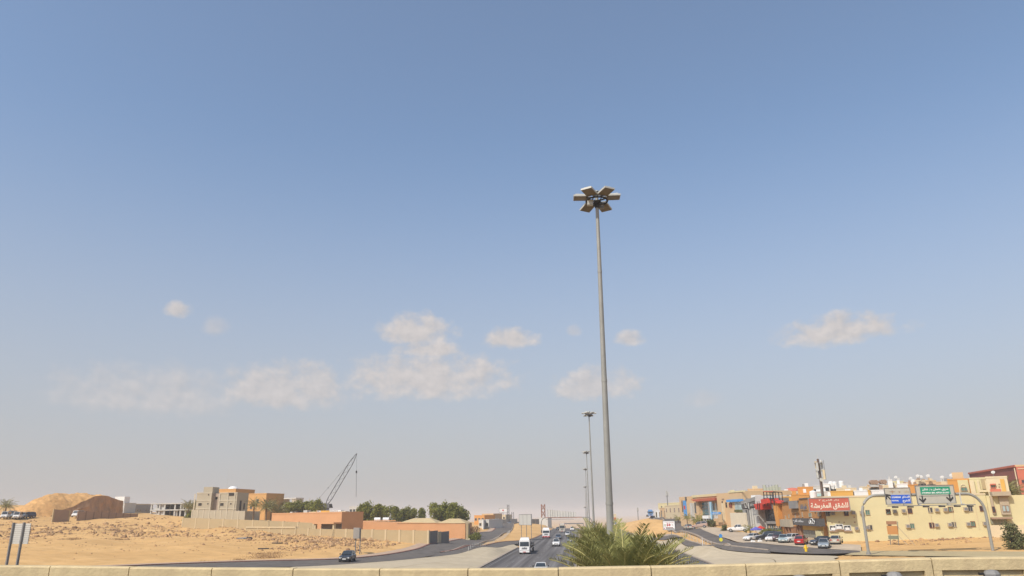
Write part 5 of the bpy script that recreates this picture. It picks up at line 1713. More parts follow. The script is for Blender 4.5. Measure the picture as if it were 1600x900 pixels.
for i, x in enumerate((1204.8, 1209.8, 1215.0, 1220.2)):
    a = f.uw(x, 768); b = f.uw(x + 2.2, 790)
    MB().tube([(a[0], -1.9, a[1]), (b[0], -1.9, b[1])], .11, M['dark'], 5).tube([(a[0], .2, a[1] - .2), (b[0], .2, b[1])], .10, M['dark'], 5).tube([(a[0], -1.9, a[1]), (a[0], .2, a[1] - .2)], .09, M['dark'], 5).build('frame_post', f.root)
for y in (768, 773.5, 779):
    a = f.uw(1204.8 + (y - 768) * .1, y); b = f.uw(1220.2 + (y - 768) * .1, y)
    MB().tube([(a[0], -1.9, a[1]), (b[0], -1.9, b[1])], .09, M['dark'] if y > 768 else M['red'], 5).build('frame_rail', f.root)
for x in (1196.5, 1199.5):
    a = f.uw(x, 783); b = f.uw(x + 1.2, 797)
    MB().tube([(a[0], -2.2, a[1]), (b[0], -2.2, b[1])], .08, M['dark'], 5).build('frame_post', f.root)
o = f.panel('hanging_sign', (1191.8, 796, 1199.3, 804.5), M['midgrey'], -2.6, -2.3)
for y in (798, 800, 802): 
    u0_, u1_, w0_, w1_ = f.rect(1193.3, y, 1198, y + .9)
    MB().box(u0_, u1_, -2.63, -2.602, w0_, w1_, M['lgrey']).build('text_line', o)
f = Fac('white_side_wall', 'plain white gable wall above the red canopy of the glass shop', 'wall', 1187, 222, 1206, 216, py=790)
f.body(8, f.uw(1196, 774.3)[1], M['greywhite'], rim=0)

# ---- charcoal shop with tall columns
f = Fac('charcoal_shop', 'charcoal shop front with deep fascia, pale logo and tall slim columns', 'shop', 1165, 213, 1187.5, 207, py=828)
tz = f.uw(1177, 776.5)[1]
MB().box(0, f.L, .8, 12, -2, tz - .3, M['midgrey']).build('wall', f.root)
quad = [f.uw(1165, 783), f.uw(1187.2, 776)]
MB().hexa([(0, -.6, quad[0][1] - .9), (f.L, -.6, quad[1][1] - .9), (f.L, .79, quad[1][1] - .9), (0, .79, quad[0][1] - .9), (0, -.6, quad[0][1]), (f.L, -.6, quad[1][1]), (f.L, .79, quad[1][1]), (0, .79, quad[0][1])], M['midgrey']).build('cornice', f.root)
fb = f.uw(1177, 794.5)[1]
o = MB().hexa([(0, -.5, fb), (f.L, -.5, fb + .5), (f.L, .78, fb + .5), (0, .78, fb), (0, -.5, quad[0][1] - .902), (f.L, -.5, quad[1][1] - .902), (f.L, .78, quad[1][1] - .902), (0, .78, quad[0][1] - .902)], M['fascia']).build('fascia', f.root)
u, w = f.uw(1168.5, 789)
q = MB(); q.tube([(u + .55 * math.cos(k * PI / 8), -.54, w + .7 * math.sin(k * PI / 8)) for k in range(17)], .1, M['lgrey'], 5).build('ring_logo', o)
u, w = f.uw(1172.5, 789.5)
MB().box(u - .2, u + .2, -.56, -.502, w - .8, w + .6, M['lgrey']).build('bar_logo', o)
f.text(arabic('ستائر'), (1174.5, 786, 1180.5, 790.3), M['lgrey'], -.53, o, bold=.02)
MB().box(0, f.uw(1171.8, 810)[0], -.3, .79, -2, fb - .005, M['midgrey']).build('side_pier', f.root)
for y in (800, 809, 821):
    u0, u1, w0, w1 = f.wsize(1168.2, y, .7, 1.1)
    f.window_uv(u0, u1, w0, w1, M['glass'], M['midgrey'], .06, -.3, False)
u0 = f.uw(1172, 810)[0]
MB().box(u0, f.L - .3, .72, .79, .0, fb - .01, M['glass']).build('glass_front', f.root)
for i, x in enumerate((1174.2, 1177.8, 1181.5, 1185.4)):
    u = f.uw(x, 810)[0]
    MB().box(u - .24, u + .24, -.25, .5, -.5, fb + .2 - .01, M['greywhite'] if i % 2 else M['lgrey']).build('column', f.root)
MB().box(u0, f.L, .3, .71, -.2, 2.2, M['tealglass']).build('entrance', f.root)
MB().box(1.0, 5.2, 2, 2.4, tz - .29, tz + .5, M['white']).build('roof_box', f.root)

# ---- warm beige building with a blue band
f = Fac('beige_shop_building', 'warm beige building with a bright blue band over pale glass and a white wall block', 'building', 1124, 240, 1166.5, 222, py=822)
t1, t2 = f.uw(1137, 770)[1], f.uw(1155, 767.5)[1]
um = f.uw(1143, 790)[0]
MB().box(0, um, .0, 14, -2, t1, M['peachc']).build('left_wing', f.root)
MB().box(um + .003, f.L, -.4, 14, -2, t2, M['peachc']).build('right_wing', f.root)
f.panel('blue_band', (1140.2, 780.2, 1164, 784), M['skyblue'], -1.1, -.405)
u0, u1, w0, w1 = f.rect(1150.5, 784.5, 1163.5, 799.5)
for i in range(3):
    a = u0 + (u1 - u0) * i / 3
    MB().box(a + .07, a + (u1 - u0) / 3 - .07, -.46, -.403, w0, w1, M['paleglass']).build('glass_panel', f.root)
MB().box(u0 + .4, u1 - .6, -.9, -.47, w0 - .1, w0 + .55, M['olive']).build('window_planter', f.root)
f.panel('red_sign', (1142, 786.5, 1146.2, 793), M['redframe'], -.6, -.403)
f.panel('slot_shade', (1128.2, 783, 1129.8, 795), M['shade'], -.05, -.003)
f.panel('slot_shade', (1133.8, 785, 1136, 793), M['shade'], -.05, -.003)
f.panel('slot_shade', (1128.6, 803.5, 1131, 812.5), M['shade'], -.05, -.003)
f.panel('round_pier', (1131.5, 786, 1133.6, 818), M['cream2'], -.6, -.005)
f.panel('upper_vent', (1128.3, 779, 1131.2, 780.6), M['brownwall'], -.15, -.003)
o = f.panel('blue_sign', (1123.3, 799.8, 1137.3, 803.6), M['skyblue'], -2.4, -2.1)
f.text('ALMAHA' if False else arabic('الفرح'), (1125.5, 800.5, 1135, 803), M['white'], -2.44, o, bold=.04)
MB().tube([(f.uw(1131, 801)[0], -2.1, f.uw(1131, 801)[1]), (f.uw(1131, 801)[0], 0, f.uw(1131, 801)[1])], .1, M['steel'], 6).build('sign_arm', f.root)
f.panel('roof_edge', (1140, 767, 1167, 769.2), M['cream'], -.55, -.41)
f2 = Fac('white_wall_block', 'blank white wall block standing before the beige building', 'wall', 1142.5, 222, 1166, 211, py=822)
f2.body(7, f2.uw(1155, 801.2)[1], mat('white wall', (0.60, 0.54, 0.42), .9, .05), rim=0)

# ---- large beige building with the red sloping canopy
f = Fac('beige_mall_building', 'large beige building with red sloping canopy over a tall teal glass entrance', 'building', 1064, 282, 1125.5, 246, py=815)
ta, tb = f.uw(1072, 776)[1], f.uw(1100, 773.2)[1]
ua = f.uw(1081, 790)[0]
MB().box(0, ua, 0, 16, -2, ta, M['peachc']).build('left_wing', f.root)
MB().box(ua + .003, f.L, .6, 16, -2, tb, M['peachc']).build('right_wing', f.root)
MB().box(ua - .1, f.L + .1, .3, .595, tb - .6, tb + .15, M['cream']).build('roof_edge', f.root)
def mp(name, r, m, v0, v1=0.0): return f.panel(name, r, m, v0, v1)
mp('dark_recess', (1083, 785, 1089.5, 802), M['glass'], .5, .597)
mp('white_pillar', (1079.8, 786, 1082.8, 812), M['greywhite'], -.3, .596)
mp('beige_pillar', (1090.2, 782.5, 1094.5, 812), M['peachc'], -.5, .595)
u0, u1, w0, w1 = f.rect(1095, 784.5, 1105.5, 805)
for i in range(3):
    for j in range(4):
        a, b = u0 + (u1 - u0) * i / 3, w0 + (w1 - w0) * j / 4
        MB().box(a + .06, a + (u1 - u0) / 3 - .06, .48, .594, b + .06, b + (w1 - w0) / 4 - .06, M['tealglass']).build('glass_panel', f.root)
P = [f.uw(1085.5, 780.5), f.uw(1124, 777.5), f.uw(1124, 781.8), f.uw(1092, 783.6)]
MB().hexa([(P[3][0], -1.5, P[3][1]), (P[2][0], -1.5, P[2][1]), (P[2][0], .59, P[2][1]), (P[3][0], .59, P[3][1]), (P[0][0], -1.5, P[0][1]), (P[1][0], -1.5, P[1][1]), (P[1][0], .59, P[1][1]), (P[0][0], .59, P[0][1])], mat('rust red canopy', (0.42, 0.10, 0.05), .6)).build('sloping_canopy', f.root)
o = mp('blue_banner', (1069.3, 782, 1073, 806), M['skyblue'], -.35, -.003)
u0, u1, w0, w1 = f.rect(1070, 790, 1072.3, 796)
MB().box(u0, u1, -.38, -.352, w0, w1, M['red']).build('red_motif', o)
mp('dark_edge', (1071.5, 776.5, 1073, 782), M['fascia'], -.3, -.003)
for x in (1066, 1067.8): mp('slot_window', (x - .5, 782, x + .5, 800), M['shade'], -.06, -.003)
for x0, x1 in ((1111.5, 1113.5), (1115.5, 1117.3), (1119.5, 1121.5)):
    mp('pale_glass_strip', (x0, 786, x1, 806), M['paleglass'], .45, .595)
mp('dark_door', (1111, 786, 1113, 797), M['glass'], .35, .44)
mp('door_glass', (1096, 806, 1104, 813), M['glass'], .4, .59)
f3 = Fac('pylon_sign', 'slim pale blue pylon sign in front of the teal glass entrance', 'sign', 1107, 244, 1112, 243, py=815)
u0, u1, w0, w1 = f3.rect(1107.2, 784, 1111.6, 817)
MB().box(u0, u0 + (u1 - u0) * .55, 0, .6, -1, w1, M['midgrey']).build('grey_half', f3.root)
MB().box(u0 + (u1 - u0) * .55 + .003, u1, 0, .6, -1, w1, M['paleblue']).build('blue_half', f3.root)
f3 = Fac('entrance_kiosk', 'white flat roofed porch before the teal glass entrance', 'porch', 1099.5, 246, 1108, 243, py=815)
w = f3.uw(1104, 805.5)[1]
MB().box(-.2, f3.L + .2, -.2, 3, w - .9, w, M['white']).build('roof', f3.root)
for u in (.15, f3.L / 2, f3.L - .15): MB().box(u - .15, u + .15, 0, .3, -.5, w - .902, M['greywhite']).build('post', f3.root)
MB().box(.4, f3.L - .4, 1.4, 1.5, -.3, w - .905, M['glass']).build('door_glass', f3.root)

# ---- far row towards the crest of the road
for (xa, xb, Da, Db, yt, m, lb, nw) in ((1040, 1066, 335, 296, 790.5, 'cream2', 'far cream row of shops left of the big beige building', 4), (1032, 1043, 365, 352, 794.5, 'peachc', 'far tan shop with dark round sign beside the cream row', 2), (1024, 1035, 390, 378, 797.5, 'white', 'far white shop near the crest of the road', 2)):
    f = Fac('far_shop', lb, 'shop', xa, Da, xb, Db)
    tp = f.uw((xa + xb) / 2, yt)[1]
    f.body(10, tp, M[m], base=-4)
    for i in range(nw):
        u = f.L * (i + .5) / nw
        f.window_uv(u - .9, u + .9, tp - 2.2, tp - .9, M['glass'], M['brownwall'], mullion=False)
        f.window_uv(u - 1.2, u + 1.2, .2, 2.6, M['redframe'] if i % 2 else M['glass'], M['cream'], mullion=False)
f = Fac('far_shop', 'distant cream building with roof boxes behind the far row', 'shop', 1030, 430, 1070, 400)
tp = f.uw(1050, 786.5)[1]
f.body(12, tp, M['cream'], base=-4); rows_of_windows(f, 6, tp - 2.4, tp - 1.2, .6)
mast_pole('tall telecom mast above the far cream row', 1047, 767, 330, .28, 'steel', head=True)
mast_pole('thin far telecom mast above the sandy crest', 999, 793, 480, .3, 'steel', head=True)

# ---- houses showing above the shops
def block(name, label, x0, x1, D, ytop, m, nw=0, D1=None, depth=9, gm=None, extra=None, cat='house', rim=.3, wh=(2.0, .9), ww=.5):
    f = Fac(name, label, cat, x0, D, x1, D1 or D, py=ytop)
    tp = f.uw((x0 + x1) / 2, ytop)[1] - (rim or 0)
    f.body(depth, tp, M[m], rim=rim, base=-3)
    rb = random.Random(int(x0 * 10))
    for i in range(rb.randint(1, 3)):        # stair heads, tanks and boxes on the flat roof
        uu = f.L * rb.uniform(.15, .85); ww_, hh_ = min(f.L * .12, rb.uniform(.3, .9)), rb.uniform(.5, 1.3)
        MB().box(uu - ww_, uu + ww_, 1 + i * 1.6, 2.4 + i * 1.6, tp + .002, tp + hh_, M[rb.choice(['white', 'greywhite', m, 'cream2', 'brownwall', 'midgrey'])]).build('roof_box', f.root)
    if nw: rows_of_windows(f, nw, tp - wh[0], tp - wh[1], ww, gm)
    if extra: extra(f, tp)
    return f
block('rear_house', 'long peach cream house behind the blue banded building', 1126, 1170, 262, 770.5, 'cream', 0)
block('rear_house', 'peach cream block rising behind the charcoal shop', 1168, 1206, 258, 763.3, 'peachc', 0)
# pale lattice sign frame on that roof
f = Fac('roof_sign_frame', 'pale greenish rooftop sign frame seen from behind, above the charcoal shop', 'sign frame', 1192, 252, 1221, 252)
M['palegreen'] = mat('pale green sheet', (0.40, 0.42, 0.33), .7, .1)
u0, u1, w0, w1 = f.rect(1192.3, 757.5, 1220.5, 768.2)
for i in range(6):
    a = u0 + (u1 - u0) * i / 6
    MB().box(a + .05, a + (u1 - u0) / 6 - .05, 0, .1, w0, w1 - .25 * ((i * 7) % 4), M['palegreen']).build('sheet_panel', f.root)
    MB().tube([(a, .3, -2), (a, .3, w1)], .09, M['steel'], 5).build('post', f.root)
block('rear_house', 'yellow ochre house front left of the orange block', 1221, 1247, 212, 775.5, 'ochre', 0, rim=.25)
block('rear_house', 'cream house with dark ledge above the ochre front', 1222, 1248, 235, 768, 'cream2', 0, extra=lambda f, tp: MB().box(1.2, f.L - .3, -.5, -.003, tp - .5, tp - .25, M['brownwall']).build('ledge', f.root))
p = at(1238.5, 767.5, 240)
o = thing('red_dome', 'low rust red dome roof left of the tall orange block', 'dome', p)
MB().ball((0, 0, 0), 2.4, M['redlite'], 14, 4, .42, True).tube([(0, 0, -4), (0, 0, -.02)], 2.3, M['peachc'], 14).build('dome', o)
def wboard(f, tp):
    u0, u1, w0, w1 = f.rect(1255, 764, 1259.6, 770)
    MB().box(u0, u1, -.1, -.003, w0, w1, M['white']).build('white_board', f.root)
block('rear_house', 'tall orange block with a white board on its front', 1246, 1270, 205, 760.5, 'orange', 0, extra=wboard)
block('rear_house', 'orange lower block stepping down behind the roof edge', 1236, 1264, 200, 772.5, 'orange', 0, rim=.25)
def teal(f, tp):
    u0, u1, w0, w1 = f.rect(1276.5, 771.5, 1285, 775.5)
    MB().box(u0, u1, -.12, -.003, w0, w1, mat('pale teal print', (0.35, 0.55, 0.55), .7, .3, 2.0)).build('teal_print', f.root)
block('rear_house', 'pale whitish wall with a faded teal print behind the red sign', 1264.5, 1292.5, 186, 767.6, 'greywhite', 0, rim=.2, extra=teal)
tank('white water tank just left of the faded teal print', 1271.3, 778, 182, .75, 1.6)
block('rear_house', 'white house with dark windows just left of the telecom mast', 1270, 1292, 275, 758.5, 'greywhite', 3, ww=.8)
block('rear_house', 'bright white stepped house right behind the telecom mast', 1284, 1296, 262, 755.5, 'white', 1, ww=.8)
block('rear_house', 'white house with cluttered roof right of the mast', 1295, 1308, 268, 758.3, 'white', 2)
for i, (x, y) in enumerate(((1299, 757.5), (1304.5, 758), (1315.5, 759.5))):
    tank(['left small', 'middle small', 'tall slim'][i] + ' roof tank on the skyline right of the telecom mast', x, y + 2, 265, .8, 1.5 + .7 * (i == 2))
block('rear_house', 'ochre yellow wall right behind the red roof sign', 1297, 1332.5, 178, 766.8, 'ochre', 0, rim=.2)
block('rear_house', 'low beige house with roof tanks right of the ochre wall', 1306, 1338, 262, 762.3, 'cream2', 3)
block('rear_house', 'white house with a pink base strip behind the cream roof', 1334, 1356, 196, 766.3, 'white', 0, rim=.25)
block('rear_house', 'second white house with pink base strip, beside the yellow post', 1360, 1385, 196, 765.2, 'white', 0, rim=.25)
block('rear_house', 'narrow ochre house between two white houses', 1355.6, 1359.6, 195.5, 765.5, 'ochre', 0, rim=.2)
block('rear_house', 'beige house with a dark window under the skyline', 1343, 1360, 285, 760, 'cream2', 2, ww=.7)
block('rear_house', 'pinkish beige house carrying a row of tanks', 1355, 1378, 280, 757, 'peachc', 3, ww=.7)
for i, x in enumerate((1362.5, 1365.5, 1368.5, 1378, 1381.5)):
    p = at(x, 757 if x < 1372 else 756.5, 279)
    o = thing('water_tank', ['first', 'second', 'third', 'fourth', 'fifth'][i] + ' of the dark reddish round tanks on the beige skyline', 'water tank', p, 0, 'reddish roof tanks')
    MB().tube([(0, -.7, 0), (0, -.7, 0.01), (0, .7, .01), (0, .7, 0)], .01, M['dark'], 4).tube([(0, -.8, .7), (0, .8, .7)], .72, M['brownwall'], 10).build('drum', o)
    MB().box(-.6, .6, -.6, .6, -.8, -.02, M['greywhite']).build('stand', o)
block('rear_house', 'beige house with four grey windows left of the white tower', 1374, 1402, 262, 757.8, 'cream2', 4, ww=.75, wh=(2.6, .9))
block('rear_house', 'bright white roof stair tower on the skyline', 1386.5, 1393.8, 258, 749.2, 'white', 0, rim=.2)
block('rear_house', 'long white roof wall right of the white tower', 1400.5, 1418, 232, 755.6, 'white', 0, rim=.2)
block('rear_house', 'cream house with a flat top behind the white roof wall', 1395, 1412, 270, 751.5, 'cream', 2)
block('rear_house', 'orange house wall showing between the two gantry signs', 1418.5, 1434, 190, 757, 'orange', 0, rim=.2)
block('rear_house', 'peach house with small roof rooms behind the green sign', 1414, 1440, 262, 753.5, 'peachc', 3)
block('rear_house', 'cream house with rounded roof rooms above the green sign', 1429, 1450, 255, 749.8, 'cream2', 3)
block('rear_house', 'pink topped cream house above the green sign', 1446, 1462, 250, 750.2, 'peachc', 2)
block('rear_house', 'orange roofed house right above the green sign', 1440, 1500, 205, 757.5, 'ochre', 0, rim=.3)
block('rear_house', 'cream skyline house left of the orange villa', 1462, 1484, 248, 752.3, 'peachc', 2)
for i, (x, y, D) in enumerate(((1400, 750.5, 268), (1423.5, 752.5, 260), (1434.5, 748.8, 253), (1439.5, 750, 253), (1450.5, 748.8, 248), (1472.5, 751, 246), (1553, 745.5, 180), (1488, 749.5, 200))):
    dish(['first dish from the left on the right skyline', 'dish above the gap between the gantry signs', 'left of two dishes close together above the green sign', 'right of two dishes close together above the green sign',
          'dish on the pink topped house', 'dish left of the orange villa', 'wide white dish on the cream villa before the red building', 'dish on the roof of the orange villa'][i], x, y, D)
# orange villa
f = Fac('orange_villa', 'orange villa with an arched cream bay and a green window', 'villa', 1481, 181, 1516, 181, py=755)
tp = f.uw(1490, 750.5)[1]
f.body(9, tp, M['orange'], rim=.3)
f.panel('arched_bay', (1498, 750, 1514.5, 776), M['cream'], -.5, -.003)
u0, u1, w0, w1 = f.rect(1502.3, 762, 1510.8, 766.8); f.window_uv(u0, u1, w0, w1, M['greenglass'], M['brownwall'], .1, -.5)
u0, u1, w0, w1 = f.rect(1500, 757, 1513, 774)
MB().tube([((u0 + u1) / 2 + (u1 - u0) / 2 * math.cos(k * PI / 12), -.52, w1 - 1.6 + 1.6 * math.sin(k * PI / 12)) for k in range(13)], .12, M['cream2'], 5).build('arch_moulding', f.root)
MB().box(1.0, 3.0, 1, 4, tp + .302, tp + 1.6, M['peachc']).build('roof_room', f.root)
f = Fac('cream_villa', 'cream villa with shallow wall piers between orange villa and red building', 'villa', 1515.5, 177, 1543, 177, py=755)
tp = f.uw(1530, 748.5)[1]
f.body(9, tp, M['cream'], rim=.3)
for x0, x1 in ((1516.5, 1524), (1528, 1532), (1541, 1543)): f.panel('wall_pier', (x0, 750.5, x1, 776), M['cream2'], -.35, -.003)
f.panel('grey_bay', (1533.5, 748, 1541, 764), M['beigewall'], -.2, -.003)
f.panel('balcony', (1530, 765.5, 1547, 769), M['cream2'], -1.0, -.36)
f = Fac('cream_villa', 'cream villa with a red hooded window and orange side panel', 'villa', 1541.5, 169, 1575, 169, py=755)
tp = f.uw(1555, 746.8)[1]
f.body(9, tp, M['cream2'], rim=.3)
f.window((1548.5, 758, 1554.5, 762), M['greenglass'], M['redlite'], .14)
f.panel('red_hood', (1547.5, 755.8, 1556, 757.6), M['redlite'], -.5, -.003)
f.panel('orange_panel', (1564, 748.5, 1570.5, 768), M['ochre'], -.25, -.003)
f.panel('peach_band', (1547, 764, 1564, 768.5), M['redlite'], -.2, -.003)
for y in (756, 760): f.panel('dark_vent', (1560, y, 1562.5, y + 1.5), M['brownwall'], -.1, -.003)
# big red building, its left face darkened in colour to read as shade
f = Fac('red_building', 'big red building on the right skyline, shade painted into its wall, with pale corner trim', 'building', 1513, 262, 1588, 205, py=735)
w0, w1 = f.uw(1514, 741)[1], f.uw(1587, 729.5)[1]
MB().hexa([(0, 0, -2), (f.L, 0, -2), (f.L, 14, -2), (0, 14, -2), (0, 0, w0), (f.L, 0, w1), (f.L, 14, w1), (0, 14, w0)], M['redwall_shaded']).build('wall', f.root)
MB().hexa([(-.1, -.25, w0 + .002), (f.L + .1, -.25, w1 + .002), (f.L + .1, .3, w1 + .002), (-.1, .3, w0 + .002), (-.1, -.25, w0 + .45), (f.L + .1, -.25, w1 + .45), (f.L + .1, .3, w1 + .45), (-.1, .3, w0 + .45)], M['redlite']).build('roof_edge', f.root)
f2 = Fac('red_building', 'red wing of the skyline building kept in the lit red, cut by the right edge', 'building', 1588.3, 203, 1640, 203, py=735)
tp = f2.uw(1595, 729)[1]
f2.body(9, tp, M['redlite'], rim=.4, rim_m=M['peachc'])
f2.panel('corner_trim', (1588, 731, 1589.6, 770), M['cream2'], -.15, -.003)
f2.panel('white_band', (1589.7, 731, 1640, 732.2), M['cream2'], -.12, -.003)
f2.window((1597, 750.2, 1603, 754), M['glass'], M['redwall_shaded'])

# ---- cream wall building at the right edge
f = Fac('cream_side_building', 'cream building with grey beige pilasters and twin windows at the right edge', 'building', 1545.5, 163.5, 1640, 166, py=800)
tp = f.uw(1560, 774)[1]
t2 = f.uw(1590, 773.5)[1]
f.body(12, tp, M['cream'], rim=0)
M['pil'] = mat('grey beige pilaster', (0.40, 0.33, 0.235), .9, .06)
f.panel('pilaster', (1548.3, 775, 1552, 803), M['pil'], -.35, -.003)
f.panel('pilaster', (1562, 775.5, 1576.5, 804), M['pil'], -.35, -.003)
o = f.panel('slab', (1547.5, 768.2, 1576.5, 774.8), M['pil'], -1.2, .5)
f.panel('painted_slab_shadow', (1560, 774.9, 1575, 776), M['brownwall'], -.9, -.36)  # brown strip painted as the shadow under the slab
for x in (1568.2, 1572.8):
    u0, u1, w0, w1 = f.wsize(x, 794.5, .5, .95)
    f.window_uv(u0, u1, w0, w1, M['paleglass'], M['brownwall'], .07, -.35, False)
f.panel('canopy', (1547, 808.2, 1579, 811), M['brownwall'], -1.3, -.003)
f.panel('grey_window_band', (1547.5, 811.2, 1573, 818.5), mat('dull green band', (0.24, 0.24, 0.17), .7), -.3, -.004)
for x in (1552, 1557, 1562, 1567): f.panel('band_mullion', (x - .3, 811.3, x + .3, 818.4), M['pil'], -.36, -.302)
f.panel('lower_wall', (1546, 820, 1640, 845), M['cream2'], -.6, -.006)
u0, u1, w0, w1 = f.wsize(1551.8, 796, .35, .9); f.window_uv(u0, u1, w0, w1, M['glass'], M['redframe'], .06, -.35, False)

# ---- telecom mast
p = spot(1294, 168)
o = thing('telecom_mast', 'tall brown telecom mast crowded with panel antennas, rising behind the red sign', 'mast', (p.x, p.y, p.z))
h = at(1289, 716.5, 168)[2] - p.z
q = MB()
q.tube([(0, 0, -.5), (0, 0, h)], [.33, .2], mat('rust brown steel', (0.12, 0.075, 0.055), .7), 10)
q.build('pole', o)
MB().tube([(.42, .1, -.5), (.3, .1, h - 1)], .06, M['lgrey'], 5).tube([(-.2, -.25, 1), (-.1, -.2, h - 1)], .05, M['steel'], 5).build('cable_ladder', o)
for i, (a, r, z, s_) in enumerate(((0.3, .75, -1.4, 1.7), (2.2, .6, -1.2, 1.5), (4.0, .7, -1.6, 1.6), (1.2, .5, -3.0, 1.3), (3.4, .55, -3.3, 1.4), (5.4, .95, -3.2, 1.9))):
    cx, cy = math.cos(a) * r, math.sin(a) * r
    MB().box(cx - .2, cx + .2, cy - .14, cy + .14, h + z - s_ / 2, h + z + s_ / 2, M['cream2'] if i % 2 else M['lgrey']).build('panel_antenna', o)
for i, (a, z) in enumerate(((0.8, -2.2), (3.0, -2.3), (4.8, -4.2), (5.9, -.6))):
    c = Vector((math.cos(a) * .55, math.sin(a) * .55, h + z))
    MB().disc(c, (math.cos(a), math.sin(a), 0), .38, .22, M['greywhite'], 12).build('drum_antenna', o)
MB().tube([(0, 0, h - .9), (0, 0, h - .8)], .8, M['steel'], 8).tube([(0, 0, h - 3.9), (0, 0, h - 3.8)], .7, M['steel'], 8).tube([(0, 0, h), (0, 0, h + .9)], .04, M['lgrey'], 5).tube([(1.1, 0, h - 4.2), (1.1, 0, h - .3)], .06, M['steel'], 5).build('antenna_ring', o)
mast_pole('slim black mast with a lantern top, right of the bright white house', 1314.5, 757, 200, .1, 'dark')

# ================================================================== SIGN GANTRIES
def arc(x0, x1, h, r, n=8):
    """inverted U in the x-z plane with rounded corners"""
    P = [(x0, 0, -1.0), (x0, 0, h * .55)]
    for k in range(n + 1):
        a = PI - k * PI / 2 / n
        P.append((x0 + r + r * math.cos(a), 0, h - r * 1.15 + r * 1.15 * math.sin(a)))
    for k in range(n + 1):
        a = PI / 2 - k * PI / 2 / n
        P.append((x1 - r + r * math.cos(a), 0, h - r * 1.15 + r * 1.15 * math.sin(a)))
    return P + [(x1, 0, h * .55), (x1, 0, -1.0)]
f = Fac('sign_gantry', 'curved grey steel gantry carrying a blue and a green road sign over the roadside', 'sign gantry', 1358, 130, 1548, 135, py=862)
hA = f.uw(1452, 772.5)[1]
xa, xb = f.uw(1355, 850)[0], f.uw(1549.5, 850)[0]
P = arc(xa, xb, hA, 2.3)
q = MB()
q.tube(P[:11], [.22, .21] + [.20] * 9, M['galv'], 12); q.build('post', f.root)
q = MB(); q.tube(P[11:], [.20] * (len(P) - 13) + [.21, .22], M['galv'], 12); q.build('post', f.root)
MB().tube([P[10], P[11]], .2, M['galv'], 12).build('beam', f.root)
for x in (xa, xb):
    MB().tube([(x, 0, -.6), (x, 0, .35)], .34, M['midgrey'], 12).build('base_flange', f.root)
# walkway with lamps below the signs
a, b = f.uw(1384, 791.5), f.uw(1518, 786.5)
wz = (a[1] + b[1]) / 2
MB().box(a[0], b[0], -1.5, -.9, wz - .12, wz, M['steel']).build('walkway', f.root)
for x in (1392.5, 1416, 1440, 1464.5, 1488, 1508):
    u = f.uw(x, 789)[0]
    q = MB().box(u - .38, u + .38, -2.1, -1.55, wz - .35, wz - .15, M['dark']).box(u - .06, u + .06, -1.6, -.7, wz - .14, wz - .08, M['steel'])
    q.build('sign_lamp', f.root)
for x in (1410, 1433, 1478, 1500):
    u = f.uw(x, 780)[0]
    MB().box(u - .08, u + .08, -1.2, -.25, wz, wz + .12, M['lgrey']).box(u - .08, u + .08, -.25, -.205, wz, hA + .2, M['lgrey']).build('hanger', f.root)
def gsign(r, nm):
    u0, u1, w0, w1 = f.rect(*r)
    o = MB().box(u0, u1, -.55, -.42, w0, w1, M['signgrey']).build('sign_board', f.root)
    e = .09
    MB().box(u0 - e, u1 + e, -.60, -.40, w1 + .001, w1 + e, M['steel']).box(u0 - e, u1 + e, -.60, -.40, w0 - e, w0 - .001, M['steel']).box(u0 - e, u0 - .001, -.60, -.40, w0, w1, M['steel']).box(u1 + .001, u1 + e, -.60, -.40, w0, w1, M['steel']).build('frame', o)
    return o
def gp(o, name, r, m, v=-.565, t=.014):
    u0, u1, w0, w1 = f.rect(*r)
    return MB().box(u0, u1, v - t, v + .014, w0, w1, m).build(name, o)
def arrow(o, px, py, s_, ang):
    u, w = f.uw(px, py)
    pts = [(-.09, .55), (-.09, -.1), (-.42, .22), (-.52, .02), (0, -.55), (.52, .02), (.42, .22), (.09, -.1), (.09, .55)]
    ca, sa = math.cos(ang), math.sin(ang)
    P = [(u + s_ * (x * ca - z * sa), w + s_ * (x * sa + z * ca)) for x, z in pts]
    q = MB()
    for tri in ((0, 1, 7, 8), (1, 2, 3, 4), (1, 4, 7), (4, 5, 6, 7)):
        q.poly([(P[i][0], -.585, P[i][1]) for i in tri], M['dark'])
    q.build('arrow', o)
s1 = gsign((1382, 763, 1421, 787.5), 'blue')
gp(s1, 'blue_panel', (1390.5, 773.3, 1420.6, 786.5), M['blue'])
f.text('DAMMAM', (1391.6, 775.7, 1405.5, 778.3), M['white'], -.59, s1, bold=.03, res=1)
f.text(arabic('الدمام'), (1408, 774.6, 1419.4, 779.2), M['white'], -.59, s1, bold=.035)
f.text('KHARJ', (1392, 781.3, 1402, 783.9), M['white'], -.59, s1, bold=.03)
f.text(arabic('الخرج'), (1408.5, 780.2, 1419.8, 785.2), M['white'], -.59, s1, bold=.035)
arrow(s1, 1385.8, 776.2, .95, math.radians(218))
f.text('✈', (1389.5, 766.2, 1394.5, 770.8), M['brownwall'], -.59, s1) if False else None
u, w = f.uw(1392, 768.4)      # little aeroplane pictogram
MB().poly([(u - .45, -.58, w), (u, -.58, w + .09), (u + .5, -.58, w), (u, -.58, w - .09)], M['brownwall']).poly([(u - .05, -.582, w + .42), (u + .12, -.582, w + .05), (u + .12, -.582, w - .05), (u - .05, -.582, w - .42), (u + .02, -.582, w)], M['brownwall']).build('aeroplane_symbol', s1)
u, w = f.uw(1403.5, 769)
MB().poly([(u - .16, -.58, w + .1), (u, -.58, w - .14), (u + .16, -.58, w + .1)], M['brownwall']).build('small_symbol', s1)
u, w = f.uw(1415, 768)
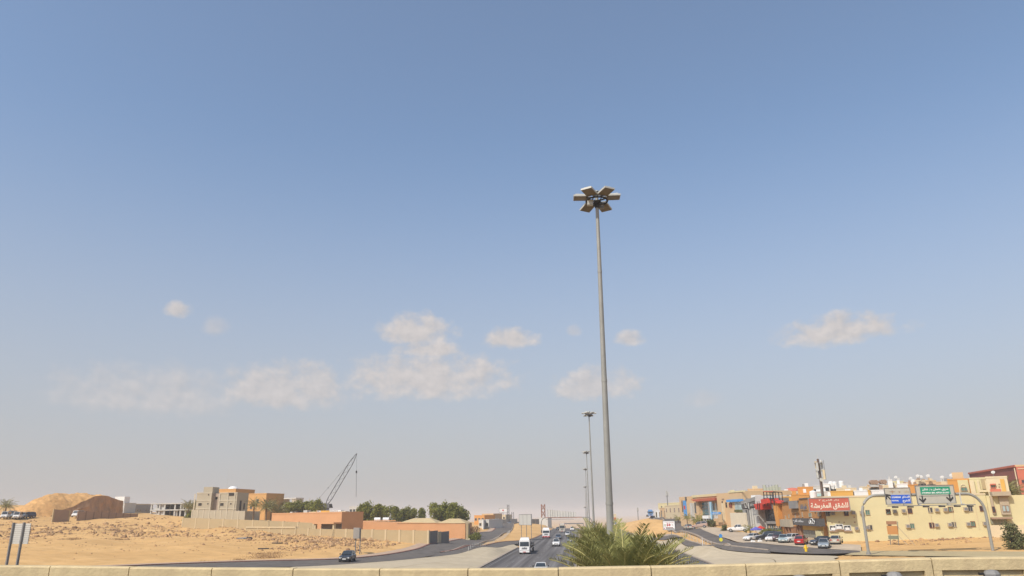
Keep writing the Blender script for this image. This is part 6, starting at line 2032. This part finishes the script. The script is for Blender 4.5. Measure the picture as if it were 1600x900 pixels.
for k in (-1, 0, 1): MB().poly([(u + k * .25 - .09, -.58, w - .15), (u + k * .25 + .09, -.58, w - .15), (u + k * .25 + .09, -.58, w + .15 - abs(k) * .1), (u + k * .25 - .09, -.58, w + .15 - abs(k) * .1)], M['pil']).build('small_symbol', s1)
s2 = gsign((1430.5, 759, 1489, 786.2), 'green')
gp(s2, 'green_panel', (1436, 760.8, 1482.5, 772.6), M['green'])
gp(s2, 'divider', (1434, 774.4, 1486.5, 775.2), M['steel'])
f.text(arabic('طريق عثمان بن عفان'), (1438.5, 761.6, 1479.5, 767.2), M['white'], -.59, s2, bold=.03)
f.text('OTHMAN IBN AFFAN ROAD', (1438, 768.6, 1481, 771.4), M['white'], -.59, s2, bold=.035)
arrow(s2, 1439.5, 780.3, 1.0, 0); arrow(s2, 1482, 778.3, 1.0, 0)

# gantry over the far carriageway, signs seen from behind
f = Fac('sign_gantry', 'far highway gantry with a row of white sign backs on a rusty red beam', 'sign gantry', 845.5, 335, 912, 330, py=820)
h = f.uw(880, 808.5)[1]
a, b = f.uw(845.5, 815)[0], f.uw(925, 815)[0]
P = arc(a, b, h, 2.0)
MB().tube(P, .17, M['steel'], 8).build('post', f.root)
MB().box(f.uw(853, 808)[0], f.uw(909, 808)[0], -.3, .3, h - .16, h + .14, M['rust']).build('beam', f.root)
MB().box(f.uw(854, 811)[0], f.uw(897, 811)[0], -.9, -.5, f.uw(875, 811.6)[1], f.uw(875, 810.9)[1], M['steel']).build('walkway', f.root)
xs = [856.5, 860.5, 864, 867.5, 871.5, 875.5, 880, 884.5, 888.5, 892.5, 896.5, 900.5]
for i in range(len(xs) - 1):
    u0, u1 = f.uw(xs[i], 802)[0], f.uw(xs[i + 1], 802)[0]
    w1 = f.uw(xs[i], 796.5 + .38 * i)[1]
    MB().box(u0 + .05, u1 - .05, -.5, -.38, h + .3, w1, M['greywhite']).build('sign_back', f.root)
    MB().box(u0 - .04, u0 + .04, -.66, -.502, h - .1, w1 + .25, M['midgrey']).build('rib', f.root)
f = Fac('sign_gantry', 'thin farther gantry beam across the highway under the white sign backs', 'sign gantry', 884, 440, 909, 440, py=820)
h = f.uw(895, 818)[1]
MB().box(-1, f.L + 1, -.25, .25, h - .3, h + .3, M['steel']).build('beam', f.root)
for u in (-.8, f.L + .8): MB().tube([(u, 0, -3), (u, 0, h)], .2, M['steel'], 8).build('post', f.root)
mast_pole('rusty red square lattice tower above the left sand bank', 849.8, 788, 430, 1.35, 'rust', lattice=True)
f = Fac('tower_base_wall', 'pale block wall at the foot of the red lattice tower', 'wall', 842, 430, 856, 425)
f.body(3, f.uw(848, 809.5)[1], M['greywhite'], rim=.2, base=-4)
f = Fac('grey_fence', 'grey wall on the sand bank behind the blank billboard', 'wall', 831, 400, 842, 405)
wall_run(f, 831, 842, 811, 811, M['midgrey'], M['grey'], 2, pier=.3)

# totem beyond the palms on the right carriageway side
f = Fac('totem_sign', 'slim orange and white totem sign with a blue disc, seen between palm fronds', 'sign', 959.5, 330, 963.5, 330, py=820)
for i, (ya, yb_, m) in enumerate(((803, 808.5, 'cream2'), (808.5, 814, 'redlite'), (814, 820, 'white'), (820, 826, 'ochre'))):
    w1, w0 = f.uw(961.5, ya)[1], f.uw(961.5, yb_)[1]
    MB().box(.05 * i, f.L - .05 * i, 0, .4, w0 + .01, w1, M[m]).build('sign_section', f.root)
u, w = f.uw(961.5, 816.5)
MB().tube([(u, -.1, w), (u, -.003, w)], .48, M['blue'], 12).build('blue_disc', f.root)

# "50" board on the right sand island
f = billboard('discount_board', 'white roadside board with a big red 50 on the sand island', 1037.2, 814.2, 1055, 827.2, 188, M['white'], (1047.6,), 838, frame=.12, D1=186, lr=.07)
o = f.board
f.text('50', (1042.3, 817.6, 1048.8, 822.6), M['crimson'] if 'crimson' in M else PAINT['crimson'], -.2, o, bold=.05)
f.text('%', (1050, 818.2, 1052.6, 821.5), PAINT['pinkbeige'], -.2, o)
f.text(arabic('خصم خاص'), (1038.8, 815.2, 1053.3, 817.0), PAINT['crimson'], -.2, o, bold=.03)
def fpan(r, m, nm):
    u0, u1, w0, w1 = f.rect(*r)
    MB().box(u0, u1, -.21, -.182, w0, w1, m).build(nm, o)
fpan((1041.2, 823.8, 1052.5, 824.6), M['redframe'], 'dark_stripe')
fpan((1041.2, 825.1, 1054.6, 826.6), M['midgrey'], 'grey_strip')
fpan((1038.4, 824.6, 1039.6, 826.4), PAINT['crimson'], 'red_mark')
fpan((1038.8, 818.6, 1041, 822.6), M['palegreen'], 'pale_mark')

# weathered board by the apartment building
f = Fac('weathered_board', 'weathered brown hoarding on thin legs with two slanting props, before the apartment building', 'hoarding', 1385.5, 149, 1404, 148, py=845)
for r, m, nm in (((1385, 814.2, 1401, 819.6), M['colbrown'], 'top_panel'), ((1386.5, 821.5, 1403, 835.0), M['brownor'], 'main_panel'), ((1388.3, 837, 1404.2, 842.6), mat('grey green board', (0.17, 0.19, 0.14), .8), 'lower_panel')):
    u0, u1, w0, w1 = f.rect(*r); MB().box(u0, u1, -.06, .02, w0, w1, m).build(nm, f.root)
for x, s_ in ((1389.5, 0), (1402, 0)):
    a, b = f.uw(x, 815), f.uw(x + 1.5, 856)
    MB().tube([(a[0], .1, a[1]), (b[0], .1, b[1])], .06, M['steel'], 6).build('leg', f.root)
u0, u1, w0, w1 = f.rect(1387, 819.7, 1402, 821.4); MB().box(u0, u0 + (u1 - u0) * .4, -.03, .0, w0, w1, M['dark']).build('torn_strip', f.root)
for (xa_, ya_, xb_, yb_) in ((1402.5, 823, 1430, 854), (1404.5, 838, 1418.5, 854)):
    a, b = f.uw(xa_, ya_), f.uw(xb_, yb_)
    MB().tube([(a[0], .05, a[1]), (b[0], .6, b[1] - .2)], .05, M['pil'], 6).build('prop', f.root)

# keep-right bollard sign, thin post, yellow hydrants
p = spot(1126, 150)
o = thing('traffic_post', 'traffic post with blue disc over a yellow disc at the island tip', 'traffic sign', p, .2)
MB().tube([(0, 0, -.2), (0, 0, 1.9)], .05, M['steel'], 8).build('post', o)
MB().tube([(0, -.07, 1.75), (0, -.04, 1.75)], .34, M['skyblue'], 16).build('blue_disc', o)
MB().tube([(0, -.08, 1.08), (0, -.04, 1.08)], .33, mat('sign yellow', (.75, .70, .05), .5), 16).build('yellow_disc', o)
p = spot(1097, 160)
o = thing('marker_post', 'thin white marker post on the edge of the right sand island', 'post', p)
MB().tube([(0, 0, -.2), (0, 0, 1.5)], .06, M['white'], 8).tube([(0, 0, 1.5), (0, 0, 1.56)], .08, M['lgrey'], 8).build('post', o)
p = spot(1257, 139)
o = thing('fire_hydrant', 'yellow hydrant pillar by the kerb in front of the red car', 'hydrant', p)
MB().tube([(0, 0, -.2), (0, 0, .75), (0, 0, .95)], [.22, .22, .18], M['yellow'], 12).build('barrel', o)
MB().ball((0, 0, .952), .22, M['yellow'], 10, 3, .8, True).build('cap', o)
MB().tube([(-.36, 0, .62), (.36, 0, .62)], .1, M['yellow'], 8).build('outlet', o)

# railings on the islands: every post a part, joined by rails
def railing(label, pts, h=1.15, gap=3.6):
    P = smooth_line(pts); ln = np.hypot(*np.diff(P, axis=0).T).sum()
    n = int(ln / gap); Q = resample(P, n + 1)
    root = thing('railing', label, 'railing', (Q[0][0], Q[0][1], H(*Q[0])))
    zs = [GZat(*p) for p in Q]
    base = Vector((Q[0][0], Q[0][1], H(*Q[0])))
    pm = MB().tube([(0, 0, -.3), (0, 0, h)], .05, M['lgrey'], 6).mesh('post')
    for p, z in zip(Q, zs):
        o = link('post', pm, root); o.location = (p[0] - base.x, p[1] - base.y, z - base.z)
    for k in (.25, .62, 1.0):
        MB().tube([(p[0] - base.x, p[1] - base.y, z - base.z + h * k - .05) for p, z in zip(Q, zs)], .018, M['lgrey'], 5).build('rail', root)
railing('pale grey bar railing along the left sand island beside the service road', [(-22.2, 152), (-22.6, 175), (-23.8, 215), (-25.6, 262), (-27.6, 300)])
rr_ = ground_line([(1118, 849.5), (1100, 845.5), (1085, 840), (1070, 834)])
railing('low pale railing along the right sand island under the service road', [(p[0] - .9, p[1]) for p in rr_], 1.0, 2.2)

# ================================================================== VEHICLES
def loft_body(q, st, m):
    """st: stations (x, half width, z bottom, z shoulder, z top)"""
    rings = []
    for x, hw, zb, zs, zt in st:
        rings.append([(x, -hw * .88, zb), (x, -hw, zb + (zs - zb) * .3), (x, -hw, zs), (x, -hw * .86, zt), (x, hw * .86, zt), (x, hw, zs), (x, hw, zb + (zs - zb) * .3), (x, hw * .88, zb)])
    q.loft(rings, m)

def car_proto(kind):
    """front towards local +x"""
    D_ = dict(
        sedan=dict(L=4.7, W=1.80, H=1.45, hood=.88, belt=.95, tail=.98, cab=(.78, .12, -1.02, -1.62), nose=.70),
        hatch=dict(L=4.4, W=1.78, H=1.55, hood=.95, belt=1.0, tail=1.02, cab=(.85, .15, -1.55, -2.0), nose=.75),
        suv=dict(L=4.9, W=1.92, H=1.85, hood=1.12, belt=1.18, tail=1.18, cab=(.95, .40, -2.1, -2.38), nose=.95),
        pickup=dict(L=5.2, W=1.85, H=1.78, hood=1.08, belt=1.12, tail=1.12, cab=(.95, .40, -.55, -.75), nose=.92),
        van=dict(L=5.2, W=1.90, H=2.15, hood=1.15, belt=1.2, tail=1.2, cab=(2.0, 1.45, -2.45, -2.55), nose=1.0))[kind]
    L, Wd, Hh = D_['L'], D_['W'] / 2, D_['H']
    root = thing('parked_car', 'x', 'car', (0, 0, -300))
    pm = PAINT['white']
    q = MB()
    x1 = L / 2
    c0, c1, c2, c3 = D_['cab']
    zb = .24 if kind in ('sedan', 'hatch') else .36
    nz = D_['nose']
    loft_body(q, [(x1, Wd * .80, zb + .12, nz * .75, nz * .82), (x1 - .12, Wd * .93, zb, nz * .86, nz), (x1 - .6, Wd * .99, zb, D_['hood'] * .88, D_['hood'] * .97), (c0, Wd, zb - .02, D_['belt'] * .9, D_['belt']),
                  (c3 if c3 > -x1 + .4 else -x1 + .4, Wd, zb - .02, D_['tail'] * .9, D_['tail']), (-x1 + .12, Wd * .95, zb, D_['tail'] * .86, D_['tail'] * .97), (-x1, Wd * .86, zb + .12, D_['tail'] * .8, D_['tail'] * .86)], pm)
    # cabin
    zt0 = D_['belt'] - .03
    wb, wt = Wd * .86, Wd * .70 if kind != 'van' else Wd * .82
    q.hexa([(c3, -wb, zt0), (c0, -wb, zt0), (c0, wb, zt0), (c3, wb, zt0), (c2, -wt, Hh - .03), (c1, -wt, Hh - .03), (c1, wt, Hh - .03), (c2, wt, Hh - .03)], pm)
    q.hexa([(c2 + .02, -wt * .98, Hh - .028), (c1 - .02, -wt * .98, Hh - .028), (c1 - .02, wt * .98, Hh - .028), (c2 + .02, wt * .98, Hh - .028), (c2 + .2, -wt * .8, Hh), (c1 - .25, -wt * .8, Hh), (c1 - .25, wt * .8, Hh), (c2 + .2, wt * .8, Hh)], pm)
    if kind == 'pickup':
        pass
    o = q.build('body', root)
    o.material_slots[0].link = 'OBJECT'; o.material_slots[0].material = pm
    def face(nm, A, B, C, Dd, off, m=M['glass'], ins=.08):
        A, B, C, Dd = map(Vector, (A, B, C, Dd))
        c = (A + B + C + Dd) / 4
        n = (B - A).cross(Dd - A).normalized()
        if n.dot(off) < 0: n = -n
        P = [p + (c - p) * ins * 1.2 + n * .012 for p in (A, B, C, Dd)]
        Pi = [p - n * .04 for p in P]
        MB().hexa(Pi + P, m).build(nm, root)
    ztop = Hh - .03
    face('windscreen', (c0, -wb, zt0 + .05), (c0, wb, zt0 + .05), (c1, wt, ztop), (c1, -wt, ztop), Vector((1, 0, .3)))
    face('rear_window', (c3, -wb, zt0 + .08), (c3, wb, zt0 + .08), (c2, wt, ztop), (c2, -wt, ztop), Vector((-1, 0, .3)), ins=.1)
    for s_ in (-1, 1):
        xm = (c1 + c2) / 2
        for xa, xb in ((c2, xm), (xm, c1)):
            def lp(x, top):   # point on the slanted cabin side
                t0 = c3 + (c0 - c3) * (x - c2) / (c1 - c2)
                return (x, s_ * wt, ztop) if top else (t0, s_ * wb, zt0 + .06)
            face('side_window', lp(xa, 0), lp(xb, 0), lp(xb, 1), lp(xa, 1), Vector((0, s_, .2)), ins=.09)
    r = .33 if kind in ('sedan', 'hatch') else .39
    for sx in (x1 - .85, -x1 + .95):
        for s_ in (-1, 1):
            w_ = MB().disc((sx, s_ * (Wd - .10), r), (0, 1, 0), r, .24, M['tyre'], 14).build('wheel', root)
            MB().disc((sx, s_ * (Wd + .025), r), (0, 1, 0), r * .62, .03, M['rim'], 10).build('rim', w_)
            
    for s_ in (-1, 1):
        MB().box(x1 - .22, x1 - .015, s_ * Wd * .80 - .20, s_ * Wd * .80 + .10 * (1 if s_ < 0 else -1) * 0 + .10, nz * .76, nz * .93, M['lampw']).build('headlight', root) if False else \
            MB().hexa([(x1 - .10, s_ * Wd * .62 - .17, nz * .72), (x1 + .012, s_ * Wd * .62 - .17, nz * .72), (x1 + .012, s_ * Wd * .62 + .17, nz * .72), (x1 - .10, s_ * Wd * .62 + .17, nz * .72), (x1 - .14, s_ * Wd * .62 - .17, nz * .93), (x1 - .06, s_ * Wd * .62 - .17, nz * .93), (x1 - .06, s_ * Wd * .62 + .17, nz * .93), (x1 - .14, s_ * Wd * .62 + .17, nz * .93)], M['lampw']).build('headlight', root)
        tz = D_['tail'] * .80
        MB().box(-x1 - .012, -x1 + .14, s_ * Wd * .66 - .16, s_ * Wd * .66 + .16, tz - .12, tz + .10, M['lampr']).build('tail_light', root)
        MB().box(c0 - .42, c0 - .22, s_ * (Wd + .02), s_ * (Wd + .20), D_['belt'] + .02, D_['belt'] + .18, M['dark']).build('wing_mirror', root)
    MB().box(x1 - .06, x1 + .02, -.26, .26, zb + .16, zb + .30, M['plate']).build('number_plate', root)
    MB().box(-x1 - .02, -x1 + .05, -.26, .26, D_['tail'] * .55, D_['tail'] * .55 + .14, M['plate']).build('number_plate', root)
    MB().box(x1 - .06, x1 + .008, -.45, .45, nz * .60, nz * .82, M['dark']).build('grille', root)
    MB().box(-x1 + .08, x1 - .08, -Wd * .8, Wd * .8, zb - .10, zb + .04, M['dark']).build('underbody', root)
    if kind == 'pickup':
        MB().box(-x1 + .12, c3 - .08, -Wd * .78, Wd * .78, D_['tail'] - .002, D_['tail'] + .012, M['dark']).build('load_bed', root)
        for s_ in (-1, 1):
            MB().box(-x1 + .06, c3 - .05, s_ * Wd * .84 - .05, s_ * Wd * .84 + .05, D_['tail'] - .02, D_['tail'] + .09, pm).build('bed_side', root)
    if kind in ('suv', 'van'):
        for s_ in (-1, 1):
            MB().tube([(c2 + .3, s_ * wt * .85, Hh + .05), (c1 - .4, s_ * wt * .85, Hh + .05)], .025, M['dark'], 5).build('roof_rail', root)
    return root
PROTO = {k: car_proto(k) for k in ('sedan', 'hatch', 'suv', 'pickup', 'van')}
FIRST = set()
def car(kind, colour, label, px, D, head, group=None, name='parked_car', z=None, cat='car'):
    """head: heading in degrees, 0 = away along the highway, 180 = towards us, 90 = to the left"""
    v = ray(px, 840)
    x, y = v.x * D, v.y * D
    zz = H(x, y) + .06 if z is None else z
    rz = math.radians(90 + head)
    o = copy_tree(PROTO[kind], label, (x, y, zz), rz, group)
    o.name = name
    o['category'] = cat
    for ch in o.children:
        if ch.name.split('.')[0] == 'body':
            ch.material_slots[0].link = 'OBJECT'
            ch.material_slots[0].material = PAINT[colour]
        elif ch.name.split('.')[0] == 'bed_side':
            ch.material_slots[0].link = 'OBJECT'; ch.material_slots[0].material = PAINT[colour]
    # sit on the slope of the road
    e = 1.2
    fwd = Vector((math.cos(rz), math.sin(rz)))
    sl_ = (H(x + fwd.x * e, y + fwd.y * e) - H(x - fwd.x * e, y - fwd.y * e)) / (2 * e)
    o.rotation_euler = (0, -math.atan(sl_), rz) if z is None else (0, 0, rz)
    return o
GH = 'traffic on the highway'
ZH = -1.145
car('sedan', 'white', 'white car at the bottom of the highway, cut off by the parapet', 844, 106, 180, GH, 'moving_car', ZH)
car('pickup', 'white', 'white car in the middle lanes, just left of the outstretched palm frond', 869, 196, 180, GH, 'moving_car', ZH)
car('sedan', 'navy', 'small dark blue car ahead of the white one beside the second truck', 872.5, 252, 180, GH, 'moving_car', ZH)
car('sedan', 'white', 'small pale car in the middle of the highway, right of the dark blue car', 887, 285, 180, GH, 'moving_car', ZH)
car('suv', 'darkgreen', 'dark green grey four wheel drive in the lane next to the median', 891.5, 218, 180, GH, 'moving_car', ZH)
car('suv', 'white', 'distant white car at the crest of the highway', 894.5, 372, 180, GH, 'moving_car', ZH)
car('sedan', 'black', 'tiny dark car at the crest beside the left sand bank', 872, 395, 180, GH, 'moving_car', ZH)
car('suv', 'white', 'white car on the far carriageway glimpsed between palm fronds', 966, 290, 0, GH, 'moving_car', ZH)
car('pickup', 'white', 'white pickup on the far carriageway at the right tip of the palms', 1003.5, 178, 0, GH, 'moving_car', ZH)
car('hatch', 'white', 'far white hatchback on the far carriageway by the totem sign', 964, 330, 0, GH, 'moving_car', ZH)
GSV = 'cars on the service roads'
car('hatch', 'black', 'black hatchback turning on the left service road above the parapet', 544.5, 120, 184, GSV, 'moving_car')
car('sedan', 'black', 'small dark car far up the left service road', 797, 400, 175, GSV, 'moving_car')
car('sedan', 'champagne', 'silver beige saloon driving away beside the red 50 board', 1076.5, 222, 8, GSV, 'moving_car')
car('suv', 'pinkbeige', 'pinkish beige four wheel drive turning across in front of the porch', 1094.5, 232, 75, GSV, 'moving_car')
GPK = 'cars parked along the shops'
car('pickup', 'white', 'white pickup parked beyond the little palms by the charcoal shop', 1155, 200, 70, GPK)
car('sedan', 'white', 'white saloon half hidden by the blue and red parasols', 1176.5, 178, 125, GPK)
car('suv', 'black', 'black vehicle parked under the shrubs of the glass shop', 1199, 172, 85, GPK)
car('sedan', 'white', 'white saloon first in the parked row, left of the maroon one', 1206.5, 163, 152, GPK)
car('suv', 'maroon', 'dark maroon four wheel drive between two pale cars in the row', 1216, 161, 162, GPK)
car('sedan', 'teal', 'pale teal saloon in the parked row, right of the maroon one', 1224, 156, 163, GPK)
car('hatch', 'white', 'white estate car parked side on, left of the red car', 1235.5, 156, 128, GPK)
car('hatch', 'red', 'bright red hatchback by the yellow hydrant', 1251.5, 151, -27, GPK)
car('sedan', 'black', 'dark saloon parked behind the slate blue one', 1283, 150, 120, GPK)
car('sedan', 'slate', 'slate blue saloon facing the road before the cream low wall', 1286, 145, 160, GPK)
car('sedan', 'champagne', 'beige silver saloon seen from the rear, nose to the cream wall', 1306, 152, -25, GPK)
GV = 'vans parked by the sand ridge'
def gvan(kind, colour, label, px, py, D, head):
    v = ray(px, py); x, y = v.x * D, v.y * D
    car(kind, colour, label, px, D, head, GV, 'parked_van', GZat(x, y) + .02, 'van')
gvan('van', 'white', 'white van at the left edge, half under the cut off palm', 3, 811, 288, 205)
gvan('van', 'slate', 'grey van between the two white vans on the left', 12.5, 811, 294, 205)
gvan('van', 'white', 'second white van, right of the grey one on the sand', 22, 811, 288, 205)
gvan('suv', 'slate', 'dark grey vehicle just right of the second white van', 29.5, 811, 293, 205)
gvan('suv', 'navy', 'dark vehicle at the right end of the vans by the ridge', 37, 811, 296, 160)
v = ray(116, 812); x, y = v.x * 300, v.y * 300
car('van', 'white', 'white vehicle standing in the gateway of the brown wall', 116, 298, 190, GV, 'parked_van', GZat(x, y) + .1, 'van')
for k in PROTO.values():        # the patterns themselves are not part of the place
    for ch in list(k.children):
        for g2 in list(ch.children): bpy.data.objects.remove(g2)
        bpy.data.objects.remove(ch)
    bpy.data.objects.remove(k)

# ---- lorries
def lorry(name, label, px, D, head, z, cab='white', bumper=None, load='black', trailer=9.0, tall=1.0, long_load=True, group=GH, cat='truck', sc_=1.0):
    v = ray(px, 840); x, y = v.x * D, v.y * D
    r_ = thing(name, label, cat, (x, y, z), math.radians(90 + head), group)
    P = PAINT[cab]
    w = 1.24
    h = 3.1 * tall
    q = MB()
    q.loft([[(1.0, -w, .62), (1.0, w, .62), (1.0, w, h), (1.0, -w, h)][::1], [(2.75, -w, .62), (2.75, w, .62), (2.62, w * .97, h), (2.62, -w * .97, h)]], P)
    q.hexa([(2.752, -w * .96, .75), (2.92, -w * .9, .8), (2.92, w * .9, .8), (2.752, w * .96, .75), (2.752, -w * .96, 1.62), (2.84, -w * .9, 1.58), (2.84, w * .9, 1.58), (2.752, w * .96, 1.62)], P)
    q.build('cab', r_)
    q = MB(); q.hexa([(1.05, -w * .9, h + .002), (2.4, -w * .9, h + .002), (2.4, w * .9, h + .002), (1.05, w * .9, h + .002), (1.1, -w * .8, h + .62), (1.75, -w * .75, h + .55), (1.75, w * .75, h + .55), (1.1, w * .8, h + .62)], P); q.build('roof_deflector', r_)
    q = MB(); q.hexa([(2.66, -w * .86, 1.78), (2.755, -w * .86, 1.78), (2.755, w * .86, 1.78), (2.66, w * .86, 1.78), (2.6, -w * .84, h - .35), (2.68, -w * .84, h - .35), (2.68, w * .84, h - .35), (2.6, w * .84, h - .35)], M['glass']); q.build('windscreen', r_)
    for s_ in (-1, 1):
        MB().box(1.7, 2.5, s_ * w - .01, s_ * w + .012, 1.85, h - .45, M['glass']).build('side_window', r_)
        MB().box(2.35, 2.55, s_ * (w + .10), s_ * (w + .30), 1.8, 2.6, M['dark']).build('wing_mirror', r_)
        MB().box(2.84, 2.94, s_ * .92 - .17, s_ * .92 + .17, .86, 1.08, M['lampw']).build('headlight', r_)
        MB().box(2.9, 2.95, s_ * .55 - .1, s_ * .55 + .1, .58, .70, M['lampw']).build('fog_lamp', r_)
    for i in range(3):
        MB().box(2.87, 2.935, -.62, .62, 1.12 + i * .14, 1.20 + i * .14, M['steel']).build('grille_bar', r_)
    MB().tube([(2.90, 0, 1.48), (2.915, 0, 1.48)], .13, M['steel'], 12).build('badge', r_)
    MB().hexa([(2.6, -w, .40), (2.97, -w * .92, .40), (2.97, w * .92, .40), (2.6, w, .40), (2.6, -w, .74), (2.93, -w * .92, .74), (2.93, w * .92, .74), (2.6, w, .74)], PAINT[bumper] if bumper else P).build('bumper', r_)
    MB().box(2.972, 2.985, -.36, .36, .44, .58, PAINT['crimson']).build('number_plate', r_)
    MB().box(-trailer, 2.5, -.45, .45, .62, .95, M['dark']).build('chassis', r_)
    lm = PAINT[load]
    if long_load:
        q = MB().box(-trailer, .55, -w, w, 1.0, 1.28, lm)
        q.box(.45, .56, -w, w, 1.282, 2.5 * tall, lm)
        for i in range(8):
            xx = -trailer + .2 + i * (trailer + .2) / 8
            for s_ in (-1, 1): q.box(xx, xx + .12, s_ * w - .06, s_ * w + .06, 1.282, 2.1 * tall, lm)
        for s_ in (-1, 1): q.box(-trailer, .44, s_ * w - .04, s_ * w + .04, 1.6, 2.0 * tall, lm)
        q.build('trailer', r_)
        MB().hexa([(-trailer + .3, -1.0, 1.285), (.2, -1.0, 1.285), (.2, 1.0, 1.285), (-trailer + .3, 1.0, 1.285), (-trailer + .8, -.8, 2.2 * tall), (-.3, -.8, 2.3 * tall), (-.3, .8, 2.3 * tall), (-trailer + .8, .8, 2.2 * tall)], M['dark']).build('load', r_)
    else:
        MB().box(-trailer, .6, -w, w, 1.0, 3.5 * tall, lm).build('cargo_body', r_)
    r_.scale = (sc_, sc_, sc_)
    for xx in (1.75, -.2, -trailer + 1.0, -trailer + 2.3):
        for s_ in (-1, 1):
            wl_ = MB().disc((xx, s_ * (w - .16), .5), (0, 1, 0), .5, .32, M['tyre'], 16).build('wheel', r_)
            MB().disc((xx, s_ * (w + .01), .5), (0, 1, 0), .28, .03, M['rim'], 10).build('rim', wl_)
    return r_
lorry('articulated_truck', 'nearest white lorry coming towards us on the highway, dark loaded trailer behind', 820.5, 161, 180, ZH, 'white', None, 'black', 14.5, sc_=.86)
lorry('tipper_truck', 'second lorry, white cab with a red bumper, farther up the highway', 853.5, 262, 182, ZH, 'white', 'crimson', 'black', 6.5, .9)
lorry('flatbed_truck', 'distant lorry at the crest with a red load beside its pale cab', 879, 345, 180, ZH, 'champagne', None, 'crimson', 6.0, 1.0, False)
lorry('box_lorry', 'blue and white lorry at the crest of the right service road', 1018, 392, 182, H(*hit(1018, 807.5)) + .06, 'blue', None, 'white', 6.0, .9, False, GSV)

# ---- parasols over a stall by the charcoal shop, with a person in dark clothes
def parasol(label, px, D, col, r=1.3, h=2.2):
    p = spot(px, D)
    o = thing('parasol', label, 'parasol', p, 0, 'parasols by the parked cars')
    MB().tube([(0, 0, -.1), (0, 0, h + .1)], .03, M['steel'], 6).build('pole', o)
    q = MB()
    n = 8
    for k in range(n):
        a, b = k * 2 * PI / n, (k + 1) * 2 * PI / n
        q.poly([(0, 0, h + .05), (math.cos(a) * r, math.sin(a) * r, h - .5), (math.cos(b) * r, math.sin(b) * r, h - .5)], col)
        q.poly([(math.cos(a) * r, math.sin(a) * r, h - .5), (math.cos(b) * r, math.sin(b) * r, h - .5), (math.cos(b) * r, math.sin(b) * r, h - .68), (math.cos(a) * r, math.sin(a) * r, h - .68)], col)
    q.build('canopy', o)
    MB().tube([(0, 0, -.05), (0, 0, .12)], .3, M['lgrey'], 10).build('base', o)
parasol('purple blue parasol over the white saloon by the shop', 1182.5, 182, mat('purple cloth', (0.12, 0.12, 0.42), .8), 1.3, 2.5)
parasol('red parasol just right of the purple blue one', 1190, 184, M['red'], 1.0, 2.6)
for px, lb in ((1176, 'left pale limewashed kerb stone heap under the parasols'), (1187, 'right pale limewashed kerb stone heap under the parasols')):
    p = spot(px, 168)
    o = thing('kerb_stone', lb, 'stone', p, .3, 'pale stones under the parasols')
    MB().hexa([(-.5, -.3, -.1), (.5, -.3, -.1), (.5, .3, -.1), (-.5, .3, -.1), (-.35, -.2, .4), (.3, -.2, .3), (.35, .2, .35), (-.3, .2, .38)], M['white']).build('stone', o)

# ================================================================== DUSTY AIR
hz = bpy.data.materials.new('haze')
hz.use_nodes = True
hz.node_tree.nodes.clear()
vo = N(hz.node_tree, 'ShaderNodeVolumePrincipled')
vo.inputs['Color'].default_value = (0.78, 0.79, 0.82, 1)
vo.inputs['Density'].default_value = 0.00032
vo.inputs['Anisotropy'].default_value = 0.0
oo = N(hz.node_tree, 'ShaderNodeOutputMaterial')
hz.node_tree.links.new(vo.outputs[0], oo.inputs['Volume'])
q = MB().box(-12000, 12000, -12000, 12000, -34, 46, hz)
tag(q.build('haze'), kind='stuff')
